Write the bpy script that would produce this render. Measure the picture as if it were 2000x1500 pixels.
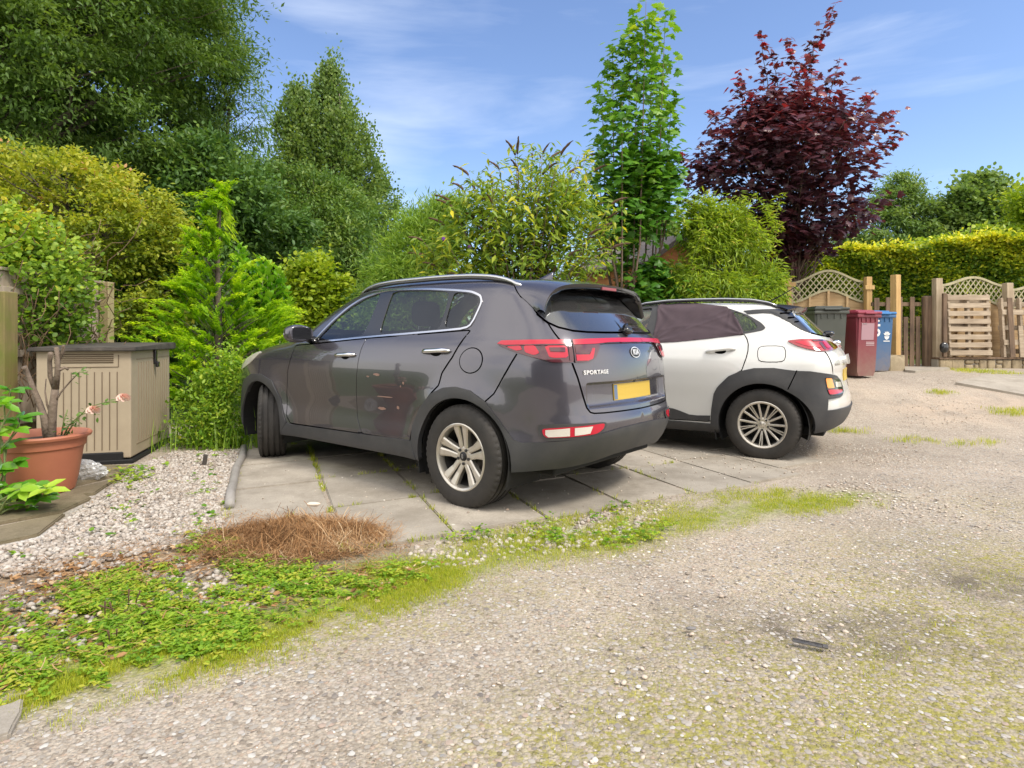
import bpy, bmesh, math, random
import numpy as np
from mathutils import Vector, Matrix
from mathutils.geometry import delaunay_2d_cdt

for ob in list(bpy.data.objects):
    bpy.data.objects.remove(ob, do_unlink=True)
scene = bpy.context.scene
C = scene.collection
R = math.radians
random.seed(7); rng = np.random.default_rng(7)

# ---------------------------------------------------------------- camera, sky, sun, exposure
FPX, YH, EYE = 1160.0, 661.0, 1.144          # focal length and horizon in photo pixels (2000 wide), eye height in metres
cam = bpy.data.cameras.new('camera'); camo = bpy.data.objects.new('camera', cam); C.objects.link(camo)
cam.sensor_width = 36.0; cam.lens = 36.0 * FPX / 2000.0
cam.shift_y = -(750.0 - YH) / 2000.0
cam.clip_start = .05; cam.clip_end = 2000
camo.location = (0, 0, EYE); camo.rotation_euler = (R(90), 0, 0)
scene.camera = camo

SUN_ELEV, SUN_AZ = 52.0, 128.0               # azimuth from +Y (view direction), clockwise: behind the camera's right shoulder
world = bpy.data.worlds.new('World'); scene.world = world; world.use_nodes = True
def build_world():
    nt = world.node_tree; n = nt.nodes; l = nt.links; n.clear()
    out = n.new('ShaderNodeOutputWorld'); bg = n.new('ShaderNodeBackground'); l.new(bg.outputs[0], out.inputs[0])
    sky = n.new('ShaderNodeTexSky'); sky.sky_type = 'NISHITA'; sky.sun_disc = False
    sky.sun_elevation = R(SUN_ELEV); sky.sun_rotation = R(SUN_AZ); sky.air_density = 1.0; sky.dust_density = .3; sky.ozone_density = 2.5
    tc = n.new('ShaderNodeTexCoord')
    # thin streaked cirrus, in directions of the sky itself
    mp = n.new('ShaderNodeMapping'); mp.inputs['Rotation'].default_value = (0, R(-14), R(25)); mp.inputs['Scale'].default_value = (1.2, 1.6, 7.5)
    l.new(tc.outputs['Generated'], mp.inputs[0])
    nz = n.new('ShaderNodeTexNoise'); nz.inputs['Scale'].default_value = 1.7; nz.inputs['Detail'].default_value = 9; nz.inputs['Roughness'].default_value = .56; nz.inputs['Distortion'].default_value = .35
    l.new(mp.outputs[0], nz.inputs['Vector'])
    nz2 = n.new('ShaderNodeTexNoise'); nz2.inputs['Scale'].default_value = 2.1; nz2.inputs['Detail'].default_value = 3
    l.new(tc.outputs['Generated'], nz2.inputs['Vector'])
    mul = n.new('ShaderNodeMath'); mul.operation = 'MULTIPLY'; l.new(nz.outputs['Fac'], mul.inputs[0]); l.new(nz2.outputs['Fac'], mul.inputs[1])
    rp = n.new('ShaderNodeValToRGB'); rp.color_ramp.elements[0].position = .29; rp.color_ramp.elements[0].color = (0, 0, 0, 1)
    rp.color_ramp.elements[1].position = .50; rp.color_ramp.elements[1].color = (.36, .36, .36, 1)
    l.new(mul.outputs[0], rp.inputs[0])
    hs = n.new('ShaderNodeHueSaturation'); hs.inputs['Saturation'].default_value = 1.03; hs.inputs['Value'].default_value = 1.0; hs.inputs['Hue'].default_value = .507
    l.new(sky.outputs[0], hs.inputs['Color'])
    mx = n.new('ShaderNodeMixRGB'); mx.inputs['Color2'].default_value = (5.6, 6.0, 6.6, 1)
    l.new(rp.outputs[0], mx.inputs['Fac']); l.new(hs.outputs[0], mx.inputs['Color1'])
    # a bank of broken white cloud added in the unseen sky behind the camera as neutral fill, also mirrored in the car glass
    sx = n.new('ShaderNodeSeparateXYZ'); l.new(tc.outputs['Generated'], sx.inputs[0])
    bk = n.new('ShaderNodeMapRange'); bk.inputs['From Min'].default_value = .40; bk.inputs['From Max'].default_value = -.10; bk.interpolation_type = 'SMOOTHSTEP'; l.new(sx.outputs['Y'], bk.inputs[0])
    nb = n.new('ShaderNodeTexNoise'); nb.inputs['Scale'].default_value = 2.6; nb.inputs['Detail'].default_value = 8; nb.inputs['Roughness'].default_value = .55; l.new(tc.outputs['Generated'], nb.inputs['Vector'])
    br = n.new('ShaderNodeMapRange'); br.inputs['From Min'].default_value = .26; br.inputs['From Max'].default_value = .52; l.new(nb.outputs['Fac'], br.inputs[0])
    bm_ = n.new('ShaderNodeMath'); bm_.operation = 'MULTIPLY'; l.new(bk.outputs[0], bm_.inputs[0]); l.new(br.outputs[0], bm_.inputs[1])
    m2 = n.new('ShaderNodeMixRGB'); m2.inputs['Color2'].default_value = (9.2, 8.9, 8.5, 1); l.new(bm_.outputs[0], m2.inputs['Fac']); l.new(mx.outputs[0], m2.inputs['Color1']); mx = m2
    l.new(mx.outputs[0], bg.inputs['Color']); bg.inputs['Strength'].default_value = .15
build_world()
sun = bpy.data.lights.new('sun', 'SUN'); sun.energy = 2.1; sun.angle = R(14.0); sun.color = (1.0, .93, .82)
suno = bpy.data.objects.new('sun', sun); C.objects.link(suno)
_az = R(SUN_AZ); _el = R(SUN_ELEV)
_sd = Vector((math.sin(_az) * math.cos(_el), math.cos(_az) * math.cos(_el), math.sin(_el)))   # towards the sun
suno.rotation_euler = _sd.to_track_quat('Z', 'Y').to_euler(); suno.location = (6, -6, 12)

vs = scene.view_settings
vs.view_transform = 'Standard'; vs.look = 'None'; vs.gamma = 1.0; vs.use_curve_mapping = False; vs.exposure = .62
scene.render.engine = 'CYCLES'
cy = scene.cycles
cy.max_bounces = 8; cy.diffuse_bounces = 3; cy.glossy_bounces = 3; cy.transmission_bounces = 6; cy.transparent_max_bounces = 12
cy.caustics_reflective = False; cy.caustics_refractive = False
cy.use_denoising = True; cy.sample_clamp_indirect = 6.0

# ---------------------------------------------------------------- places: photo position -> point in the place
def ground_h(x, y):
    x = np.asarray(x, float); y = np.asarray(y, float)
    def ss(a, b, t):
        t = np.clip((t - a) / (b - a), 0, 1); return t * t * (3 - 2 * t)
    return .56 * ss(6.4, 10.6, y) * ss(-.6, 2.6, x) + .012 * np.clip(y - 11, 0, 40) * ss(-.6, 2.6, x)
def W(u, v, d):
    """the point seen at photo pixel (u,v) at distance d along the view axis"""
    return Vector(((u - 1000) / FPX * d, d, EYE + (YH - v) / FPX * d))
def G(u, v):
    """the ground point seen at photo pixel (u,v)"""
    d = 1.3
    while d < 60:
        p = W(u, v, d)
        if p.z <= float(ground_h(p.x, p.y)): break
        d += .004 * d
    return Vector((p.x, p.y, float(ground_h(p.x, p.y))))

# ---------------------------------------------------------------- objects, parts, labels
def mesh_obj(name, verts, faces, mat=None, parent=None, smooth=False, matidx=None, mats=None, normals=None, tint=None):
    me = bpy.data.meshes.new(name)
    if isinstance(faces, np.ndarray): faces = [faces]
    verts = np.asarray(verts, np.float32)
    if len(faces) and isinstance(faces[0], np.ndarray):
        nl = sum(f.size for f in faces); nf = sum(len(f) for f in faces)
        me.vertices.add(len(verts)); me.vertices.foreach_set('co', verts.ravel())
        me.loops.add(nl); me.loops.foreach_set('vertex_index', np.concatenate([f.ravel() for f in faces]).astype(np.int32))
        me.polygons.add(nf)
        tot = np.concatenate([np.full(len(f), f.shape[1], np.int32) for f in faces])
        st = np.concatenate([[0], np.cumsum(tot)[:-1]]).astype(np.int32)
        me.polygons.foreach_set('loop_start', st)
        me.polygons.foreach_set('loop_total', tot)
        me.update(calc_edges=True)
    else:
        me.from_pydata([tuple(map(float, v)) for v in verts], [], [tuple(map(int, f)) for f in faces])
    if matidx is not None: me.polygons.foreach_set('material_index', np.asarray(matidx, np.int32))
    for m in (mats if mats else [mat]):
        if m: me.materials.append(m)
    if smooth: me.polygons.foreach_set('use_smooth', np.ones(len(me.polygons), bool))
    if tint is not None:
        a = me.attributes.new('tint', 'FLOAT', 'POINT'); a.data.foreach_set('value', np.asarray(tint, np.float32))
    me.validate(); me.update()
    if normals is not None:
        me.normals_split_custom_set_from_vertices([tuple(map(float, q)) for q in normals])
    o = bpy.data.objects.new(name, me); C.objects.link(o)
    if parent is not None: o.parent = parent
    return o
def bm_obj(name, bm, mat=None, parent=None, smooth=False, mats=None):
    me = bpy.data.meshes.new(name); bm.to_mesh(me); bm.free()
    for m in (mats if mats else [mat]):
        if m: me.materials.append(m)
    if smooth: me.polygons.foreach_set('use_smooth', np.ones(len(me.polygons), bool))
    o = bpy.data.objects.new(name, me); C.objects.link(o)
    if parent is not None: o.parent = parent
    return o
def thing(name, label, cat, loc=(0, 0, 0), rz=0.0, group=None):
    o = bpy.data.objects.new(name, None); C.objects.link(o); o.empty_display_size = .2
    o.location = loc; o.rotation_euler = (0, 0, rz); return tag(o, label, cat, group)
def tag(o, label, cat, group=None, kind=None):
    o['label'] = label; o['category'] = cat
    if group: o['group'] = group
    if kind: o['kind'] = kind
    return o
def struct(o): o['kind'] = 'structure'; return o

def bm_box(bm, c, size, rot=None, bevel=0.0, seg=1):
    b2 = bmesh.new(); bmesh.ops.create_cube(b2, size=1.0)
    bmesh.ops.scale(b2, vec=size, verts=b2.verts)
    if bevel: bmesh.ops.bevel(b2, geom=list(b2.edges), offset=bevel, segments=seg, affect='EDGES', profile=.5)
    M = Matrix.Translation(c) @ (rot.to_4x4() if rot is not None else Matrix())
    bmesh.ops.transform(b2, matrix=M, verts=b2.verts)
    me = bpy.data.meshes.new('tmp'); b2.to_mesh(me); b2.free(); bm.from_mesh(me); bpy.data.meshes.remove(me)
def tube(pts, rad, n=8, caps=True):
    """verts, faces of a tube along points with a radius (or a radius per point)"""
    pts = [Vector(p) for p in pts]; m = len(pts)
    rad = [rad] * m if isinstance(rad, (int, float)) else list(rad)
    vs_, fs = [], []
    t0 = (pts[1] - pts[0]).normalized(); ref = Vector((0, 0, 1)) if abs(t0.z) < .9 else Vector((1, 0, 0))
    a = t0.cross(ref).normalized()
    for i in range(m):
        t = (pts[min(i + 1, m - 1)] - pts[max(i - 1, 0)]).normalized()
        a = (a - t * a.dot(t)).normalized(); b = t.cross(a)
        for k in range(n):
            w = 2 * math.pi * k / n
            vs_.append(pts[i] + (a * math.cos(w) + b * math.sin(w)) * rad[i])
    for i in range(m - 1):
        for k in range(n):
            fs.append((i*n + k, i*n + (k+1) % n, (i+1)*n + (k+1) % n, (i+1)*n + k))
    if caps: fs.append(tuple(range(n - 1, -1, -1))); fs.append(tuple(range((m-1)*n, m*n)))
    return vs_, fs
class Acc:
    """gathers pieces of ONE mesh"""
    def __init__(s): s.v = []; s.f = []
    def add(s, v, f):
        k = len(s.v); s.v += [tuple(x) for x in v]; s.f += [tuple(i + k for i in q) for q in f]
    def tube(s, pts, rad, n=8): s.add(*tube(pts, rad, n))
    def obj(s, name, mat, parent=None, smooth=True): return mesh_obj(name, s.v, s.f, mat, parent, smooth)
def lathe(prof, n=48, axis='z'):
    """profile [(r,h)] spun; returns verts, faces"""
    v, f = [], []; m = len(prof)
    for k in range(n):
        w = 2 * math.pi * k / n; c, s = math.cos(w), math.sin(w)
        for r, hh in prof:
            v.append((r*c, r*s, hh) if axis == 'z' else (r*c, hh, r*s))
    for k in range(n):
        k2 = (k + 1) % n
        for i in range(m - 1):
            f.append((k*m + i, k2*m + i, k2*m + i + 1, k*m + i + 1) if axis == 'z' else (k*m + i, k*m + i + 1, k2*m + i + 1, k2*m + i))
    return v, f
def text_mesh(txt, size, depth, bold=0.0, shear=0.0, spacing=1.0):
    cu = bpy.data.curves.new('t', 'FONT'); cu.body = txt; cu.size = size; cu.extrude = depth / 2; cu.offset = bold; cu.shear = shear
    cu.align_x = 'CENTER'; cu.align_y = 'CENTER'; cu.space_character = spacing; cu.resolution_u = 3
    o = bpy.data.objects.new('t', cu); C.objects.link(o)
    dg = bpy.context.evaluated_depsgraph_get(); me = bpy.data.meshes.new_from_object(o.evaluated_get(dg))
    bpy.data.objects.remove(o, do_unlink=True); bpy.data.curves.remove(cu)
    return me
# ---------------------------------------------------------------- materials
def new_mat(name):
    m = bpy.data.materials.new(name); m.use_nodes = True; nt = m.node_tree
    return m, nt, nt.nodes['Principled BSDF']
def simple(name, col, rough=.5, metal=0.0, spec=.5, coat=0.0, bump=None, var=None):
    """principled with optional noise bump (scale, strength) and colour variation (scale, second colour, sharpness)"""
    m, nt, b = new_mat(name)
    b.inputs['Base Color'].default_value = (*col, 1); b.inputs['Roughness'].default_value = rough; b.inputs['Metallic'].default_value = metal
    b.inputs['Specular IOR Level'].default_value = spec
    if coat: b.inputs['Coat Weight'].default_value = coat; b.inputs['Coat Roughness'].default_value = .03
    n, l = nt.nodes, nt.links
    if bump or var:
        tc = n.new('ShaderNodeTexCoord')
    if var:
        nz = n.new('ShaderNodeTexNoise'); nz.inputs['Scale'].default_value = var[0]; nz.inputs['Detail'].default_value = 6; nz.inputs['Roughness'].default_value = .65
        l.new(tc.outputs['Object'], nz.inputs['Vector'])
        rp = n.new('ShaderNodeValToRGB'); s = var[2] if len(var) > 2 else .15
        rp.color_ramp.elements[0].position = .5 - s; rp.color_ramp.elements[1].position = .5 + s
        rp.color_ramp.elements[0].color = (*col, 1); rp.color_ramp.elements[1].color = (*var[1], 1)
        l.new(nz.outputs['Fac'], rp.inputs[0]); l.new(rp.outputs[0], b.inputs['Base Color'])
    if bump:
        nb = n.new('ShaderNodeTexNoise'); nb.inputs['Scale'].default_value = bump[0]; nb.inputs['Detail'].default_value = 5
        l.new(tc.outputs['Object'], nb.inputs['Vector'])
        bp = n.new('ShaderNodeBump'); bp.inputs['Strength'].default_value = bump[1]; bp.inputs['Distance'].default_value = bump[2] if len(bump) > 2 else .01
        l.new(nb.outputs['Fac'], bp.inputs['Height']); l.new(bp.outputs[0], b.inputs['Normal'])
    return m
def two_sided_paint(name, col, metal, rough, flake=0.0, inside=(.012, .012, .013), dirt=(.16, .14, .12), dirt_amt=.25):
    """lacquered body paint outside, black trim on the inner face of the same sheet; road dust low down"""
    m, nt, b = new_mat(name); n, l = nt.nodes, nt.links
    tc = n.new('ShaderNodeTexCoord'); geo = n.new('ShaderNodeNewGeometry')
    b.inputs['Metallic'].default_value = metal; b.inputs['Roughness'].default_value = rough
    b.inputs['Coat Weight'].default_value = 1.0; b.inputs['Coat Roughness'].default_value = .035; b.inputs['Coat IOR'].default_value = 1.5
    nz = n.new('ShaderNodeTexNoise'); nz.inputs['Scale'].default_value = 3.0; nz.inputs['Detail'].default_value = 8; nz.inputs['Roughness'].default_value = .7
    l.new(tc.outputs['Object'], nz.inputs['Vector'])
    sp = n.new('ShaderNodeSeparateXYZ'); l.new(tc.outputs['Object'], sp.inputs[0])
    mr = n.new('ShaderNodeMapRange'); mr.inputs['From Min'].default_value = 1.15; mr.inputs['From Max'].default_value = .25; mr.inputs['To Min'].default_value = .05; mr.inputs['To Max'].default_value = dirt_amt * 2
    l.new(sp.outputs['Z'], mr.inputs[0])
    mu = n.new('ShaderNodeMath'); mu.operation = 'MULTIPLY'; l.new(nz.outputs['Fac'], mu.inputs[0]); l.new(mr.outputs[0], mu.inputs[1])
    mx = n.new('ShaderNodeMixRGB'); mx.inputs['Color1'].default_value = (*col, 1); mx.inputs['Color2'].default_value = (*dirt, 1); l.new(mu.outputs[0], mx.inputs['Fac'])
    mi = n.new('ShaderNodeMixRGB'); mi.inputs['Color2'].default_value = (*inside, 1); l.new(geo.outputs['Backfacing'], mi.inputs['Fac']); l.new(mx.outputs[0], mi.inputs['Color1'])
    l.new(mi.outputs[0], b.inputs['Base Color'])
    cw = n.new('ShaderNodeMath'); cw.operation = 'SUBTRACT'; cw.inputs[0].default_value = 1.0; l.new(geo.outputs['Backfacing'], cw.inputs[1])
    l.new(cw.outputs[0], b.inputs['Coat Weight'])
    mm = n.new('ShaderNodeMath'); mm.operation = 'MULTIPLY'; mm.inputs[1].default_value = metal; l.new(cw.outputs[0], mm.inputs[0]); l.new(mm.outputs[0], b.inputs['Metallic'])
    rr = n.new('ShaderNodeMapRange'); rr.inputs['To Min'].default_value = rough; rr.inputs['To Max'].default_value = .75; l.new(mu.outputs[0], rr.inputs[0]); l.new(rr.outputs[0], b.inputs['Roughness'])
    cr = n.new('ShaderNodeMapRange'); cr.inputs['To Min'].default_value = .012; cr.inputs['To Max'].default_value = .30; l.new(mu.outputs[0], cr.inputs[0]); l.new(cr.outputs[0], b.inputs['Coat Roughness'])
    return m
def glass_mat(name, tint=(.5, .55, .53), refl=1.0, rough=0.0, veil=None):
    m = bpy.data.materials.new(name); m.use_nodes = True; nt = m.node_tree; n, l = nt.nodes, nt.links; n.clear()
    out = n.new('ShaderNodeOutputMaterial'); tr = n.new('ShaderNodeBsdfTransparent'); tr.inputs[0].default_value = (*tint, 1)
    gl = n.new('ShaderNodeBsdfGlossy'); gl.inputs['Roughness'].default_value = rough; gl.inputs['Color'].default_value = (.95, .97, 1, 1)
    lw = n.new('ShaderNodeLayerWeight'); pw = n.new('ShaderNodeMath'); pw.operation = 'POWER'; pw.inputs[1].default_value = 4.5; l.new(lw.outputs['Facing'], pw.inputs[0])
    fr = n.new('ShaderNodeMapRange'); fr.inputs['To Min'].default_value = .05; fr.inputs['To Max'].default_value = .95; l.new(pw.outputs[0], fr.inputs[0])   # same from either side of the pane
    mu = n.new('ShaderNodeMath'); mu.operation = 'MULTIPLY'; mu.inputs[1].default_value = refl; mu.use_clamp = True; l.new(fr.outputs[0], mu.inputs[0])
    mx = n.new('ShaderNodeMixShader'); l.new(mu.outputs[0], mx.inputs[0]); l.new(tr.outputs[0], mx.inputs[1]); l.new(gl.outputs[0], mx.inputs[2])
    last = mx
    if veil:                                     # thin film of dust on the pane
        df = n.new('ShaderNodeBsdfDiffuse'); df.inputs[0].default_value = (*veil[:3], 1)
        m2 = n.new('ShaderNodeMixShader'); m2.inputs[0].default_value = veil[3]; l.new(mx.outputs[0], m2.inputs[1]); l.new(df.outputs[0], m2.inputs[2]); last = m2
    l.new(last.outputs[0], out.inputs[0]); return m
def foliage(name, stops, trans=.35, rough=.45, spec=.35, back=None):
    """leaf material; stops = [(tint position, colour)] over each leaf's own 'tint'"""
    m = bpy.data.materials.new(name); m.use_nodes = True; nt = m.node_tree; n, l = nt.nodes, nt.links
    b = n['Principled BSDF']; out = n['Material Output']
    at = n.new('ShaderNodeAttribute'); at.attribute_name = 'tint'
    rp = n.new('ShaderNodeValToRGB'); el = rp.color_ramp.elements
    while len(el) < len(stops): el.new(.5)
    for e, (p, c) in zip(el, stops): e.position = p; e.color = (*c, 1)
    l.new(at.outputs['Fac'], rp.inputs[0]); l.new(rp.outputs[0], b.inputs['Base Color'])
    b.inputs['Roughness'].default_value = rough; b.inputs['Specular IOR Level'].default_value = spec
    tl = n.new('ShaderNodeBsdfTranslucent'); g = n.new('ShaderNodeMixRGB'); g.blend_type = 'MULTIPLY'; g.inputs[0].default_value = 1
    g.inputs['Color2'].default_value = (1.25, 1.2, .55, 1) if back is None else (*back, 1)
    l.new(rp.outputs[0], g.inputs['Color1']); l.new(g.outputs[0], tl.inputs[0])
    mx = n.new('ShaderNodeMixShader'); mx.inputs[0].default_value = trans
    l.new(b.outputs[0], mx.inputs[1]); l.new(tl.outputs[0], mx.inputs[2]); l.new(mx.outputs[0], out.inputs[0])
    return m
def wood(name, c1, c2, scale=(3, 3, 40), rough=.75, bump=.25, knots=True, axis=2, moss=None):
    """weathered timber with grain along the local axis given"""
    m, nt, b = new_mat(name); n, l = nt.nodes, nt.links
    tc = n.new('ShaderNodeTexCoord'); mp = n.new('ShaderNodeMapping')
    s = [30.0, 30.0, 30.0]; s[axis] = 2.0
    mp.inputs['Scale'].default_value = s; l.new(tc.outputs['Object'], mp.inputs[0])
    nz = n.new('ShaderNodeTexNoise'); nz.inputs['Scale'].default_value = 1.0; nz.inputs['Detail'].default_value = 6; nz.inputs['Distortion'].default_value = .8; l.new(mp.outputs[0], nz.inputs['Vector'])
    nb = n.new('ShaderNodeTexNoise'); nb.inputs['Scale'].default_value = 2.2; nb.inputs['Detail'].default_value = 5; l.new(tc.outputs['Object'], nb.inputs['Vector'])
    ad = n.new('ShaderNodeMath'); ad.operation = 'ADD'; l.new(nz.outputs['Fac'], ad.inputs[0]); l.new(nb.outputs['Fac'], ad.inputs[1])
    rp = n.new('ShaderNodeValToRGB'); rp.color_ramp.elements[0].position = .36; rp.color_ramp.elements[1].position = .64
    rp.color_ramp.elements[0].color = (*c1, 1); rp.color_ramp.elements[1].color = (*c2, 1)
    hf = n.new('ShaderNodeMath'); hf.operation = 'MULTIPLY'; hf.inputs[1].default_value = .5; l.new(ad.outputs[0], hf.inputs[0]); l.new(hf.outputs[0], rp.inputs[0])
    src = rp
    if moss:
        n3 = n.new('ShaderNodeTexNoise'); n3.inputs['Scale'].default_value = 3.5; n3.inputs['Detail'].default_value = 6; l.new(tc.outputs['Object'], n3.inputs['Vector'])
        r3 = n.new('ShaderNodeValToRGB'); r3.color_ramp.elements[0].position = .42; r3.color_ramp.elements[1].position = .62; l.new(n3.outputs['Fac'], r3.inputs[0])
        mx = n.new('ShaderNodeMixRGB'); mx.inputs['Color2'].default_value = (*moss, 1); l.new(r3.outputs[0], mx.inputs['Fac']); l.new(rp.outputs[0], mx.inputs['Color1']); src = mx
    l.new(src.outputs[0], b.inputs['Base Color']); b.inputs['Roughness'].default_value = rough
    bp = n.new('ShaderNodeBump'); bp.inputs['Strength'].default_value = bump; bp.inputs['Distance'].default_value = .004
    l.new(nz.outputs['Fac'], bp.inputs['Height']); l.new(bp.outputs[0], b.inputs['Normal'])
    return m
M = {}
M['grey_paint'] = two_sided_paint('grey_metallic_paint', (.084, .080, .100), .50, .20, dirt_amt=.09)
M['white_paint'] = two_sided_paint('white_paint', (.68, .68, .66), 0.0, .35, dirt=(.4, .38, .34), dirt_amt=.12)
M['cladding'] = simple('dark_textured_plastic', (.036, .037, .041), .55, bump=(400, .15, .001), var=(5, (.055, .054, .055)))
M['gloss_black'] = simple('gloss_black_trim', (.012, .012, .014), .12, coat=.5)
M['black'] = simple('matt_black', (.008, .008, .008), .8)
M['gap'] = simple('shut_line', (.004, .004, .004), .9, spec=.1)
M['chrome'] = simple('bright_trim', (.72, .72, .74), .16, metal=1.0)
M['badge_silver'] = simple('badge_silver', (.74, .73, .72), .35, metal=.35)
M['satin'] = simple('satin_silver_trim', (.55, .55, .57), .3, metal=1.0)
M['glass'] = glass_mat('side_glass', (.72, .80, .76), 1.2)
M['tint_glass'] = glass_mat('tinted_glass', (.46, .50, .47), 1.3)
M['rear_glass'] = glass_mat('rear_glass', (.12, .12, .12), 2.6, .02, (.5, .5, .5, .05))
M['rubber'] = simple('tyre_rubber', (.020, .019, .018), .75, bump=(60, .3, .003), var=(9, (.048, .042, .037), .25))
M['alloy'] = simple('alloy', (.68, .65, .59), .34, metal=.7, var=(14, (.52, .47, .40), .3))
M['alloy_dark'] = simple('wheel_inside', (.035, .033, .032), .6)
M['disc'] = simple('brake_disc', (.25, .23, .22), .4, metal=.9)
M['red_lens'] = simple('red_lens', (.33, .005, .018), .08, coat=1.0)
M['red_glow'] = simple('bright_red_lens', (.48, .009, .032), .22, coat=.35)
M['dark_lens'] = simple('dark_red_lens', (.07, .004, .010), .12, coat=1.0)
M['clear_lens'] = simple('clear_lens', (.62, .58, .52), .15, coat=1.0, bump=(120, .4, .003))
M['amber'] = simple('amber_lens', (.85, .30, .02), .15, coat=1.0)
M['plate'] = simple('yellow_plate', (.56, .38, .05), .4)
M['seat'] = simple('dark_seat_fabric', (.018, .018, .02), .8)
M['cloth'] = simple('plum_cloth', (.062, .042, .052), .85, bump=(300, .2, .001), var=(8, (.085, .058, .070), .2))
M['chip'] = simple('scuffed_primer', (.30, .18, .14), .6)
M['badge_black'] = simple('badge_black', (.01, .01, .012), .5)
M['white_mark'] = simple('white_marking', (.75, .76, .76), .5)
# ---------------------------------------------------------------- leaves, twigs, crowns
TPL = {}
def _tpl(name, v, f): TPL[name] = (np.array(v, np.float32), [np.array(q, np.int32) for q in f])
_tpl('lance', [(0,0,0), (.4,.16,.04), (1,0,-.10), (.4,-.16,.04)], [[(0,1,2), (0,2,3)]])
_tpl('oval', [(0,0,0), (.28,.24,.05), (.68,.22,.04), (1,0,-.08), (.68,-.22,.04), (.28,-.24,.05), ], [[(0,1,2,3), (0,3,4,5)]])
_tpl('round', [(0,0,0), (.25,.36,.04), (.7,.36,.03), (1,0,-.05), (.7,-.36,.03), (.25,-.36,.04)], [[(0,1,2,3), (0,3,4,5)]])
_tpl('blade', [(0,.035,0), (0,-.035,0), (.5,-.03,.10), (.5,.03,.10), (1,0,.02)], [[(0,1,2,3)], [(3,2,4)]])
def _maple():
    pts = [(0,0)]
    half = [(.02,.10), (-.10,.34), (.10,.36), (.16,.60), (.32,.44), (.46,.40), (.50,.56), (.66,.36), (.62,.20), (.80,.16)]
    up = half; dn = [(x, -y) for x, y in half[::-1]]
    ring = up + [(1.02, 0)] + dn
    v = [(.38, 0, .07)] + [(x, y, -.10 * abs(y) - .06 * max(x - .4, 0)) for x, y in ring] + [(0, 0, 0)]
    k = len(v); f = [(0, i + 1, i) for i in range(1, k - 1)] + [(0, 1, k - 1)]
    _tpl('maple', v, [f])
_maple()
def unit(a): return a / (np.linalg.norm(a, axis=-1, keepdims=True) + 1e-9)
class Leaves:
    def __init__(s): s.v = []; s.f = {}; s.t = []; s.n = 0
    def add(s, pos, d, up, size, tint, tpl='oval', wide=1.0):
        pos = np.asarray(pos, np.float32); N = len(pos)
        if N == 0: return
        tv, tf = TPL[tpl]; d = unit(d); side = unit(np.cross(up, d)); nn = np.cross(d, side)
        size = np.broadcast_to(np.asarray(size, np.float32), (N,))
        wide = np.broadcast_to(np.asarray(wide, np.float32), (N,))
        k = len(tv)
        P = pos[:, None] + size[:, None, None] * (tv[None, :, 0:1] * d[:, None] + tv[None, :, 1:2] * wide[:, None, None] * side[:, None] + tv[None, :, 2:3] * nn[:, None])
        s.v.append(P.reshape(-1, 3).astype(np.float32)); s.t.append(np.repeat(np.broadcast_to(np.asarray(tint, np.float32), (N,)), k))
        base = s.n + np.arange(N, dtype=np.int64)[:, None, None] * k
        for q in tf: s.f.setdefault(q.shape[1], []).append((base + q[None]).reshape(-1, q.shape[1]))
        s.n += N * k
    def obj(s, name, mat, parent=None, smooth=False):
        faces = [np.concatenate(v) for v in s.f.values()]
        return mesh_obj(name, np.concatenate(s.v), faces, mat, parent, smooth, tint=np.concatenate(s.t))
def rvec(n): return unit(rng.normal(size=(n, 3)))
def noise3(p, freq, seed=0):
    """cheap smooth pseudo-noise in 0..1"""
    r = np.random.default_rng(seed); o = np.zeros(len(p))
    for k in range(5):
        w = r.normal(size=3) * freq * (1 + .6 * k); ph = r.uniform(0, 6.28); o += np.sin(p @ w + ph) / (1 + .5 * k)
    return .5 + .5 * o / 2.2
def envelope(prof, d, n, shell=.55, depth=.85, seed=0, gaps=.35, freq=1.1):
    """n points inside the volume whose outline in the photo is prof = [(v, u_left, u_right)], standing d metres away"""
    r = np.random.default_rng(seed); pv = np.array([p[0] for p in prof], float); ul = np.array([p[1] for p in prof], float); ur = np.array([p[2] for p in prof], float)
    out = []
    while sum(map(len, out)) < n:
        m = n * 2
        v = r.uniform(pv[0], pv[-1], m); a = np.interp(v, pv, ul); b = np.interp(v, pv, ur)
        keep = r.uniform(0, (ur - ul).max(), m) < (b - a); v, a, b = v[keep], a[keep], b[keep]; m = len(v)
        rr = r.uniform(0, 1, m) ** shell; ph = r.uniform(0, 2 * np.pi, m)
        hx = (b - a) / 2 / FPX * d; cx = ((a + b) / 2 - 1000) / FPX * d
        p = np.stack([cx + rr * np.cos(ph) * hx, d + rr * np.sin(ph) * hx * depth, EYE + (YH - v) / FPX * d], 1)
        if gaps: p = p[noise3(p, freq, seed + 5) > gaps]
        out.append(p)
    return np.concatenate(out)[:n]
def axis_of(prof, d):
    """(centre x, bottom z, top z) of an outline"""
    v0, v1 = prof[0][0], prof[-1][0]; c = [(p[1] + p[2]) / 2 for p in prof]
    return (np.mean(c) - 1000) / FPX * d, EYE + (YH - v1) / FPX * d, EYE + (YH - v0) / FPX * d
def limb(a, b, r0, r1, sag=.1, n=6, wob=.06):
    a, b = np.array(a, float), np.array(b, float); L = np.linalg.norm(b - a); pts = []
    for i in range(n + 1):
        t = i / n; p = a + (b - a) * t; p[2] += sag * L * math.sin(math.pi * t)
        if 0 < i < n: p += rng.normal(size=3) * wob * L * .5
        pts.append(p)
    return pts, [r0 + (r1 - r0) * (i / n) for i in range(n + 1)]
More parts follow.
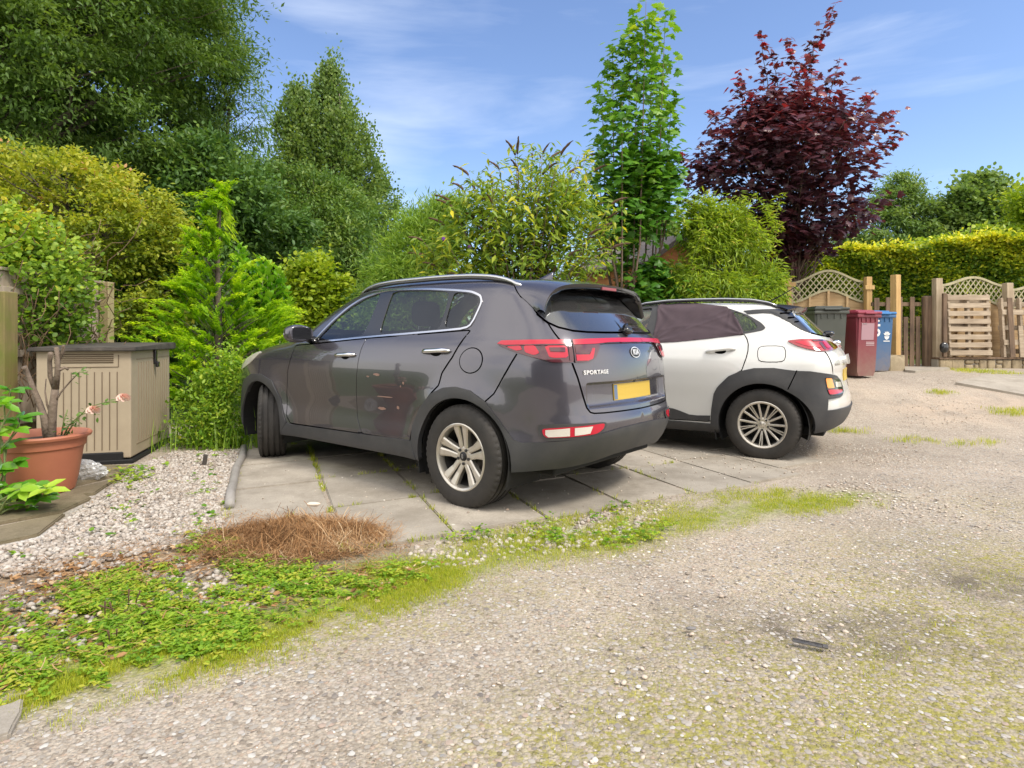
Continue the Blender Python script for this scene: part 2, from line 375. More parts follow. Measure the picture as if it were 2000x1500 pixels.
def tree(name, label, cat, prof, d, mat, bark, clusters=260, per=90, spread=.55, leaf=.13, tpl='oval', droop=.25, base_u=None, trunk_r=.16, gaps=.36, freq=.9,
         shell=.55, depth=.85, limbs=26, seed=1, group=None, wide=1.0, tintmix=.35, upright=0.0, twigs=60, crown_name='crown', base_z=None, flat=.6, topbright=0.0, trunks=1, ragged=.06):
    """one tree: tapered trunk with limbs, crown of separate leaves gathered in clusters"""
    cx, zb, zt = axis_of(prof, d)
    bx = cx if base_u is None else (base_u - 1000) / FPX * d
    gz = float(ground_h(bx, d)) if base_z is None else base_z
    root = thing(name, label, cat, (bx, d, gz), 0, group)
    cl = envelope(prof, d, clusters, shell, depth, seed, gaps, freq)
    ctr = np.array([cx, d, (zb + zt) / 2]); cl = ctr + (cl - ctr) * (1 + ragged * np.maximum(0, rng.normal(0, 1, (len(cl), 1))))
    ac = Acc()
    for k in range(trunks):
        ox = (k - (trunks - 1) / 2) * trunk_r * 3
        top = np.array([cx + ox * 3, d, zt - (zt - zb) * .06 - k * .4])
        pts, rad = limb((bx + ox, d + .1 * k, gz - .05), top, trunk_r, .012, 0, 10, .015)
        ac.tube([Vector(p) - root.location for p in pts], rad, 8)
    idx = rng.permutation(len(cl))
    for j, i in enumerate(idx[:limbs + twigs]):
        c = cl[i]; dist = math.hypot(c[0] - cx, c[1] - d)
        hz = max(gz + .25 * (zb - gz) + .3, min(c[2] - dist * .6, zt - .4)); t = np.clip((hz - gz) / (zt - gz), 0, 1)
        a = np.array([bx + (cx - bx) * t, d, hz]); rr = trunk_r * (1 - t) * (.45 if j < limbs else .16) + .006
        pts, rad = limb(a, c, rr, .006, .06, 5, .05); ac.tube([Vector(p) - root.location for p in pts], rad, 5)
    ac.obj('trunk', bark, root)
    lv = Leaves(); off = np.array(root.location)
    nper = np.maximum(8, (per * rng.uniform(.5, 1.5, len(cl)))).astype(int)
    I = np.repeat(np.arange(len(cl)), nper); N = len(I)
    cs = spread * rng.uniform(.6, 1.35, len(cl)); outd = cl - np.array([cx, d, (zb + zt) / 2]); outd[:, 2] *= .5; outd = unit(outd)
    g = rng.normal(size=(N, 3)) * .5; g[:, 2] *= flat
    p = cl[I] + g * cs[I][:, None]
    dirs = outd[I] * .7 + rvec(N) * .9 + np.array([0, 0, -droop + upright])
    up = rvec(N) * .75 + np.array([0, -.15, 1.0])
    ct = rng.uniform(0, 1, len(cl)); tint = np.clip(ct[I] * (1 - tintmix) + rng.uniform(0, 1, N) * tintmix, 0, 1)
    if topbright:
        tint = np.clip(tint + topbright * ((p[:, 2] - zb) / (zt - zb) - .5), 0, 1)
    lv.add(p - off, dirs, up, leaf * rng.uniform(.6, 1.25, N), tint, tpl, wide)
    lv.obj(crown_name, mat, root)
    return root
# ---------------------------------------------------------------- car bodies
def smax(a, b, k):
    h = np.maximum(k - np.abs(a - b), 0.0) / k
    return np.maximum(a, b) + h * h * k * 0.25

def lut(xs, ys):
    """smooth (cubic Hermite, monotone-limited) table lookup"""
    xs = np.array(xs, float); ys = np.array(ys, float)
    d = np.diff(ys) / np.diff(xs)
    m = np.zeros(len(xs)); m[1:-1] = np.where(d[:-1] * d[1:] > 0, 2 * d[:-1] * d[1:] / (d[:-1] + d[1:] + 1e-12), 0)
    m[0] = d[0]; m[-1] = d[-1]
    def f(x):
        x = np.asarray(x, float)
        i = np.clip(np.searchsorted(xs, x) - 1, 0, len(xs) - 2)
        hh = xs[i + 1] - xs[i]; t = (x - xs[i]) / hh
        tc = np.clip(t, 0, 1)
        r = ((2*tc**3 - 3*tc**2 + 1) * ys[i] + (tc**3 - 2*tc**2 + tc) * hh * m[i]
             + (-2*tc**3 + 3*tc**2) * ys[i + 1] + (tc**3 - tc**2) * hh * m[i + 1])
        return r + np.where(t < 0, t * hh * m[i], 0) + np.where(t > 1, (t - 1) * hh * m[i + 1], 0)
    return f

class CarShape:
    dent = None
    """Implicit body F(x,y,z)=0, x forward from the rear axle, y left, z up, and the map (s,z) -> point on the left half:
    s runs from the rear centre line round the corner, along the side, round the front corner to the front centre line."""
    def __init__(c, side, rear, front, top, xp, xq, a, flare, wb, rw, kc=(.16, .09), cr=.20, crown=.05):
        c.W = lut(*side); c.R = lut(*rear); c.Fr = lut(*front); c.T = lut(*top)
        c.xp, c.xq, c.a, c.L = xp, xq, a, .55
        c.flare, c.wb, c.rw, c.kc, c.cr, c.crown = flare, wb, rw, kc, cr, crown
        c.s1 = a + c.L; c.s2 = c.s1 + (xq - xp); c.s3 = c.s2 + c.L; c.smax = c.s3 + a
    def F(c, x, y, z):
        y = np.abs(y)
        w = c.W(z)
        for xw in (0.0, c.wb):
            r = np.hypot(x - xw, (z - c.rw) * 1.0)
            w = w + c.flare * np.exp(-((r - .40) / .13) ** 2) * np.clip((1.0 - z) / .25, 0, 1)
        w = w - c.tr * np.maximum(c.tx0 - x, 0) ** 2 - c.tf * np.maximum(x - c.tx1, 0) ** 2
        f = y - w
        rr = (c.R(z) + c.cr * y ** 2 - x) * .85
        if c.dent is not None:
            y0, za, zb, dd = c.dent
            rr = rr + dd * np.clip((y0 - y) / .035, 0, 1) * np.clip((z - za) / .03, 0, 1) * np.clip((zb - z) / .016, 0, 1)
        f = smax(f, rr, c.kc[0])
        f = smax(f, (x - c.Fr(z) + .22 * y ** 2) * .85, .2)
        tt = (z - c.T(x) + c.crown * y ** 2)
        f = smax(f, tt, c.kc[1])
        return f
    def frame(c, s):
        s = np.asarray(s, float); s0 = s
        ph1 = np.clip((s - c.a) / c.L, 0, 1) * np.pi / 2
        ph2 = np.clip((s - c.s2) / c.L, 0, 1) * np.pi / 2
        ox = np.where(s < c.s1, c.xp, np.where(s > c.s2, c.xq, c.xp + s - c.s1))
        oy = np.where(s < c.a, s, np.where(s < c.s1, c.a, np.where(s > c.s3, c.smax - s, np.where(s > c.s2, c.a, 0.0))))
        dx = np.where(s < c.s1, -np.cos(ph1), np.where(s > c.s2, np.sin(ph2), 0.0))
        dy = np.where(s < c.s1, np.sin(ph1), np.where(s > c.s2, np.cos(ph2), 1.0))
        return ox, oy, dx, dy
    def P(c, s, z, off=0.0):
        s = np.asarray(s, float); z = np.asarray(z, float)
        ox, oy, dx, dy = c.frame(s)
        lo = np.zeros_like(s); hi = np.full_like(s, 1.7)
        for _ in range(38):
            m = (lo + hi) / 2
            ins = c.F(ox + dx * m, oy + dy * m, z) < 0
            lo = np.where(ins, m, lo); hi = np.where(ins, hi, m)
        p = np.stack([ox + dx * lo, oy + dy * lo, z], -1)
        return p
    def N(c, p):
        e = 2e-3; x, y, z = p[..., 0], p[..., 1], p[..., 2]
        g = np.stack([c.F(x + e, y, z) - c.F(x - e, y, z), c.F(x, y + e, z) - c.F(x, y - e, z), c.F(x, y, z + e) - c.F(x, y, z - e)], -1)
        return g / (np.linalg.norm(g, axis=-1, keepdims=True) + 1e-9)
    def topz(c, x, y):
        lo = np.full_like(x, .5); hi = np.full_like(x, 2.2)
        for _ in range(38):
            m = (lo + hi) / 2
            ins = c.F(x, y, m) < 0
            lo = np.where(ins, m, lo); hi = np.where(ins, hi, m)
        return lo
    def S(c, p):
        """inverse of the map: s of a body point"""
        x, y = p[0], abs(p[1])
        if c.xp <= x <= c.xq and y > c.a: return c.s1 + x - c.xp
        if x < c.xp:
            return y if y <= c.a else c.a + c.L * np.arctan2(y - c.a, c.xp - x) / (np.pi / 2)
        return c.smax - y if y <= c.a else c.s2 + c.L * np.arctan2(x - c.xq, y - c.a) / (np.pi / 2)
    def sx(c, x): return c.s1 + x - c.xp

def suv_shape():
    c = CarShape(
        side=([.15, .22, .30, .42, .55, .72, .86, .96, 1.04, 1.12, 1.17, 1.30, 1.45, 1.55, 1.62],
              [.70, .84, .885, .888, .882, .896, .902, .898, .884, .856, .826, .762, .690, .640, .600]),
        rear=([.20, .30, .42, .55, .62, .66, .75, .90, 1.05, 1.13, 1.20, 1.30, 1.42, 1.52, 1.60],
              [-.60, -.74, -.84, -.885, -.885, -.87, -.855, -.845, -.825, -.79, -.735, -.645, -.525, -.42, -.33]),
        front=([.15, .30, .50, .70, .85, .95, 1.02, 1.1], [3.30, 3.48, 3.545, 3.53, 3.49, 3.42, 3.30, 3.1]),
        top=([-.9, -.6, -.3, .1, .5, .8, 1.1, 1.35, 1.6, 1.85, 2.06, 2.2, 2.5, 2.8, 3.1, 3.4, 3.7],
             [1.47, 1.52, 1.562, 1.603, 1.622, 1.625, 1.618, 1.596, 1.515, 1.382, 1.25, 1.185, 1.135, 1.08, 1.01, .90, .75]),
        xp=-.35, xq=2.95, a=.42, flare=.030, wb=2.67, rw=.345, kc=(.20, .10), cr=.22, crown=.06)
    c.tr, c.tx0, c.tf, c.tx1 = .16, .2, .16, 2.55
    c.dent = (.56, .69, .862, .030)
    return c

def crossover_shape():
    c = CarShape(
        side=([.15, .22, .30, .42, .55, .70, .82, .92, .99, 1.05, 1.12, 1.25, 1.38, 1.48, 1.56],
              [.68, .80, .845, .850, .856, .868, .872, .862, .838, .812, .776, .712, .648, .598, .55]),
        rear=([.20, .30, .42, .52, .60, .66, .80, .90, 1.00, 1.08, 1.18, 1.30, 1.40, 1.48, 1.55],
              [-.48, -.61, -.675, -.695, -.685, -.665, -.645, -.655, -.635, -.575, -.485, -.365, -.262, -.18, -.10]),
        front=([.15, .30, .50, .70, .85, .95, 1.02, 1.1], [3.20, 3.36, 3.42, 3.40, 3.36, 3.28, 3.17, 3.0]),
        top=([-.7, -.4, -.15, .2, .6, .9, 1.15, 1.4, 1.65, 1.9, 2.1, 2.3, 2.6, 2.9, 3.2, 3.5],
             [1.40, 1.448, 1.480, 1.514, 1.53, 1.533, 1.525, 1.495, 1.40, 1.27, 1.15, 1.08, 1.02, .96, .87, .75]),
        xp=-.22, xq=2.85, a=.42, flare=.028, wb=2.60, rw=.325, kc=(.17, .09), cr=.17, crown=.06)
    c.tr, c.tx0, c.tf, c.tx1 = .13, .1, .16, 2.5
    return c
# ---------------------------------------------------------------- building on a car body
def dens(poly, step, closed=True):
    out = []; n = len(poly)
    for i in range(n if closed else n - 1):
        a = np.array(poly[i], float); b = np.array(poly[(i + 1) % n], float)
        k = max(1, int(math.ceil(np.linalg.norm(b - a) / step)))
        out += [tuple(a + (b - a) * j / k) for j in range(k)]
    if not closed: out.append(tuple(poly[-1]))
    return out
def chaikin(poly, q=.18, it=2):
    p = [np.array(a, float) for a in poly]
    for _ in range(it):
        o = []
        for i in range(len(p)):
            a, b = p[i], p[(i + 1) % len(p)]; o += [a + (b - a) * q, b + (a - b) * q]
        p = o; q = .25
    return [tuple(a) for a in p]
def area2(poly):
    p = np.array(poly); return np.sum(p[:, 0] * np.roll(p[:, 1], -1) - np.roll(p[:, 0], -1) * p[:, 1])
def inset(poly, d):
    p = [Vector(a) for a in poly]; n = len(p); sg = 1 if area2(poly) > 0 else -1; out = []
    for i in range(n):
        e1 = (p[i] - p[i - 1]).normalized(); e2 = (p[(i + 1) % n] - p[i]).normalized()
        n1 = Vector((-e1.y, e1.x)) * sg; n2 = Vector((-e2.y, e2.x)) * sg
        b = n1 + n2; L = max(b.length, .5); b = b.normalized(); out.append(tuple(p[i] + b * d * min(2 / L, 2.0)))
    return out
def in_poly(poly, pts):
    p = np.array(poly); x, y = pts[:, 0], pts[:, 1]; c = np.zeros(len(pts), bool); j = len(p) - 1
    for i in range(len(p)):
        xi, yi = p[i]; xj, yj = p[j]
        if yi != yj:
            c ^= ((yi > y) != (yj > y)) & (x < (xj - xi) * (y - yi) / (yj - yi) + xi)
        j = i
    return c
def triangulate(poly, holes, step, grid, fine=None):
    lp = [dens(poly, step)] + [dens(h, step) for h in holes]
    pts = []; edges = []; loops = []
    for l in lp:
        k = len(pts); pts += l; edges += [(k + i, k + (i + 1) % len(l)) for i in range(len(l))]
    p = np.array(lp[0]); x0, y0 = p.min(0); x1, y1 = p.max(0)
    gx, gy = np.meshgrid(np.arange(x0 + grid / 2, x1, grid), np.arange(y0 + grid / 2, y1, grid)); g = np.stack([gx.ravel(), gy.ravel()], 1)
    if fine:                                      # (s0,s1,z0,z1,grid): a denser patch where the surface is stepped
        fx, fy = np.meshgrid(np.arange(fine[0], fine[1], fine[4]), np.arange(fine[2], fine[3], fine[4])); ok = ~((g[:, 0] > fine[0] - .02) & (g[:, 0] < fine[1] + .02) & (g[:, 1] > fine[2] - .02) & (g[:, 1] < fine[3] + .02))
        g = np.concatenate([g[ok], np.stack([fx.ravel() + .004, fy.ravel()], 1)]); grid = min(grid, fine[4])
    if len(g):
        k = in_poly(lp[0], g)
        for h in lp[1:]: k &= ~in_poly(h, g)
        b = np.array(pts); g = g[k]
        if len(g):
            dmin = np.concatenate([np.min(np.linalg.norm(q[:, None] - b[None], axis=2), axis=1) for q in np.array_split(g, max(1, len(g) // 400))])
            g = g[dmin > grid * .4]; pts += [tuple(q) for q in g]
    r = delaunay_2d_cdt([Vector(q) for q in pts], edges, [], 0, 1e-6)
    vv = np.array([tuple(q) for q in r[0]]); ff = np.array([f for f in r[2] if len(f) == 3])
    cc = vv[ff].mean(1); k = in_poly(lp[0], cc)
    for h in lp[1:]: k &= ~in_poly(h, cc)
    return vv, ff[k], lp
def panel_data(car, poly, holes=(), off=0.0, skirt=0.0, step=.03, grid=.045, mirror=False, fine=None):
    vv, ff, lp = triangulate(poly, holes, step, grid, fine)
    P = car.P(vv[:, 0], vv[:, 1]); N = car.N(P); V = P + N * (off if not callable(off) else off(vv)[:, None])
    nrm = np.cross(V[ff[:, 1]] - V[ff[:, 0]], V[ff[:, 2]] - V[ff[:, 0]]); fl = (nrm * N[ff[:, 0]]).sum(1) < 0
    ff[fl] = ff[fl][:, ::-1]
    faces = [tuple(f) for f in ff]; NN = N
    if skirt:
        for l in lp:
            a = np.array(l); p = car.P(a[:, 0], a[:, 1]); nn = car.N(p); t = p + nn * (off if not callable(off) else off(a)[:, None]); bt = p - nn * skirt
            tg = np.roll(t, -1, 0) - np.roll(t, 1, 0); lat = unit(np.cross(tg, nn)); m = len(l); k = len(V)
            V = np.concatenate([V, t, bt]); NN = np.concatenate([NN, unit(lat + nn * .6), lat])
            faces += [(k + i, k + m + i, k + m + (i + 1) % m, k + (i + 1) % m) for i in range(m)]
    if mirror:
        V = V * np.array([1, -1, 1]); NN = NN * np.array([1, -1, 1]); faces = [f[::-1] for f in faces]
    return V, faces, NN
def panel(car, name, poly, mat, parent, holes=(), off=.002, skirt=.005, mirror=False, **kw):
    V, F, N = panel_data(car, poly, holes, off, skirt, mirror=mirror, **kw)
    return mesh_obj(name, V, F, mat, parent, True, normals=N)
def panel_both(car, name, poly, mat, parent, holes=(), off=.002, skirt=.005, **kw):
    """one mesh over both sides (parts that cross the middle of the car)"""
    V, F, N = panel_data(car, poly, holes, off, skirt, **kw); V2, F2, N2 = V * [1, -1, 1], [f[::-1] for f in F], N * [1, -1, 1]
    k = len(V); return mesh_obj(name, np.concatenate([V, V2]), F + [tuple(i + k for i in f) for f in F2], mat, parent, True, normals=np.concatenate([N, N2]))
def ribbon_data(car, line, w, off=.0012, step=.02, closed=False, mirror=False):
    l = np.array(dens(line, step, closed)); t = np.gradient(l, axis=0) if not closed else np.roll(l, -1, 0) - np.roll(l, 1, 0)
    t = t / (np.linalg.norm(t, axis=1, keepdims=True) + 1e-9); nn = np.stack([-t[:, 1], t[:, 0]], 1)
    a, b = l + nn * w / 2, l - nn * w / 2; m = len(l)
    s = np.concatenate([a, b]); P = car.P(s[:, 0], s[:, 1]); N = car.N(P); V = P + N * off
    F = [(i, i + m, (i + 1) % m + m, (i + 1) % m) for i in range(m if closed else m - 1)]
    if mirror: V = V * [1, -1, 1]; N = N * [1, -1, 1]
    return V, F, N
def ribbons(car, name, lines, w, mat, parent, off=.0012, closed=False, both=True):
    V, F, N = [], [], []; k = 0
    for l in lines:
        for mir in ((False, True) if both else (False,)):
            v, f, n = ribbon_data(car, l, w, off, closed=closed, mirror=mir); V.append(v); N.append(n); F += [tuple(i + k for i in q) for q in f]; k += len(v)
    return mesh_obj(name, np.concatenate(V), F, mat, parent, True, normals=np.concatenate(N))
def arc(cx, cz, r, a0, a1, n=28):
    return [(cx + r * math.cos(R(a0 + (a1 - a0) * i / n)), cz + r * math.sin(R(a0 + (a1 - a0) * i / n))) for i in range(n + 1)]
def body_shell(car, root, mat, holes, bottom, zc, arches, rear_holes=(), top_holes=(), fine=None):
    """the painted shell: both sides, rear, front and the roof/bonnet sheet, with real openings"""
    ss = list(np.linspace(0, car.smax, 130)); top = [(s, zc(s)) for s in ss]
    poly = bottom + top[::-1]
    V1, F1, N1 = panel_data(car, poly, list(holes) + list(rear_holes), 0, 0, step=.03, grid=.05, fine=fine)
    edge = car.P(np.array(ss), np.array([zc(s) for s in ss]))
    ring = [(p[0], p[1]) for p in edge] + [(p[0], -p[1]) for p in edge[::-1]][1:-1]
    full = {(round(q[0], 5), round(q[1], 5)): p[2] for q, p in zip([(p[0], p[1]) for p in edge], edge)}
    vv, ff, lp = triangulate(ring, top_holes, 9.0, .06)
    z = car.topz(vv[:, 0], vv[:, 1])
    for i, q in enumerate(vv):
        kx = (round(q[0], 5), round(abs(q[1]), 5))
        if kx in full: z[i] = full[kx]
    V2 = np.stack([vv[:, 0], vv[:, 1], z], 1); N2 = car.N(V2)
    nrm = np.cross(V2[ff[:, 1]] - V2[ff[:, 0]], V2[ff[:, 2]] - V2[ff[:, 0]]); fl = nrm[:, 2] < 0; ff[fl] = ff[fl][:, ::-1]
    V = np.concatenate([V1, V1 * [1, -1, 1], V2]); N = np.concatenate([N1, N1 * [1, -1, 1], N2]); k = len(V1)
    F = F1 + [tuple(i + k for i in f[::-1]) for f in F1] + [tuple(int(i) + 2 * k for i in f) for f in ff]
    return mesh_obj('body', V, F, mat, root, True, normals=N)
def top_panel(car, name, poly, mat, parent, off=.002, grid=.06):
    vv, ff, lp = triangulate(poly, [], .04, grid); z = car.topz(vv[:, 0], vv[:, 1]); P = np.stack([vv[:, 0], vv[:, 1], z], 1); N = car.N(P)
    nrm = np.cross(P[ff[:, 1]] - P[ff[:, 0]], P[ff[:, 2]] - P[ff[:, 0]]); fl = nrm[:, 2] < 0; ff[fl] = ff[fl][:, ::-1]
    return mesh_obj(name, P + N * off, [tuple(map(int, f)) for f in ff], mat, parent, True, normals=N)
def lettering(car, name, txt, s_mid, z, h, mat, parent, off=.004, spacing=1.05, bold=.0, mirror=False):
    me = text_mesh(txt, h, h * .12, bold=bold, spacing=spacing); co = np.array([v.co for v in me.vertices]); sgn = 1 if mirror else -1
    s = s_mid - co[:, 0]
    P = car.P(np.abs(s), z + co[:, 1]); P[:, 1] *= np.sign(s) + (s == 0); Nn = car.N(P)
    P = P + Nn * (off + co[:, 2:3])
    F = [tuple(p.vertices) for p in me.polygons]; bpy.data.meshes.remove(me)
    return mesh_obj(name, P, F, mat, parent)
def arch_liner(car, root, xw, r):
    for mir in (1, -1):
        v, f = [], []; n = 26
        for i in range(n + 1):
            a = R(-25 + 230 * i / n); x, z = xw + r * math.cos(a), car.rw + r * math.sin(a)
            v += [(x, mir * (.80 if abs(z - car.rw) > 9 else .875), z), (x, mir * .50, z)]
        f = [(2*i, 2*i + 1, 2*i + 3, 2*i + 2) for i in range(n)]
        v.append((xw, mir * .50, car.rw)); k = len(v) - 1; f += [(2*i + 1, k, 2*i + 3) for i in range(n)]
        mesh_obj('wheel_arch_liner', v, f, M['black'], root)
def bar(ac, p0, p1, w0, w1, t0, t1, ny=(0, 1, 0)):
    """tapered bar between two points on a wheel face (x,y,z with y out), faceted on its front"""
    a, b = Vector(p0), Vector(p1); d = (b - a).normalized(); nn = Vector(ny); s = d.cross(nn).normalized()
    vs_ = []
    for p, w, t in ((a, w0, t0), (b, w1, t1)):
        vs_ += [p + s * w * .5 - nn * t, p + s * w * .5 - nn * t * .15, p + s * w * .30, p - s * w * .30, p - s * w * .5 - nn * t * .15, p - s * w * .5 - nn * t]
    f = [(i, (i + 1) % 6, (i + 1) % 6 + 6, i + 6) for i in range(6)] + [(5, 4, 3, 2, 1, 0), (6, 7, 8, 9, 10, 11)]
    ac.add(vs_, f)
def build_wheel(root, loc, rw, rr, width, style, mirror=False, steer=0.0, spin=0.0, logo=None):
    w = bpy.data.objects.new('wheel', None); C.objects.link(w); w.parent = root; w.location = loc
    w.rotation_euler = (0, 0, R(steer) + (math.pi if mirror else 0)); hw = width / 2
    pr = [(rr - .012, hw * .80), (rr + .003, hw * .93), (rr + .010, hw * .99), (rr + .035, hw * 1.03), (rr + .062, hw * 1.03), (rw - .030, hw * .97), (rw - .012, hw * .90), (rw - .004, hw * .80)]
    for g in (.62, .22, -.22, -.62):
        gw = .035 / width * hw * .5
        pr += [(rw, hw * g + gw * 1.8), (rw, hw * g + gw), (rw - .012, hw * g + gw * .9), (rw - .012, hw * g - gw * .9), (rw, hw * g - gw), (rw, hw * g - gw * 1.8)]
    pr += [(rw - .004, -hw * .80), (rw - .012, -hw * .90), (rw - .035, -hw * 1.0), (rr + .04, -hw * 1.03), (rr, -hw * .9)]
    n = 150; v, f = lathe(pr, n, 'y'); v = np.array(v); rad = np.hypot(v[:, 0], v[:, 2]); ang = np.round(np.arctan2(v[:, 2], v[:, 0]) / (2 * math.pi) * n).astype(int)
    sh = (np.abs(v[:, 1]) > hw * .70) & (np.abs(v[:, 1]) < hw * .92) & (rad > rw - .02) & (ang % 3 == 0); sc = np.where(sh, 1 - .007 / rad, 1); v[:, 0] *= sc; v[:, 2] *= sc
    t = mesh_obj('tyre', v, f, M['rubber'], w, True)
    t.data.set_sharp_from_angle(angle=R(30))
    # barrel, lip and spokes
    lip = [(rr + .004, hw * .90), (rr + .006, hw * .96), (rr - .001, hw * .985), (rr - .014, hw * .93), (rr - .018, hw * .80), (rr - .022, hw * .2), (rr - .03, -hw * .8), (rr - .03, -hw * .9)]
    ac = Acc(); ac.add(*lathe(lip, 72, 'y'))
    yf, yh = hw * .86, hw * .62
    def q(r, a, off, y): ca, sa = math.cos(a), math.sin(a); return (r * ca - off * sa, y, r * sa + off * ca)
    if style == 'twin':
        for k in range(5):
            a = R(90 + 72 * k + spin)
            for sg in (-1, 1):
                bar(ac, q(.045, a, sg * .020, yh + .002), q(.125, a, sg * .0270, yh + .010), .036, .041, .045, .04)
                bar(ac, q(.120, a, sg * .0266, yh + .010), q(rr - .010, a, sg * .042, yf), .041, .064, .04, .035)
        ac.add(*lathe([(0, yh + .004), (.055, yh + .004), (.068, yh - .004), (.072, yh - .03), (.072, yh - .06)], 40, 'y'))
    else:
        for k in range(5):
            for da, ww in ((-36 - 3.2, .012), (-36 + 3.2, .012), (-13.5, .021), (13.5, .021)):
                a = R(90 + 72 * k + da + spin)
                bar(ac, q(.040, a, 0, yh + .004), q(rr - .012, a, 0, yf), ww * .9, ww, .03, .022)
        ac.add(*lathe([(0, yh + .004), (.050, yh + .006), (.066, yh - .002), (.070, yh - .03), (.070, yh - .06)], 40, 'y'))
    rim = ac.obj('rim', M['alloy'], w, True); rim.data.set_sharp_from_angle(angle=R(24))
    mesh_obj('wheel_inside', *lathe([(rr - .024, hw * .55), (rr - .034, -hw * .5), (.05, -hw * .55), (.0, -hw * .55)], 40, 'y'), M['alloy_dark'], w)
    mesh_obj('brake_disc', *lathe([(.0, .0), (.075, .0), (.08, -.012), (.148, -.012), (.150, -.03), (.08, -.03)], 48, 'y'), M['disc'], w, True)
    for k in range(5):
        nb = Acc(); a = R(54 + 72 * k + spin); c = q(.050 if style == 'twin' else .052, a, 0, yh)
        nb.add([Vector(p) for p in [(c[0] + .011 * math.cos(R(60 * j)), c[1] + dy, c[2] + .011 * math.sin(R(60 * j))) for dy in (-.004, .012) for j in range(6)]],
               [(j, j + 6, (j + 1) % 6 + 6, (j + 1) % 6) for j in range(6)] + [(11, 10, 9, 8, 7, 6)])
        nb.obj('wheel_nut', M['alloy_dark'], w, False)
    mesh_obj('hub_cap', *lathe([(0, yh + .014), (.026, yh + .013), (.031, yh + .008), (.032, yh)], 32, 'y'), M['badge_black'] if logo else M['alloy'], w, True)
    if logo:
        me = text_mesh(logo, .020, .002, bold=.0006); co = np.array([v_.co for v_ in me.vertices]); ca, sa = math.cos(R(-78)), math.sin(R(-78))
        V = np.stack([-(co[:, 0] * ca - co[:, 1] * sa), np.full(len(co), yh + .0155) + co[:, 2], co[:, 0] * sa + co[:, 1] * ca], 1)
        mesh_obj('hub_lettering', V, [tuple(p.vertices) for p in me.polygons], M['satin'], w); bpy.data.meshes.remove(me)
    return w
def superell(c, rx, ry, rz, e=.7, n=20, cut=None):
    v, f = [], []
    def pw(a): return math.copysign(abs(a) ** e, a)
    for i in range(n + 1):
        la = -math.pi / 2 + math.pi * i / n
        for k in range(2 * n):
            lo = math.pi * k / n
            p = [rx * pw(math.cos(la)) * pw(math.cos(lo)), ry * pw(math.cos(la)) * pw(math.sin(lo)), rz * pw(math.sin(la))]
            if cut: p = cut(p)
            v.append((c[0] + p[0], c[1] + p[1], c[2] + p[2]))
    for i in range(n):
        for k in range(2 * n): f.append((i*2*n + k, i*2*n + (k+1) % (2*n), (i+1)*2*n + (k+1) % (2*n), (i+1)*2*n + k))
    return v, f
def seat(root, x, y, z, lean=12, w=.50, head=True):
    bm = bmesh.new(); rot = Matrix.Rotation(R(-lean), 3, 'Y')
    bm_box(bm, Vector((x, y, z + .34)), (.15, w, .66), rot, .05, 3); bm_box(bm, Vector((x + .25, y, z + .02)), (.52, w, .16), Matrix.Rotation(R(-6), 3, 'Y'), .05, 3)
    s = bm_obj('seat', bm, M['seat'], root, True)
    if head:
        v, f = superell((x - .10, y, z + .80), .062, .135, .105, .6, 12); mesh_obj('headrest', v, f, M['seat'], s, True)
        ac = Acc()
        for dy in (-.06, .06): ac.tube([(x - .06, y + dy, z + .58), (x - .095, y + dy, z + .76)], .007, 6)
        ac.obj('headrest_post', M['satin'], s)
    return s
def door_handle(car, parent, s0, s1, z0, z1, mat, mirror=False):
    """grip bar standing off the door on its two feet, over a shallow dark cup"""
    m = -1 if mirror else 1; sm = (s0 + s1) / 2; zm = (z0 + z1) / 2
    n = 12; pts, rad = [], []
    for i in range(n + 1):
        t = i / n; s = s0 + (s1 - s0) * t; z = z0 + (z1 - z0) * t
        p = car.P(np.array([s]), np.array([z])); nn = car.N(p); lift = .006 + .026 * min(1, math.sin(math.pi * t) * 1.8)
        q = (p + nn * lift)[0]; pts.append((q[0], q[1] * m, q[2])); rad.append(.011 + .006 * min(1, math.sin(math.pi * t) * 2))
    v, f = tube(pts, rad, 10); v = np.array([tuple(a) for a in v])
    h = mesh_obj('door_handle', v, f, mat, parent, True)
    cup = arc(sm, zm - .006, 1, 0, 360, 24)[:-1]; cup = [(sm + (a - sm) * .055, zm - .006 + (b - zm + .006) * .026) for a, b in cup]
    panel(car, 'handle_cup', cup, M['gap'], parent, off=.0035, skirt=.004, mirror=mirror, step=.02, grid=.03)
    return h
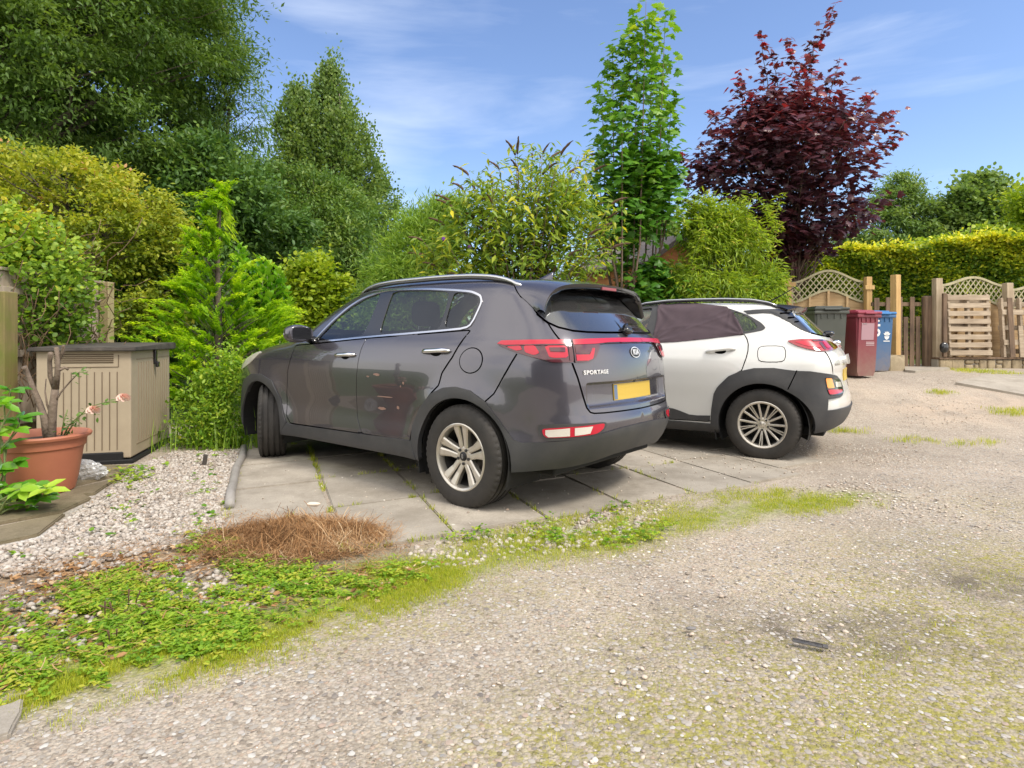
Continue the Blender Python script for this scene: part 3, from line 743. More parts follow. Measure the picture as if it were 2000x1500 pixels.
# ---------------------------------------------------------------- the dark grey car
def make_grey_car():
    car = suv_shape(); s0 = car.sx(0); sf = car.sx(2.67)
    root = thing('parked_car', 'dark grey car with a red light bar across its tail and front wheel turned', 'car', (.224, 4.684, 0), R(180 - 39.54))
    def zc(s):
        if s < car.s1: return float(car.T(car.xp)) - .055
        if s <= car.s2: return float(car.T(car.xp + s - car.s1)) - .055
        t = min(1, (s - car.s2) / car.L); return (float(car.T(car.xq)) - .055) * (1 - t) + .83 * t
    fw = chaikin([(3.120,1.120), (2.995,1.266), (2.900,1.350), (2.790,1.418), (2.640,1.482), (2.462,1.522), (2.470,1.160)], .10)
    rw = chaikin([(2.325,1.521), (2.120,1.520), (1.88,1.507), (1.641,1.485), (1.611,1.205), (1.95,1.188), (2.291,1.174)], .10)
    qw = chaikin([(1.603,1.481), (1.470,1.467), (1.360,1.440), (1.326,1.400), (1.347,1.235), (1.581,1.210)], .14)
    dlo = chaikin([(3.175,1.100), (3.087,1.215), (2.985,1.315), (2.853,1.415), (2.701,1.492), (2.457,1.545), (2.219,1.543), (1.891,1.528), (1.612,1.503), (1.423,1.483), (1.320,1.448), (1.285,1.395), (1.318,1.208), (1.588,1.190), (1.998,1.168), (2.413,1.146), (2.757,1.125)], .16)
    arch_r = arc(s0, .345, .400, 187, -10); arch_f = arc(sf, .345, .395, 188, -12)
    bottom = [(0, .385), (.25, .375), (.45, .345), (.75, .32), (.90, .30)] + arch_r + [(1.74, .275), (3.58, .268)] + arch_f + [(4.5, .26), (car.smax, .26)]
    rglass = chaikin([(0, 1.196), (.25, 1.194), (.432, 1.196), (.552, 1.204), (.650, 1.226), (.719, 1.259), (.800, 1.315), (.72, 1.40), (.60, 1.462), (.3, 1.480), (0, 1.482)], .12)
    rglass = [(max(0, a), b) for a, b in rglass]
    wsc = [(1.37, .60), (1.25, .3), (1.22, 0), (1.25, -.3), (1.37, -.60), (2.02, -.70), (2.10, -.3), (2.12, 0), (2.10, .3), (2.02, .70)]
    body_shell(car, root, M['grey_paint'], [fw, rw, qw], bottom, zc, None, rear_holes=[rglass], top_holes=[chaikin(wsc)], fine=(0, .64, .655, .90, .011))
    top_panel(car, 'windscreen', chaikin(wsc), M['glass'], root, -.004)
    # window surround, bright trim
    for mir in (False, True):
        panel(car, 'window_surround', inset(dlo, .012), M['gloss_black'], root, [fw, rw, qw], off=.0035, mirror=mir)
        panel(car, 'window_trim', dlo, M['chrome'], root, [inset(dlo, .0135)], off=.007, mirror=mir, grid=.2)
        # doors
        mid = [(2.413,1.142), (2.433,1.066), (2.457,.897), (2.478,.698), (2.485,.526), (2.417,.392)]
        fd = [(3.145,1.094), (3.405,1.080), (3.424,1.024), (3.490,.862), (3.520,.634), (3.506,.444), (3.452,.380)]
        rd = [(1.828,.396), (1.810,.469), (1.708,.645), (1.580,.770), (1.518,.820), (1.494,.905), (1.407,1.016), (1.349,1.137), (1.316,1.198)]
        front = fd + mid[::-1] + [(2.757, 1.119)]
        rear = mid + rd + [(1.588,1.184), (1.998,1.162)]
        d1 = panel(car, 'door', inset(chaikin(front, .06, 1), .0035), M['grey_paint'], root, off=.003, mirror=mir, step=.025)
        d2 = panel(car, 'door', inset(chaikin(rear, .06, 1), .0035), M['grey_paint'], root, off=.003, mirror=mir, step=.025)
        ribbons_side = [front, rear]
        V, F, N = [], [], []; k = 0
        for l in ribbons_side:
            v, f, n_ = ribbon_data(car, chaikin(l, .06, 1), .014, .0008, closed=True, mirror=mir); V.append(v); N.append(n_); F += [tuple(i + k for i in q) for q in f]; k += len(v)
        mesh_obj('door_gap', np.concatenate(V), F, M['gap'], root, True, normals=np.concatenate(N))
        panel(car, 'window_glass', inset(fw, -.006), M['glass'], d1, off=-.005, skirt=0, mirror=mir)
        panel(car, 'window_glass', inset(rw, -.006), M['tint_glass'], d2, off=-.005, skirt=0, mirror=mir)
        panel(car, 'window_glass', inset(qw, -.006), M['tint_glass'], d2, off=-.005, skirt=0, mirror=mir)
        door_handle(car, d1, 2.759, 2.495, 1.000, 1.012, M['chrome'], mir); door_handle(car, d2, 1.706, 1.432, 1.045, 1.056, M['chrome'], mir)
        if not mir:
            for sc, zz, a, b in ((2.209,.867,.045,.010), (2.318,.849,.02,.006), (2.122,.702,.10,.006), (2.165,.610,.05,.013), (1.974,.631,.018,.014), (1.898,.818,.012,.012), (1.93,.79,.008,.008)):
                e = [(sc + a * math.cos(R(t)) * rng.uniform(.7, 1.1), zz + b * math.sin(R(t)) * rng.uniform(.6, 1.1)) for t in range(0, 360, 30)]
                panel(car, 'paint_chip', e, M['chip'], d2, off=.0042, skirt=0, step=.02, grid=.05)
        # cladding: tail and rear arch, sill, front arch
        rc = [(1.803,.405), (1.795,.521), (1.708,.650), (1.586,.757), (1.463,.806), (1.347,.819), (1.222,.800), (1.091,.728), (.985,.605), (.915,.505), (.871,.487), (.736,.498), (.599,.515), (.436,.540), (.25,.556), (0,.562),
              (0,.385), (.25,.375), (.45,.345), (.75,.32), (.90,.30)] + arch_r + [(1.74, .277)]
        panel(car, 'wheel_arch_trim', rc, M['cladding'], root, off=.008, skirt=.03, mirror=mir, grid=.05)
        panel(car, 'sill_trim', [(1.746,.277), (1.808,.404), (2.417,.388), (3.452,.372), (3.506,.378), (3.60,.270)], M['cladding'], root, off=.010, skirt=.03, mirror=mir, grid=.05)
        fc = [(3.512,.382), (3.546,.442), (3.614,.598), (3.745,.752), (3.944,.808), (4.152,.800), (4.334,.742), (4.46,.62), (4.54,.50), (4.75,.44), (car.smax,.43), (car.smax,.26), (4.5,.26)] + arch_f[::-1] + [(3.606, .270)]
        panel(car, 'wheel_arch_trim', fc, M['cladding'], root, off=.008, skirt=.03, mirror=mir, grid=.05)
        # tail lamps: wing part, tailgate part with half of the light bar
        lo = chaikin([(1.054,1.104), (1.021,1.127), (.819,1.131), (.618,1.132), (.601,1.122), (.600,1.000), (.611,.993), (.707,.993), (.765,1.011), (.897,1.051)], .12)
        tl = panel(car, 'tail_light', lo, M['dark_lens'], root, off=.012, skirt=.02, mirror=mir, step=.02, grid=.03)
        panel(car, 'light_strip', [(1.046,1.106), (1.021,1.125), (.819,1.1295), (.606,1.1305), (.606,1.1), (.77,1.101), (.90,1.100), (.985,1.097)], M['red_glow'], tl, off=.0145, skirt=0, mirror=mir, step=.02, grid=.03)
        for e in ([(.975,1.088), (.885,1.096), (.868,1.068), (.905,1.062)], [(.862,1.094), (.80,1.096), (.772,1.050), (.80,1.036), (.852,1.054)], [(.742,1.094), (.63,1.094), (.628,1.022), (.705,1.020), (.752,1.040)]):
            panel(car, 'lamp_segment', chaikin(e, .15, 1), M['red_glow'], tl, off=.0145, skirt=0, mirror=mir, step=.02, grid=.04)
        for e in ([(.985,1.094), (.770,1.103), (.640,1.103), (.640,1.096), (.770,1.096), (.868,1.096), (.98,1.089)], [(.764,1.094), (.748,1.094), (.716,1.005), (.75,1.008), (.80,1.022), (.77,1.048)], [(.722,1.082), (.640,1.082), (.642,1.056), (.716,1.058)], [(.624,1.09), (.612,1.09), (.612,1.006), (.622,1.005)]):
            panel(car, 'dark_segment', e, M['dark_lens'], tl, off=.0165, skirt=0, mirror=mir, step=.02, grid=.04)
        li = chaikin([(.593,1.106), (.592,1.128), (.590,1.132), (.497,1.136), (.309,1.140), (.15,1.142), (.15,1.114), (.309,1.112), (.392,1.104), (.425,1.063), (.459,1.018), (.504,.996), (.590,.992), (.593,1.0)], .06, 1)
        t2 = panel(car, 'tail_light', li, M['dark_lens'], root, off=.012, skirt=.02, mirror=mir, step=.02, grid=.03)
        panel(car, 'light_strip', [(.588,1.131), (.497,1.1355), (.309,1.1395), (.15,1.1415), (.15,1.1145), (.309,1.1125), (.44,1.104), (.588,1.100)], M['red_glow'], t2, off=.0145, skirt=0, mirror=mir, step=.02, grid=.03)
        panel(car, 'lamp_segment', [(.585,1.040), (.500,1.040), (.470,1.078), (.452,1.078), (.480,1.012), (.515,1.002), (.585,1.002)], M['red_glow'], t2, off=.0145, skirt=0, mirror=mir, step=.02, grid=.04)
        panel(car, 'dark_segment', [(.585,1.090), (.440,1.094), (.452,1.080), (.505,1.044), (.585,1.044)], M['dark_lens'], t2, off=.0145, skirt=0, mirror=mir, step=.02, grid=.04)
        # bumper reflector with reversing lamp
        sr = chaikin([(.785,.606), (.668,.614), (.420,.610), (.430,.566), (.473,.524), (.613,.514), (.740,.504), (.775,.535)], .14)
        rs = panel(car, 'reflector_surround', sr, M['satin'] if False else M['cladding'], root, off=.006, mirror=mir, step=.02, grid=.04)
        rl = panel(car, 'rear_reflector', chaikin([(.760,.582), (.640,.594), (.436,.604), (.446,.570), (.484,.543), (.614,.533), (.736,.524), (.754,.545)], .14), M['red_glow'], root, off=.009, skirt=.01, mirror=mir, step=.02, grid=.04)
        panel(car, 'reversing_lamp', [(.742,.574), (.628,.588), (.628,.538), (.728,.530), (.742,.545)], M['clear_lens'], rl, off=.0115, skirt=0, mirror=mir, step=.02, grid=.03)
        panel(car, 'reversing_lamp', [(.606,.588), (.515,.592), (.530,.548), (.606,.540)], M['clear_lens'], rl, off=.0115, skirt=0, mirror=mir, step=.02, grid=.03)
        # round fuel flap on this side only, headlamp
        if not mir:
            panel(car, 'fuel_flap', [(1.240 + .092 * math.cos(R(t)), .997 + .080 * math.sin(R(t))) for t in range(0, 360, 12)], M['grey_paint'], root, off=.0025, mirror=mir, step=.02)
            ribbons(car, 'flap_gap', [[(1.240 + .096 * math.cos(R(t)), .997 + .084 * math.sin(R(t))) for t in range(0, 360, 12)]], .007, M['gap'], root, .001, closed=True, both=False)
        panel(car, 'headlight', chaikin([(4.02,1.02), (4.16,1.005), (4.42,.92), (4.72,.86), (4.70,.80), (4.42,.83), (4.16,.93)], .15), M['clear_lens'], root, off=.006, mirror=mir, step=.03)
    # light bar across the middle (one piece), shut lines of tailgate and quarter panels
    panel_both(car, 'light_bar', [(.148,1.142), (0,1.143), (0,1.115), (.148,1.114)], M['red_glow'], root, off=.0135, skirt=.02, step=.02, grid=.03)
    tgl = [(.905,1.386), (.840,1.330), (.817,1.310), (.720,1.240), (.659,1.136)]
    ribbons(car, 'panel_gap', [tgl, [(.606,.990), (.579,.895), (.553,.786), (.532,.704), (.513,.676), (.49,.668), (.422,.664), (.25,.662), (0,.660)],
                               [(.904,1.046), (.966,.918), (1.042,.786), (1.098,.735)], [(1.087,1.505), (1.071,1.49), (1.005,1.427), (.905,1.386)]], .009, M['gap'], root, .0012)
    ribbons(car, 'window_seal', [[(.817,1.305), (.719,1.246), (.650,1.216), (.552,1.194), (.432,1.186), (.25,1.184), (0,1.186)]], .012, M['gap'], root, .0018)
    rg = panel_both(car, 'rear_window', inset(rglass, 0), M['rear_glass'], root, off=-.004, skirt=0, step=.03)
    # plate in its recess
    V, F, N = panel_data(car, [(0,.730), (.262,.730), (.262,.838), (0,.838)], (), .006, .004, step=.05)
    V2 = V * [1, -1, 1]; k = len(V)
    pl = mesh_obj('number_plate', np.concatenate([V, V2]), F + [tuple(i + k for i in f[::-1]) for f in F], M['plate'], root)
    panel(car, 'plate_band', [(.222,.735), (.258,.735), (.258,.833), (.222,.833)], simple('plate_band_blue', (.12, .17, .26), .4), pl, off=.0075, skirt=0, step=.05)
    # roof spoiler: outer skin to a rim that overhangs the rear window, black inner skin
    A = [(1.087,1.505), (1.071,1.490), (1.005,1.427), (.920,1.378), (.822,1.318)]
    # rim (local x,y,z) from the lower left end round the top to the middle
    rim = [(-.545,.690,1.318), (-.545,.668,1.372), (-.550,.632,1.428), (-.562,.570,1.474), (-.584,.475,1.502), (-.606,.32,1.517), (-.622,.16,1.523), (-.626,0,1.525)]
    PA = car.P(np.array([a for a, b in A]), np.array([b for a, b in A])); PA = PA + car.N(PA) * .004
    yy = np.array([.55, .44, .30, .15, 0]); xx = np.full(5, -.27) + .06 * (yy / .55) ** 2
    top = np.stack([xx, yy, car.topz(xx, yy) + .004], 1)
    att = np.concatenate([PA[::-1], top])                               # 10 points from the lower end up and across the roof edge
    def resample(p, n):
        p = np.array(p, float); d = np.concatenate([[0], np.cumsum(np.linalg.norm(np.diff(p, axis=0), axis=1))]); t = np.linspace(0, d[-1], n)
        return np.stack([lut(d + np.arange(len(d)) * 1e-6, p[:, i])(t) for i in range(3)], 1)
    n = 26; a_, r_ = resample(att, n), resample(rim, n)
    inr = r_ + np.stack([np.full(n, .012), np.full(n, -.004), np.full(n, -.030)], 1); inr[:6, 2] += .012; inr[:8, 1] -= .02
    gl = [(.815,1.322), (.760,1.365), (.70,1.412), (.62,1.452), (.50,1.472), (.3,1.482), (.15,1.484), (0,1.485)]
    pg = car.P(np.array([a for a, b in gl]), np.array([b for a, b in gl])); pg = pg + car.N(pg) * .006; g_ = resample(pg, n)
    def strip(ca, cb, k, bulge=0.0):
        rows = []
        for i in range(k + 1):
            t = i / k; p = ca * (1 - t) + cb * t
            if bulge: p = p + np.array([0, 0, 1]) * bulge * math.sin(math.pi * t)
            rows.append(p)
        return rows
    def mk(name, rows, mat, up):
        m = len(rows); V = np.concatenate(rows); V2 = V * [1, -1, 1]; F = []
        for i in range(m - 1):
            for j in range(n - 1): F.append((i*n + j, (i+1)*n + j, (i+1)*n + j + 1, i*n + j + 1))
        F += [tuple(q + len(V) for q in f[::-1]) for f in F]
        o = mesh_obj(name, np.concatenate([V, V2]), F, mat, root, True)
        bmm = bmesh.new(); bmm.from_mesh(o.data); bmesh.ops.remove_doubles(bmm, verts=bmm.verts, dist=.0005); bmm.to_mesh(o.data); bmm.free(); return o
    sp = mk('spoiler', strip(a_, r_, 8, .012), M['grey_paint'], 1)
    bmm = bmesh.new(); bmm.from_mesh(sp.data); bmesh.ops.recalc_face_normals(bmm, faces=bmm.faces)
    if sum(f.normal.z for f in bmm.faces) < 0: bmesh.ops.reverse_faces(bmm, faces=bmm.faces)
    bmm.to_mesh(sp.data); bmm.free()
    under = mk('spoiler_underside', [r_, (r_ + inr) / 2 + np.array([-.004, 0, 0]), inr] + strip(inr, g_, 5)[1:], M['gloss_black'], -1); under.parent = sp
    bm = bmesh.new(); bm_box(bm, Vector((-.616, 0, 1.500)), (.014, .20, .024), None, .003)
    bm_obj('brake_light', bm, simple('dull_red_lens', (.30, .06, .07), .35), sp)
    # rear wiper: pivot cap, arm and blade
    wp = car.P(np.array([.0, .02, .06, .22, .40]), np.array([1.185, 1.212, 1.225, 1.222, 1.226])); wn = car.N(wp); wp = wp + wn * .02; wp[:, 1] *= 1
    ac = Acc(); ac.add(*superell(wp[0], .035, .05, .03, .8, 8)); wq = wp.copy(); wq[:, 1] *= -1
    ac.tube([tuple(p) for p in wq[:4]], [.022, .022, .018, .010], 8); ac.obj('wiper', M['gloss_black'], root)
    # badge and lettering (as on the car)
    def disc(name, s, z, a, b, off, mat, ring=None):
        e = [(a * math.cos(R(t)), b * math.sin(R(t))) for t in range(0, 360, 10)]; V = []
        for dx, dz in [(0, 0)] + e:
            p = car.P(np.array([abs(s + dx)]), np.array([z + dz])); nn = car.N(p); p = (p + nn * off)[0]; V.append((p[0], p[1] * (1 if s + dx >= 0 else -1), p[2]))
        m = len(e); return mesh_obj(name, V, [(0, i + 1, (i + 1) % m + 1) for i in range(m)], mat, root, True)
    bd = disc('badge', 0, 1.046, .066, .037, .006, M['badge_silver']); b2 = disc('badge_face', 0, 1.046, .059, .031, .0068, M['badge_black']); b2.parent = bd
    lettering(car, 'badge_lettering', 'KI\u0245' if False else 'KIA', 0, 1.046, .050, M['badge_silver'], bd, off=.008, bold=.0014)
    lettering(car, 'lettering', 'SPORTAGE', .450, .926, .036, M['badge_silver'], root, off=.004, bold=.0010, spacing=1.12)
    # roof rails, fin aerial
    for mir in (1, -1):
        xs = [1.52, 1.40, 1.22, .95, .6, .25, 0, -.16, -.28]; lift = [.004, .022, .037, .044, .046, .043, .034, .022, .004]; ys = [.615, .622, .632, .64, .643, .64, .633, .626, .618]
        pts = [(x, mir * (y - .03), float(car.topz(np.array([x]), np.array([y - .03]))[0]) + l) for x, y, l in zip(xs, ys, lift)]
        pp = resample(pts, 40); v, f = tube([tuple(p) for p in pp], .014, 10); v = [(a.x, a.y, a.z) for a in v]
        rail = mesh_obj('roof_rail', v, f, M['satin'], root, True)
        low = pp.copy(); low[:, 2] -= np.minimum(.018, np.interp(np.linspace(0, 1, 40), [0, .12, .88, 1], [.0, .018, .018, 0])); v, f = tube([tuple(p) for p in low], .0125, 8)
        mesh_obj('rail_base', [(a.x, a.y, a.z) for a in v], f, M['gloss_black'], rail, True)
    bm = bmesh.new()
    zt = float(car.topz(np.array([-.10]), np.array([0.0]))[0])
    prof = [(.13, 0), (.06, .028), (-.02, .060), (-.07, .078), (-.085, .076), (-.075, .03), (-.07, 0)]
    vsn = []; base = len(prof)
    for y, k in ((-.030, 1), (0, 0), (.030, 1)):
        vsn.append([bm.verts.new((-.04 + x, y * (1 if z < .005 else .35), zt - .004 + z * (1 if k == 0 else .93))) for x, z in prof])
    for a, b in ((0, 1), (1, 2)):
        for i in range(base - 1): bm.faces.new((vsn[a][i], vsn[a][i + 1], vsn[b][i + 1], vsn[b][i]))
    bm.faces.new(vsn[0]); bm.faces.new(vsn[2][::-1]); bmesh.ops.recalc_face_normals(bm, faces=bm.faces)
    bm_obj('fin_aerial', bm, M['grey_paint'], root, True)
    # door mirrors
    for mir in (1, -1):
        v, f = superell((1.86, mir * .985, 1.185), .085, .125, .078, .75, 16, cut=lambda p: (max(p[0], -.055) if p[0] < 0 else p[0], p[1], p[2] * (1 - .25 * max(0, -p[1] * mir / .125))))
        mm = mesh_obj('door_mirror', v, f, M['grey_paint'], root, True)
        ac = Acc(); ac.tube([(1.85, mir * .84, 1.125), (1.86, mir * .90, 1.145), (1.86, mir * .95, 1.165)], [.04, .03, .035], 8); ac.obj('mirror_foot', M['gloss_black'], mm)
        ac = Acc(); ac.tube([(1.875, mir * 1.105, 1.180), (1.92, mir * 1.075, 1.172), (1.945, mir * 1.0, 1.166), (1.947, mir * .93, 1.162)], .011, 8); ac.obj('mirror_strip', M['satin'], mm)
        bm = bmesh.new(); bm_box(bm, Vector((1.803, mir * .985, 1.186)), (.004, .17, .100), None, .001); bm_obj('mirror_glass', bm, M['gloss_black'], mm)
    # wheels
    arch_liner(car, root, 0, .402); arch_liner(car, root, 2.67, .398)
    build_wheel(root, (0, .790, .347), .350, .2225, .239, 'twin', logo='KIA', spin=-3)
    build_wheel(root, (0, -.790, .347), .350, .2225, .239, 'twin', True)
    build_wheel(root, (2.67, .775, .347), .350, .2225, .239, 'twin', steer=-31)
    build_wheel(root, (2.67, -.775, .347), .350, .2225, .239, 'twin', True, steer=-31)
    # cabin
    for y in (.37, -.37): seat(root, 1.02, y, .55, 14)
    for y in (.38, 0, -.38): seat(root, .12, y, .58, 16, .42)
    bm = bmesh.new(); bm_box(bm, Vector((1.95, 0, .92)), (.42, 1.42, .30), None, .06, 3); bm_obj('dashboard', bm, M['seat'], root, True)
    ac = Acc(); ac.tube([(1.60 + .05 * math.cos(R(t)), -.37 + .18 * math.sin(R(t)), 1.02 + .175 * math.cos(R(t))) for t in range(0, 361, 20)], .014, 8); ac.obj('steering_wheel', M['seat'], root)
    bm = bmesh.new(); bm_box(bm, Vector((1.15, 0, .30)), (3.5, 1.30, .08), None, .01); bm_box(bm, Vector((-.40, 0, .52)), (.4, 1.1, .3), None, .03)
    bm_obj('floor_pan', bm, M['black'], root)
    # towing recess / rear skid edge and mud flap
    bm = bmesh.new(); bm_box(bm, Vector((.42, .80, .25)), (.012, .20, .14), Matrix.Rotation(R(8), 3, 'Y'), .002); bm_obj('mud_flap', bm, M['black'], root)
    return root
# ---------------------------------------------------------------- the white car
def make_white_car():
    car = crossover_shape(); s0 = car.sx(0); sf = car.sx(2.60); rw_ = .325
    root = thing('parked_car', 'white car with a plum cloth over its rear side window and black wheel arches', 'car', (2.814, 6.331, 0), R(180 - 31.9))
    def zc(s):
        if s < car.s1: return float(car.T(car.xp)) - .030
        if s <= car.s2: return float(car.T(car.xp + s - car.s1)) - .030
        t = min(1, (s - car.s2) / car.L); return (float(car.T(car.xq)) - .030) * (1 - t) + .80 * t
    fw = chaikin([(3.17,1.105), (3.02,1.22), (2.83,1.345), (2.63,1.425), (2.486,1.462), (2.335,1.476), (2.372,1.244), (2.395,1.105)], .10)
    rw = chaikin([(2.226,1.484), (2.05,1.490), (1.77,1.474), (1.58,1.432), (1.50,1.360), (1.43,1.25), (1.405,1.195), (1.85,1.145), (2.25,1.108)], .10)
    qw = chaikin([(1.502,1.414), (1.423,1.392), (1.305,1.318), (1.250,1.254), (1.273,1.230), (1.362,1.206), (1.418,1.265)], .16)
    dlo = chaikin([(3.25,1.085), (3.07,1.235), (2.85,1.372), (2.637,1.453), (2.495,1.488), (2.353,1.503), (2.05,1.506), (1.766,1.492), (1.558,1.452), (1.359,1.378), (1.225,1.295), (1.182,1.247), (1.206,1.221), (1.373,1.188), (1.848,1.134), (2.258,1.098)], .14)
    arch_r = arc(s0, rw_, .398, 186, -12); arch_f = arc(sf, rw_, .395, 190, -12)
    bottom = [(0, .335), (.35, .325), (.629, .310), (.792, .285)] + arch_r + [(1.60, .222), (3.38, .222)] + arch_f + [(4.3, .25), (car.smax, .25)]
    rglass = [(max(0, a), b) for a, b in chaikin([(0, 1.168), (.2, 1.170), (.368, 1.177), (.60, 1.188), (.705, 1.199), (.752, 1.252), (.810, 1.304), (.860, 1.337), (.905, 1.370), (.80, 1.392), (.4, 1.40), (0, 1.402)], .12)]
    wsc = [(1.43, .54), (1.31, .28), (1.27, 0), (1.31, -.28), (1.43, -.54), (2.0, -.64), (2.07, -.3), (2.09, 0), (2.07, .3), (2.0, .64)]
    body_shell(car, root, M['white_paint'], [fw, rw, qw], bottom, zc, None, rear_holes=[rglass], top_holes=[chaikin(wsc)])
    top_panel(car, 'windscreen', chaikin(wsc), M['glass'], root, -.004)
    for mir in (False, True):
        panel(car, 'window_surround', dlo, M['cladding'], root, [fw, rw, qw], off=.004, mirror=mir)
        mid = [(2.322,1.094), (2.345,.95), (2.365,.70), (2.37,.50), (2.33,.315)]
        rear_e = [(1.660,.326), (1.646,.445), (1.621,.580), (1.562,.700), (1.437,.800), (1.372,.838), (1.335,.960), (1.325,1.023), (1.327,1.087), (1.344,1.138), (1.373,1.182)]
        fd = [(3.26,1.075), (3.36,1.0), (3.38,.8), (3.36,.45), (3.32,.310)]
        front = fd + mid[::-1]; rear = mid + rear_e + [(1.848, 1.128)]
        d1 = panel(car, 'door', inset(chaikin(front, .06, 1), .0035), M['white_paint'], root, off=.003, mirror=mir, step=.025)
        d2 = panel(car, 'door', inset(chaikin(rear, .06, 1), .0035), M['white_paint'], root, off=.003, mirror=mir, step=.025)
        V, F, N = [], [], []; k = 0
        for l in (front, rear):
            v, f, n_ = ribbon_data(car, chaikin(l, .06, 1), .012, .0008, closed=True, mirror=mir); V.append(v); N.append(n_); F += [tuple(i + k for i in q) for q in f]; k += len(v)
        mesh_obj('door_gap', np.concatenate(V), F, M['gap'], root, True, normals=np.concatenate(N))
        panel(car, 'window_glass', inset(fw, -.006), M['glass'], d1, off=-.005, skirt=0, mirror=mir)
        panel(car, 'window_glass', inset(rw, -.006), M['tint_glass'], d2, off=-.005, skirt=0, mirror=mir)
        panel(car, 'window_glass', inset(qw, -.006), M['glass'], root, off=-.005, skirt=0, mirror=mir)
        door_handle(car, d2, 1.719, 1.439, 1.005, 1.040, M['white_paint'], mir); door_handle(car, d1, 2.72, 2.45, 1.00, 1.005, M['white_paint'], mir)
        # black cladding with the lamp cluster let into it
        oc = [(1.660,.300), (1.652,.445), (1.629,.600), (1.601,.657), (1.575,.690), (1.488,.778), (1.378,.832), (1.259,.861), (1.087,.867), (.918,.846), (.824,.845), (.695,.822), (.552,.797), (.440,.745), (.418,.690), (.425,.640), (.525,.606), (.709,.590), (.715,.491), (.587,.500), (.25,.488), (0,.485),
              (0,.335), (.35,.325), (.629,.310), (.792,.285)] + arch_r + [(1.60,.224), (1.655,.224)]
        panel(car, 'wheel_arch_trim', oc, M['cladding'], root, off=.014, skirt=.03, mirror=mir, grid=.05)
        panel(car, 'sill_trim', [(1.655,.306), (3.32,.306), (3.42,.222), (1.662,.224)], M['cladding'], root, off=.012, skirt=.03, mirror=mir)
        panel(car, 'door_trim', [(1.668,.332), (1.664,.385), (1.80,.376), (1.88,.381), (1.96,.409), (2.041,.432), (2.131,.436), (2.45,.438), (3.33,.436), (3.32,.318), (2.33,.318)], M['cladding'], root, off=.010, skirt=.012, mirror=mir)
        fc = [(3.33,.316), (3.34,.45), (3.42,.64), (3.54,.77), (3.74,.84), (3.95,.83), (4.12,.76), (4.26,.66), (4.4,.56), (4.7,.5), (car.smax,.48), (car.smax,.25), (4.3,.25)] + arch_f[::-1] + [(3.40,.224)]
        panel(car, 'wheel_arch_trim', fc, M['cladding'], root, off=.014, skirt=.03, mirror=mir, grid=.05)
        lc = panel(car, 'lamp_cluster', chaikin([(.734,.792), (.537,.776), (.453,.727), (.434,.684), (.442,.630), (.704,.620)], .10), M['gloss_black'], root, off=.017, mirror=mir, step=.02, grid=.03)
        for nm, e, mt in (('indicator_lamp', [(.724,.782), (.668,.779), (.646,.689), (.712,.689)], 'amber'), ('rear_reflector', [(.712,.680), (.470,.662), (.510,.636), (.699,.630)], 'red_glow'), ('reversing_lamp', [(.622,.744), (.480,.735), (.472,.688), (.626,.694)], 'clear_lens')):
            panel(car, nm, chaikin(e, .1, 1), M[mt], lc, off=.0205, skirt=.004, mirror=mir, step=.02, grid=.03)
        tl = panel(car, 'tail_light', chaikin([(.990,1.119), (.867,1.133), (.736,1.131), (.525,1.121), (.38,1.107), (.27,1.085), (.25,1.066), (.31,1.048), (.537,1.033), (.739,1.023), (.836,1.046), (.916,1.077)], .12), M['red_lens'], root, off=.014, skirt=.02, mirror=mir, step=.02, grid=.03)
        for e, mt in (([(.93,1.108), (.80,1.118), (.70,1.050), (.83,1.066)], 'red_glow'), ([(.66,1.110), (.57,1.106), (.57,1.048), (.66,1.044)], 'red_glow'), ([(.78,1.122), (.63,1.126), (.63,1.112), (.76,1.108)], 'dark_lens'), ([(.715,1.10), (.675,1.10), (.675,1.036), (.70,1.034)], 'dark_lens'), ([(.53,1.106), (.36,1.090), (.31,1.068), (.40,1.050), (.53,1.045)], 'dark_lens')):
            panel(car, 'lamp_segment', chaikin(e, .12, 1), M[mt], tl, off=.0165, skirt=0, mirror=mir, step=.02, grid=.03)
        # black fin trim on the rear pillar with its three short ribs
        ct = panel(car, 'pillar_trim', [(1.40,1.418), (1.302,1.426), (1.217,1.428), (1.147,1.428), (1.069,1.427), (1.0,1.412), (.953,1.373), (.881,1.340), (.828,1.306), (.769,1.254), (.718,1.196), (.74,1.194), (.80,1.212), (.862,1.235), (.942,1.275), (1.010,1.316), (1.081,1.356), (1.141,1.386), (1.213,1.391), (1.36,1.382)], M['gloss_black'], root, off=.005, mirror=mir, step=.025)
        ribbons(car, 'trim_rib', [[(1.07,1.384), (.985,1.388)], [(1.0,1.340), (.92,1.345)], [(.925,1.298), (.85,1.303)]], .010, M['cladding'], ct, .008, both=False) if not mir else None
        panel(car, 'headlight', [(3.95,.90), (4.25,.88), (4.5,.80), (4.3,.74), (3.98,.80)], M['clear_lens'], root, off=.006, mirror=mir)
        if not mir:
            ff_ = chaikin([(1.236,1.068), (1.000,1.071), (.993,.928), (1.226,.924)], .16)
            panel(car, 'fuel_flap', ff_, M['white_paint'], root, off=.0025, step=.02); ribbons(car, 'flap_gap', [inset(ff_, -.003)], .006, M['gap'], root, .001, closed=True, both=False)
            sh = chaikin([(2.290,1.500), (2.053,1.512), (1.879,1.504), (1.735,1.484), (1.558,1.455), (1.490,1.391), (1.446,1.323), (1.406,1.256), (1.375,1.180), (1.552,1.158), (1.717,1.139), (1.874,1.121), (2.048,1.104), (2.250,1.094), (2.288,1.125), (2.272,1.236), (2.262,1.379)], .10)
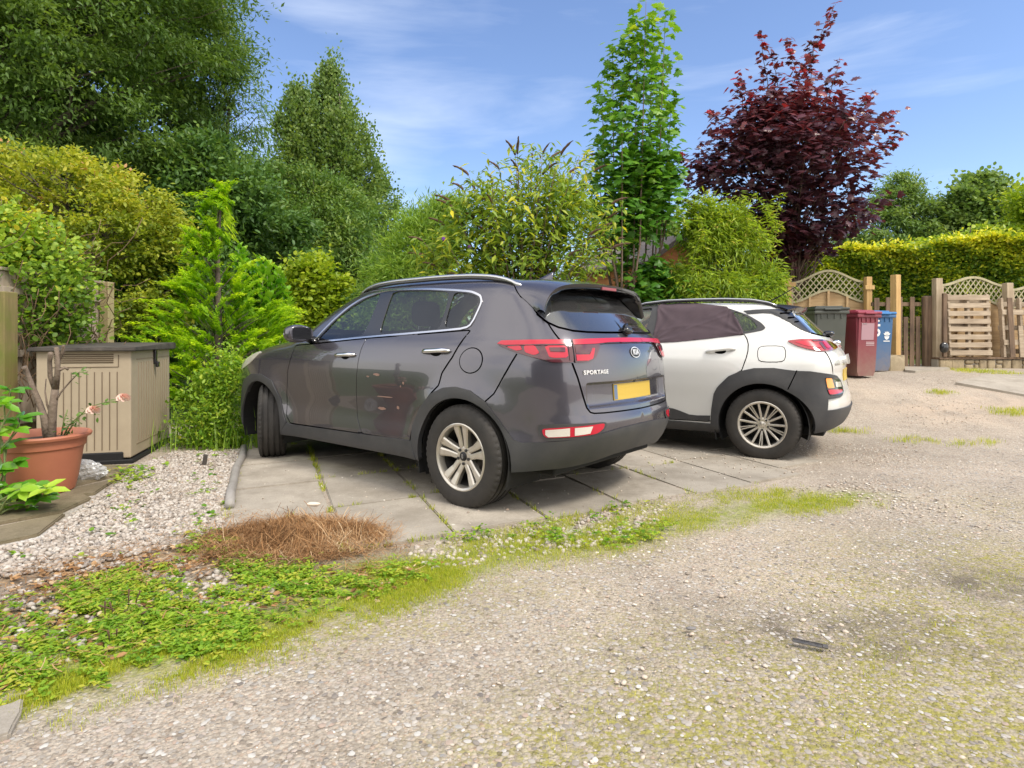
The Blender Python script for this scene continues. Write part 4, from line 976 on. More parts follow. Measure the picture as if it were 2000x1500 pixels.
            def wrinkle(q):
                s, z = q[:, 0], q[:, 1]; w = np.zeros(len(q))
                # tension folds fanning from the two lower corners and the upper front corner
                for (cx_, cz_, am, fr_, a0) in ((1.38, 1.18, .010, 26, 0), (2.28, 1.10, .011, 30, 1), (2.28, 1.49, .008, 22, 2), (1.52, 1.45, .006, 24, .5)):
                    dd = np.hypot(s - cx_, z - cz_); an = np.arctan2(z - cz_, s - cx_); w += am * np.exp(-dd / .22) * np.clip(np.sin(an * fr_ * .5 + a0 + 3 * dd) , -.5, 1)
                w += .004 * np.exp(-((z - 1.17 - .10 * np.sin((s - 1.4) * 3.2)) / .012) ** 2) + .005 * np.exp(-((z - 1.30 + .35 * (s - 1.75)) / .012) ** 2) * (s < 1.95)
                return .012 + w
            P_, F_, N_ = panel_data(car, sh, (), wrinkle, .012, step=.02, grid=.012)
            cl = mesh_obj('window_cloth', P_, F_, M['cloth'], root, True)
    ribbons(car, 'panel_gap', [[(.69,1.022), (.682,1.008), (.659,.931), (.622,.822), (.615,.80)]], .008, M['gap'], root, .0016)
    ribbons(car, 'panel_gap', [[(.909,.85), (.968,.675)]], .007, M['gap'], root, .0155)
    panel_both(car, 'rear_window', rglass, M['rear_glass'], root, off=-.004, skirt=0, step=.03)
    ribbons(car, 'window_seal', [[(.725,1.195), (.60,1.181), (.368,1.169), (.2,1.161), (0,1.159)]], .016, M['gap'], root, .0018)
    # plate shelf, plate, wiper cap, chrome model strip, emblem
    panel_both(car, 'plate_shelf', chaikin([(0,.985), (.29,.972), (.31,.94), (.30,.90), (0,.892)], .12), M['white_paint'], root, off=.030, skirt=.03, step=.02, grid=.04)
    V, F, N = panel_data(car, [(0,.735), (.26,.735), (.26,.846), (0,.846)], (), .008, .006, step=.05); k = len(V)
    mesh_obj('number_plate', np.concatenate([V, V * [1, -1, 1]]), F + [tuple(i + k for i in f[::-1]) for f in F], M['plate'], root)
    v, f = superell((float(car.R(1.10)) - .005, 0, 1.10), .045, .05, .03, .8, 10); mesh_obj('emblem', v, f, M['chrome'], root, True)
    v, f = superell((float(car.R(1.19)) - .02, 0, 1.19), .055, .05, .032, .8, 10); mesh_obj('wiper', v, f, M['gloss_black'], root, True)
    ac = Acc()
    for i in range(6):
        s = .595 - i * .024; p = car.P(np.array([s, s - .014]), np.array([.905, .905])); a, b = p
        ac.add([(a[0] - .004, a[1], .893), (b[0] - .004, b[1], .893), (b[0] - .004, b[1], .917 - .008 * (i % 2)), (a[0] - .004, a[1], .917 - .008 * (i % 2))], [(0, 1, 2, 3)])
    ac.obj('lettering', M['chrome'], root, False)
    # roof spoiler
    def resample(p, n):
        p = np.array(p, float); d = np.concatenate([[0], np.cumsum(np.linalg.norm(np.diff(p, axis=0), axis=1))]); t = np.linspace(0, d[-1], n)
        return np.stack([np.interp(t, d, p[:, i]) for i in range(3)], 1)
    n = 24; yy = np.array([.560, .52, .42, .28, .14, 0]); xx = np.array([-.05, -.02, 0, .0, .0, 0.0]); top = np.stack([xx, yy, car.topz(xx, yy) + .004], 1)
    rim = [(-.185,.565,1.424), (-.215,.50,1.436), (-.25,.40,1.448), (-.278,.26,1.457), (-.292,.12,1.461), (-.295,0,1.462)]
    a_, r_ = resample(top, n), resample(rim, n); inr = r_ + np.array([.012, 0, -.028]); g_ = np.stack([np.interp(r_[:, 1], [0, .3, .545], [-.245, -.235, -.18]), r_[:, 1] * .98, np.full(n, 1.398)], 1)
    def mk(name, rows, mat, parent):
        m = len(rows); V = np.concatenate(rows); F = [(i*n + j, i*n + j + 1, (i+1)*n + j + 1, (i+1)*n + j) for i in range(m - 1) for j in range(n - 1)]; F += [tuple(q + len(V) for q in f[::-1]) for f in F]
        return mesh_obj(name, np.concatenate([V, V * [1, -1, 1]]), F, mat, parent, True)
    sp = mk('spoiler', [a_ * (1 - t) + r_ * t + np.array([0, 0, .010 * math.sin(math.pi * t)]) for t in np.linspace(0, 1, 7)], M['white_paint'], root)
    mk('spoiler_underside', [r_, inr, g_], M['gloss_black'], sp)
    for mir in (1, -1):
        xs = [1.42, 1.25, 1.0, .7, .4, .15, 0, -.08]; lift = [.002, .026, .040, .044, .042, .034, .018, .002]; ys = [.515, .535, .55, .555, .55, .545, .54, .535]
        pp = resample([(x, mir * y, float(car.topz(np.array([x]), np.array([y]))[0]) + l) for x, y, l in zip(xs, ys, lift)], 36); v, f = tube([tuple(p) for p in pp], .017, 10)
        mesh_obj('roof_rail', [(a.x, a.y, a.z) for a in v], f, M['gloss_black'], root, True)
        ac = Acc(); q = pp.copy(); q[:, 2] += .012; ac.tube([tuple(p) for p in q], .010, 8); ac.obj('rail_trim', M['satin'], root)
    zt = float(car.topz(np.array([.10]), np.array([0.0]))[0]); ac = Acc(); ac.add(*superell((.10, 0, zt + .008), .05, .025, .018, .8, 8)); ac.tube([(.10, 0, zt + .01), (-.06, 0, zt + .10), (-.22, 0, zt + .195)], [.009, .006, .004], 6); ac.obj('aerial', M['black'], root)
    for mir in (1, -1):
        v, f = superell((1.80, mir * .955, 1.14), .08, .115, .072, .75, 14); mm = mesh_obj('door_mirror', v, f, M['white_paint'], root, True)
        ac = Acc(); ac.tube([(1.80, mir * .80, 1.09), (1.80, mir * .90, 1.11)], .035, 8); ac.obj('mirror_foot', M['gloss_black'], mm)
    arch_liner(car, root, 0, .40); arch_liner(car, root, 2.60, .398)
    build_wheel(root, (0, .762, .331), .334, .215, .251, 'fine', spin=4); build_wheel(root, (0, -.762, .331), .334, .215, .251, 'fine', True)
    build_wheel(root, (2.60, .76, .331), .334, .215, .251, 'fine'); build_wheel(root, (2.60, -.76, .331), .334, .215, .251, 'fine', True)
    for y in (.36, -.36): seat(root, 1.00, y, .50, 14)
    for y in (.36, -.36): seat(root, .15, y, .53, 18, .42)
    bm = bmesh.new(); bm_box(bm, Vector((1.88, 0, .86)), (.40, 1.32, .30), None, .06, 3); bm_obj('dashboard', bm, M['seat'], root, True)
    bm = bmesh.new(); bm_box(bm, Vector((1.15, 0, .27)), (3.3, 1.24, .08), None, .01); bm_box(bm, Vector((-.28, 0, .46)), (.3, 1.0, .25), None, .03); bm_obj('floor_pan', bm, M['black'], root)
    bm = bmesh.new(); bm_box(bm, Vector((.43, .78, .23)), (.012, .17, .15), Matrix.Rotation(R(6), 3, 'Y'), .002); bm_obj('mud_flap', bm, M['black'], root)
    return root
make_grey_car()
make_white_car()
# ---------------------------------------------------------------- ground
def spaced(lo, hi, step, far_lo, far_hi, g=1.25):
    a = list(np.arange(lo, hi + 1e-6, step)); s = step; x = a[-1]
    while x < far_hi: s *= g; x += s; a.append(x)
    s = step; x = a[0]
    while x > far_lo: s *= g; x -= s; a.insert(0, x)
    return np.array(a)
def blob_mask(x, y, blobs):
    """soft ground patches: (photo u, v, half-size across, half-size along view, strength)"""
    m = np.zeros_like(x)
    for u, v, rx, ry, s in blobs:
        c = G(u, v); m = np.maximum(m, s * np.exp(-(((x - c.x) / rx) ** 2 + ((y - c.y) / ry) ** 2)))
    return m
def build_ground():
    gx = spaced(-5.5, 7.5, .06, -320, 320); gy = spaced(.9, 12.5, .06, -200, 420)
    X, Y = np.meshgrid(gx, gy); Z = ground_h(X, Y)
    near = (np.abs(X) < 12) & (Y > 0) & (Y < 16)
    Z = Z + np.where(near, .010 * np.sin(X * 2.1 + 1.3 * np.sin(Y * 1.3)) * np.sin(Y * 1.7 + .6), 0) * (Y < 12)
    nx, ny = len(gx), len(gy); idx = np.arange(nx * ny).reshape(ny, nx)
    F = np.stack([idx[:-1, :-1], idx[:-1, 1:], idx[1:, 1:], idx[1:, :-1]], -1).reshape(-1, 4)
    o = mesh_obj('ground', np.stack([X, Y, Z], -1).reshape(-1, 3), [F], None, None, True); struct(o)
    x, y = X.ravel(), Y.ravel()
    global MOSS
    MOSS = [(1450,1420,.6,.3,.95), (1800,1300,.6,.4,.9), (1300,1260,.4,.3,.45), (1150,1480,.4,.15,.8), (1700,1080,.5,.4,.35), (1980,1000,.5,.5,.3), (1480,1290,.35,.28,.75), (1750,1180,.5,.5,.7), (1950,1250,.5,.4,.9), (1900,1420,.6,.3,1.0), (1600,1440,.5,.3,.95), (1300,1470,.5,.16,.7), (1080,1440,.3,.15,.6), (1250,1350,.35,.2,.5), (2050,1130,.6,.6,.8), (1650,1330,.4,.3,.85),
        (900,1180,.4,.16,.35), (1150,1070,.5,.25,.55), (650,1230,.5,.12,.7), (420,1290,.4,.10,.75), (200,1330,.3,.1,.7), (1000,1150,.5,.18,.35), (1880,1050,.3,.25,.35)]
    moss = blob_mask(x, y, MOSS)
    dark = blob_mask(x, y, [(1560,1225,.42,.16,.95), (1700,1260,.4,.16,.8), (1930,1145,.35,.22,.9), (1850,1270,.3,.14,.6), (1420,1190,.3,.12,.5), (1750,1215,.3,.12,.7)])
    tan = blob_mask(x, y, [(1840,800,.9,.7,.7), (1700,780,.6,.8,.4), (1960,790,.9,.7,.7), (1500,1100,1.0,.6,.15)])
    white = blob_mask(x, y, [(330,960,.55,.75,1), (200,1040,.5,.5,1), (380,900,.4,.6,1), (1130,1040,.30,.18,.6)])
    soil = blob_mask(x, y, [(200,1200,.5,.3,1), (450,1180,.5,.3,1), (60,1250,.35,.3,1), (600,1140,.5,.3,1), (90,1130,.4,.25,.8), (450,800,1.3,2.0,1), (-400,800,3,3,1)])
    sw = [(u, 1352 - (u - 30) * .283, .20, .13, .95) for u in range(-40, 920, 55)] + [(u, 1095 - (u - 880) * .165, .26, .14, .85) for u in range(880, 1680, 60)] + [(u, 1250 - u * .17, .25, .22, .8) for u in range(-40, 780, 80)]
    sward = blob_mask(x, y, sw); dry = blob_mask(x, y, [(u, 1125 - u * .14, .20, .13, .95) for u in range(-40, 480, 60)] + [(600, 1060, .55, .35, .6)])
    green = np.clip(np.where((Y > 13) | (X < -4.6), 1.0, 0.0) + np.clip((Y - 11.2) / 1.0, 0, 1) * (X < 6.3), 0, 1).ravel()
    for nm, a in (('moss', moss), ('dark', dark), ('tan', tan), ('white', white), ('soil', soil), ('sward', sward), ('dry', dry), ('green', green)):
        at = o.data.attributes.new(nm, 'FLOAT', 'POINT'); at.data.foreach_set('value', a.astype(np.float32))
    m, nt, b = new_mat('gravel_ground'); n, l = nt.nodes, nt.links
    def nd(t, **k):
        q = n.new(t)
        for a, v in k.items(): setattr(q, a, v)
        return q
    def att(nm):
        q = nd('ShaderNodeAttribute'); q.attribute_name = nm; return q.outputs['Fac']
    def ramp(src, stops, interp='LINEAR'):
        r = nd('ShaderNodeValToRGB'); e = r.color_ramp.elements; r.color_ramp.interpolation = interp
        while len(e) < len(stops): e.new(.5)
        for q, (p, c) in zip(e, stops): q.position = p; q.color = (*c, 1)
        l.new(src, r.inputs[0]); return r.outputs[0]
    def mixc(f, a, b_, bl='MIX'):
        q = nd('ShaderNodeMixRGB', blend_type=bl)
        for s, v in (('Fac', f), ('Color1', a), ('Color2', b_)):
            if isinstance(v, (float, int)): q.inputs[s].default_value = v
            elif isinstance(v, tuple): q.inputs[s].default_value = (*v, 1)
            else: l.new(v, q.inputs[s])
        return q.outputs[0]
    def math_(op, a, b_, clamp=False):
        q = nd('ShaderNodeMath', operation=op, use_clamp=clamp)
        for i, v in enumerate((a, b_)):
            if isinstance(v, (float, int)): q.inputs[i].default_value = v
            else: l.new(v, q.inputs[i])
        return q.outputs[0]
    tc = nd('ShaderNodeTexCoord'); co = tc.outputs['Object']
    def noise(s, d=5, r=.6):
        q = nd('ShaderNodeTexNoise'); q.inputs['Scale'].default_value = s; q.inputs['Detail'].default_value = d; q.inputs['Roughness'].default_value = r; l.new(co, q.inputs['Vector']); return q.outputs['Fac']
    def voro(s, feat='F1', warp=.12):
        q = nd('ShaderNodeTexVoronoi', feature=feat); q.inputs['Scale'].default_value = s
        wn = nd('ShaderNodeTexNoise'); wn.inputs['Scale'].default_value = s * .8; wn.inputs['Detail'].default_value = 2; l.new(co, wn.inputs['Vector'])
        ad = nd('ShaderNodeMixRGB', blend_type='ADD'); ad.inputs[0].default_value = warp / s * 2; l.new(co, ad.inputs[1]); l.new(wn.outputs['Color'], ad.inputs[2]); l.new(ad.outputs[0], q.inputs['Vector']); return q
    v1 = voro(72); v2 = voro(150); v3 = voro(34)
    sep = nd('ShaderNodeSeparateColor'); l.new(v1.outputs['Color'], sep.inputs[0]); sep2 = nd('ShaderNodeSeparateColor'); l.new(v2.outputs['Color'], sep2.inputs[0]); sep3 = nd('ShaderNodeSeparateColor'); l.new(v3.outputs['Color'], sep3.inputs[0])
    stones = [(0, (.14,.115,.095)), (.08, (.31,.25,.20)), (.25, (.45,.385,.325)), (.45, (.53,.465,.40)), (.60, (.42,.37,.33)), (.74, (.60,.53,.45)), (.85, (.46,.32,.24)), (.93, (.68,.62,.55)), (1, (.33,.29,.26))]
    c1 = ramp(sep.outputs[0], stones); c2 = ramp(sep2.outputs[0], stones); c3 = ramp(sep3.outputs[0], stones)
    fine = mixc(ramp(noise(14, 3), [(.42, (0,0,0)), (.58, (1,1,1))]), c1, c2)
    big = math_('GREATER_THAN', sep3.outputs[1], .62)
    core = ramp(v3.outputs['Distance'], [(.30, (1,1,1)), (.36, (0,0,0))])
    big = math_('MULTIPLY', big, core)
    col = mixc(big, fine, c3)
    matrix = ramp(noise(60, 6, .75), [(.35, (.42,.365,.305)), (.65, (.57,.51,.44))])
    col = mixc(ramp(noise(5, 7, .7), [(.40, (.10,.10,.10)), (.62, (.55,.55,.55))]), col, matrix)
    gapm = ramp(v1.outputs['Distance'], [(.46, (0,0,0)), (.70, (1,1,1))])
    col = mixc(math_('MULTIPLY', gapm, .30), col, (.13,.11,.09))
    lowf = ramp(noise(1.1, 6, .65), [(.30, (.70,.69,.66)), (.70, (1.04,1.02,.97))])
    col = mixc(1.0, col, lowf, 'MULTIPLY')
    col = mixc(math_('MULTIPLY', att('tan'), ramp(noise(2.2, 6), [(.35, (.1,.1,.1)), (.6, (.8,.8,.8))])), col, (.52,.40,.30))
    bedc = ramp(sep.outputs[1], [(0, (.30,.28,.26)), (.4, (.55,.52,.49)), (.7, (.68,.66,.63)), (1, (.45,.38,.32))])
    col = mixc(ramp(att('white'), [(.3, (0,0,0)), (.6, (1,1,1))]), col, bedc)
    soilc = ramp(noise(22, 7, .7), [(.35, (.10,.075,.05)), (.65, (.26,.21,.15))])
    col = mixc(math_('MULTIPLY', att('soil'), ramp(noise(6, 5), [(.3, (.3,.3,.3)), (.55, (1,1,1))])), col, soilc)
    mossn = ramp(noise(9, 8, .72), [(.30, (.15,.15,.15)), (.54, (1,1,1))])
    mfine = ramp(noise(46, 6, .75), [(.40, (.25,.25,.25)), (.55, (1,1,1))]); mf = math_('MULTIPLY', math_('MULTIPLY', att('moss'), mfine), math_('MULTIPLY', mossn, 1.7), True)
    mossc = ramp(noise(35, 5, .7), [(.3, (.17,.15,.055)), (.55, (.31,.28,.07)), (.75, (.42,.40,.08))])
    onstone = math_('SUBTRACT', 1.0, math_('MULTIPLY', ramp(sep.outputs[2], [(.55, (0,0,0)), (.62, (1,1,1))]), .75))
    col = mixc(math_('MULTIPLY', math_('MULTIPLY', mf, onstone), .95), col, mossc)
    dryc = ramp(noise(40, 7, .75), [(.3, (.17,.10,.05)), (.55, (.33,.22,.12)), (.75, (.50,.40,.28))])
    col = mixc(math_('MULTIPLY', att('dry'), ramp(noise(13, 7, .75), [(.40, (0,0,0)), (.56, (.95,.95,.95))])), col, dryc)
    swc = ramp(noise(45, 7, .75), [(.28, (.085,.10,.02)), (.5, (.21,.25,.03)), (.7, (.37,.41,.05)), (.82, (.36,.30,.14))])
    col = mixc(math_('MULTIPLY', att('sward'), ramp(noise(11, 8, .75), [(.36, (0,0,0)), (.50, (1,1,1))])), col, swc)
    df = math_('MULTIPLY', att('dark'), ramp(noise(7, 7, .7), [(.35, (0,0,0)), (.6, (1,1,1))]))
    col = mixc(math_('MULTIPLY', df, .95), col, (.115,.095,.075))
    grassc = ramp(noise(8, 7, .7), [(.3, (.05,.085,.02)), (.7, (.14,.20,.05))])
    col = mixc(att('green'), col, grassc)
    l.new(col, b.inputs['Base Color']); b.inputs['Roughness'].default_value = .88; b.inputs['Specular IOR Level'].default_value = .25
    h1 = math_('SUBTRACT', 1.0, v1.outputs['Distance']); h2 = math_('SUBTRACT', 1.0, v2.outputs['Distance'])
    hh = math_('ADD', math_('MULTIPLY', h1, 1.0), math_('MULTIPLY', h2, .45)); hh = math_('ADD', hh, math_('MULTIPLY', big, .9)); hh = math_('ADD', hh, math_('MULTIPLY', noise(150, 4), .5))
    bp = nd('ShaderNodeBump'); bp.inputs['Strength'].default_value = .7; bp.inputs['Distance'].default_value = .008; l.new(hh, bp.inputs['Height']); l.new(bp.outputs[0], b.inputs['Normal'])
    o.data.materials.append(m)
build_ground()

# ---------------------------------------------------------------- paving
def concrete(name, c1, c2, stain, s=6):
    m, nt, b = new_mat(name); n, l = nt.nodes, nt.links; tc = n.new('ShaderNodeTexCoord')
    def noise(sc, d, r=.6):
        q = n.new('ShaderNodeTexNoise'); q.inputs['Scale'].default_value = sc; q.inputs['Detail'].default_value = d; q.inputs['Roughness'].default_value = r; l.new(tc.outputs['Object'], q.inputs['Vector']); return q.outputs['Fac']
    def ramp(src, stops):
        r = n.new('ShaderNodeValToRGB'); e = r.color_ramp.elements
        while len(e) < len(stops): e.new(.5)
        for q, (p, c) in zip(e, stops): q.position = p; q.color = (*c, 1)
        l.new(src, r.inputs[0]); return r.outputs[0]
    base = ramp(noise(s * .4, 6, .65), [(.3, c1), (.7, c2)])
    rnd = n.new('ShaderNodeNewGeometry'); tone = ramp(rnd.outputs['Random Per Island'], [(0, (.88, .88, .87)), (1, (1.08, 1.07, 1.05))])
    mt = n.new('ShaderNodeMixRGB'); mt.blend_type = 'MULTIPLY'; mt.inputs[0].default_value = 1; l.new(base, mt.inputs[1]); l.new(tone, mt.inputs[2])
    sp = ramp(noise(90, 6, .8), [(.35, (.80, .79, .78)), (.6, (1.05, 1.05, 1.05))]); m2 = n.new('ShaderNodeMixRGB'); m2.blend_type = 'MULTIPLY'; m2.inputs[0].default_value = .9; l.new(mt.outputs[0], m2.inputs[1]); l.new(sp, m2.inputs[2])
    st = n.new('ShaderNodeMixRGB'); l.new(ramp(noise(2.6, 9, .72), [(.46, (0, 0, 0)), (.68, (.80, .80, .80))]), st.inputs[0]); l.new(m2.outputs[0], st.inputs[1]); st.inputs[2].default_value = (*stain, 1)
    l.new(st.outputs[0], b.inputs['Base Color']); b.inputs['Roughness'].default_value = .9; b.inputs['Specular IOR Level'].default_value = .2
    bp = n.new('ShaderNodeBump'); bp.inputs['Strength'].default_value = .4; bp.inputs['Distance'].default_value = .004; l.new(noise(110, 6, .75), bp.inputs['Height']); l.new(bp.outputs[0], b.inputs['Normal'])
    return m
M['slab'] = concrete('concrete_flag', (.345, .31, .265), (.46, .415, .355), (.235, .205, .165))
M['flag'] = concrete('stone_flag', (.17, .14, .09), (.26, .215, .145), (.085, .075, .04))
def slab_mesh(bm, quad, z0, z1, bev=.006):
    q = [Vector((p[0], p[1], 0)) for p in quad]
    b2 = bmesh.new(); lo = [b2.verts.new((p.x, p.y, z0)) for p in q]; hi = [b2.verts.new((p.x, p.y, z1)) for p in q]; n = len(q)
    b2.faces.new(hi); b2.faces.new(lo[::-1])
    for i in range(n): b2.faces.new((lo[i], lo[(i + 1) % n], hi[(i + 1) % n], hi[i]))
    bmesh.ops.recalc_face_normals(b2, faces=b2.faces)
    bmesh.ops.bevel(b2, geom=[e for e in b2.edges if e.verts[0].co.z > z0 + 1e-5 or e.verts[1].co.z > z0 + 1e-5], offset=bev, segments=2, affect='EDGES')
    me = bpy.data.meshes.new('t'); b2.to_mesh(me); b2.free(); bm.from_mesh(me); bpy.data.meshes.remove(me)
PO = np.array([-.33, 3.44]); PA_ = np.array([-.375, .927]); PB = np.array([.883, .469])
SLABS = []
def build_paving():
    bm = bmesh.new(); r = random.Random(3)
    for i in range(-2, 6):
        off = [.80, .0, .02, -.02, .03, 0, .05, .30][i + 2]; j = 0; t = off
        while t < 4.6:
            ln = .90 if (i, j) != (-1, 0) else .86
            g = .007 + (.018 if i == -1 else 0)
            a0, a1 = t + .006, t + ln - .006; b0, b1 = i * .63 + g, (i + 1) * .63 - .006
            jit = lambda: r.uniform(-.006, .006)
            q = [PO + PA_ * (a + jit()) + PB * (b + jit()) for a, b in ((a0, b0), (a0, b1), (a1, b1), (a1, b0))]
            z = .014 + r.uniform(-.004, .004); slab_mesh(bm, q, -.03, z); SLABS.append((i, t, ln, z)); t += ln; j += 1
    struct(bm_obj('paving', bm, M['slab']))
    bm = bmesh.new()
    for px in ([(-60,1080), (75,1049), (128,1006), (-60,1046)], [(-60,1037), (122,1001), (179,975), (150,961), (-60,990)], [(154,970), (185,966), (208,951), (233,936), (142,956), (30,974)], [(144,951), (232,931), (262,912), (140,912), (0,936)], [(-60,982), (15,972), (138,952), (134,918), (-80,935)]):
        slab_mesh(bm, [tuple(G(u, v))[:2] for u, v in px], -.03, .016 + r.uniform(-.003, .003), .008)
    struct(bm_obj('path', bm, M['flag']))
    bm = bmesh.new(); slab_mesh(bm, [tuple(G(u, v))[:2] for u, v in [(-30,1400), (22,1388), (46,1376), (42,1405), (30,1425), (20,1448), (-30,1462)]], -.02, .022, .006)
    slab_mesh(bm, [tuple(G(u, v))[:2] for u, v in [(-30,1350), (30,1345), (66,1338), (60,1362), (0,1380), (-30,1385)]], -.02, .012, .006)
    struct(bm_obj('pavement', bm, M['slab']))
    # worn concrete apron by the far fence
    def apron(pts, z):
        bm = bmesh.new(); P = [G(u, v) for u, v in pts]; vs_ = [bm.verts.new((p.x, p.y, p.z + z)) for p in P]; lo = [bm.verts.new((p.x, p.y, p.z - .06)) for p in P]; k = len(P)
        bm.faces.new(vs_)
        for i in range(k): bm.faces.new((lo[i], lo[(i+1) % k], vs_[(i+1) % k], vs_[i]))
        bmesh.ops.recalc_face_normals(bm, faces=bm.faces); return bm
    struct(bm_obj('pavement', apron([(1866,751), (1900,757), (2010,777), (2140,800), (2140,735), (1930,735)], .035), M['slab']))
    struct(bm_obj('pavement', apron([(1768,727), (1788,729), (1855,724), (1846,716), (1766,716)], .04), M['slab']))
build_paving()

# ---------------------------------------------------------------- loose stones
def stone_templates(n, sub=1, seed=2):
    out = []; r = np.random.default_rng(seed)
    for k in range(n):
        bm = bmesh.new(); bmesh.ops.create_icosphere(bm, subdivisions=sub, radius=1.0); v = np.array([q.co for q in bm.verts]); f = np.array([[q.index for q in p.verts] for p in bm.faces]); bm.free()
        v = v * (1 + .16 * np.sin(v @ r.normal(size=3) * 2.2 + r.uniform(0, 6))[:, None] + .07 * r.normal(size=(len(v), 1))) * np.array([1, r.uniform(.62, .95), r.uniform(.45, .75)])
        out.append((v, f))
    return out
def scatter_stones(name, pts, sizes, mat, label, cat, sink=.35, sub=1, seed=1, low=1.0):
    tp = stone_templates(10, sub, seed); r = np.random.default_rng(seed); V, F, T = [], [], []; base = 0
    for i, (p, s) in enumerate(zip(pts, sizes)):
        v, f = tp[i % 10]; a = r.uniform(0, 6.283); c, sn = math.cos(a), math.sin(a); tl = r.normal(0, .25, 2)
        q = v * s * .5; q = np.stack([q[:, 0]*c - q[:, 1]*sn, q[:, 0]*sn + q[:, 1]*c, q[:, 2] + tl[0]*q[:, 0] + tl[1]*q[:, 1]], 1)
        q[:, 2] = (q[:, 2] + s * .5 * (.55 - sink)) * low; V.append(q + p); F.append(f + base); T.append(np.full(len(v), r.uniform())); base += len(v)
    o = mesh_obj(name, np.concatenate(V), [np.concatenate(F)], mat, None, True, tint=np.concatenate(T)); tag(o, label, cat, kind='stuff'); return o
def stone_mat(name, stops):
    m, nt, b = new_mat(name); n, l = nt.nodes, nt.links; at = n.new('ShaderNodeAttribute'); at.attribute_name = 'tint'
    rp = n.new('ShaderNodeValToRGB'); e = rp.color_ramp.elements
    while len(e) < len(stops): e.new(.5)
    for q, (p, c) in zip(e, stops): q.position = p; q.color = (*c, 1)
    l.new(at.outputs['Fac'], rp.inputs[0]); tc = n.new('ShaderNodeTexCoord'); nz = n.new('ShaderNodeTexNoise'); nz.inputs['Scale'].default_value = 90; nz.inputs['Detail'].default_value = 4; l.new(tc.outputs['Object'], nz.inputs['Vector'])
    r2 = n.new('ShaderNodeValToRGB'); r2.color_ramp.elements[0].color = (.78, .77, .75, 1); r2.color_ramp.elements[1].color = (1.1, 1.1, 1.1, 1); l.new(nz.outputs['Fac'], r2.inputs[0])
    mx = n.new('ShaderNodeMixRGB'); mx.blend_type = 'MULTIPLY'; mx.inputs[0].default_value = 1; l.new(rp.outputs[0], mx.inputs[1]); l.new(r2.outputs[0], mx.inputs[2]); l.new(mx.outputs[0], b.inputs['Base Color']); b.inputs['Roughness'].default_value = .8; return m
M['white_stone'] = stone_mat('pale_chippings', [(0, (.20,.165,.135)), (.15, (.37,.32,.27)), (.45, (.47,.42,.37)), (.75, (.57,.53,.48)), (.88, (.40,.31,.24)), (1, (.27,.25,.235))])
M['track_stone'] = stone_mat('track_gravel', [(0, (.22,.19,.16)), (.05, (.40,.33,.27)), (.30, (.54,.46,.38)), (.6, (.64,.56,.47)), (.72, (.52,.38,.29)), (.80, (.70,.64,.57)), (.95, (.78,.74,.68)), (1, (.42,.39,.36))])
M['packed_stone'] = stone_mat('packed_gravel', [(0, (.17,.15,.135)), (.12, (.30,.265,.23)), (.34, (.38,.345,.30)), (.58, (.445,.405,.355)), (.70, (.40,.30,.24)), (.80, (.50,.47,.43)), (.93, (.54,.52,.485)), (1, (.28,.27,.26))])
def to_photo(p):
    """photo pixel of ground points (for sampling areas)"""
    return np.stack([1000 + FPX * p[:, 0] / p[:, 1], YH + FPX * (EYE - p[:, 2]) / p[:, 1]], 1)
def sample_area(poly, n, seed=0, zoff=0.0):
    """n ground points spread evenly over the area whose outline in the photo is poly"""
    q = [G(u, v) for u, v in poly]; xs = [p.x for p in q]; ys = [p.y for p in q]; r = np.random.default_rng(seed); out = []; w = [(p.x, p.y) for p in q]; tot = 0
    while tot < n:
        p = np.stack([r.uniform(min(xs), max(xs), n * 3), r.uniform(min(ys), max(ys), n * 3)], 1); k = in_poly(w, p); p = p[k]; out.append(p); tot += len(p)
    p = np.concatenate(out)[:n]; return np.concatenate([p, (ground_h(p[:, 0], p[:, 1]) + zoff)[:, None]], 1)
def on_slabs(p):
    d = p[:, :2] - PO; det = PA_[0] * PB[1] - PA_[1] * PB[0]
    a = (d[:, 0] * PB[1] - d[:, 1] * PB[0]) / det; b = (PA_[0] * d[:, 1] - PA_[1] * d[:, 0]) / det
    return (b > -1.27) & (b < 3.79) & (a > 0) & (a < 4.6) & ~((b < -.63) & (a < .8))
BED = [(262,915), (340,884), (475,880), (462,950), (440,1035), (330,1075), (150,1112), (-60,1140), (-60,1085), (75,1056), (140,1008), (235,942)]
STRIP = [(780,1072), (890,1052), (1060,1016), (1250,984), (1340,990), (1230,1055), (1060,1090), (900,1110), (800,1120)]
p = np.concatenate([sample_area(BED, 7800, 1, .004), sample_area(STRIP, 620, 2, .0), sample_area([(0,1150), (300,1085), (560,1150), (420,1230), (0,1330)], 900, 3, 0)])
p = p[~on_slabs(p)]
scatter_stones('gravel', p, rng.uniform(.016, .040, len(p)) , M['white_stone'], 'bed of pale stone chippings beside the storage box and paving edge', 'gravel', .30, 1, 4)
p = np.concatenate([sample_area([(-80,1500), (560,1250), (900,1130), (1400,1000), (2080,1000), (2080,1510), (-80,1510)], 1500, 5), sample_area([(1600,960), (1700,880), (1740,800), (1760,735), (2050,760), (2050,1000), (1600,1000)], 2600, 6), sample_area([(880,1060), (1700,930), (1900,1010), (900,1140)], 1100, 7), sample_area([(1700,1080), (2060,1060), (2060,1200), (1750,1200)], 700, 17)])
p = p[~on_slabs(p)]; s = .006 + .018 * rng.random(len(p)) ** 3.5; far = p[:, 1] > 4; s[far] = .010 + .014 * rng.random(far.sum()) ** 2
scatter_stones('gravel', p, s * 1.15, M['track_stone'], 'loose mixed gravel lying over the worn track', 'gravel', .66, 1, 9, .55)
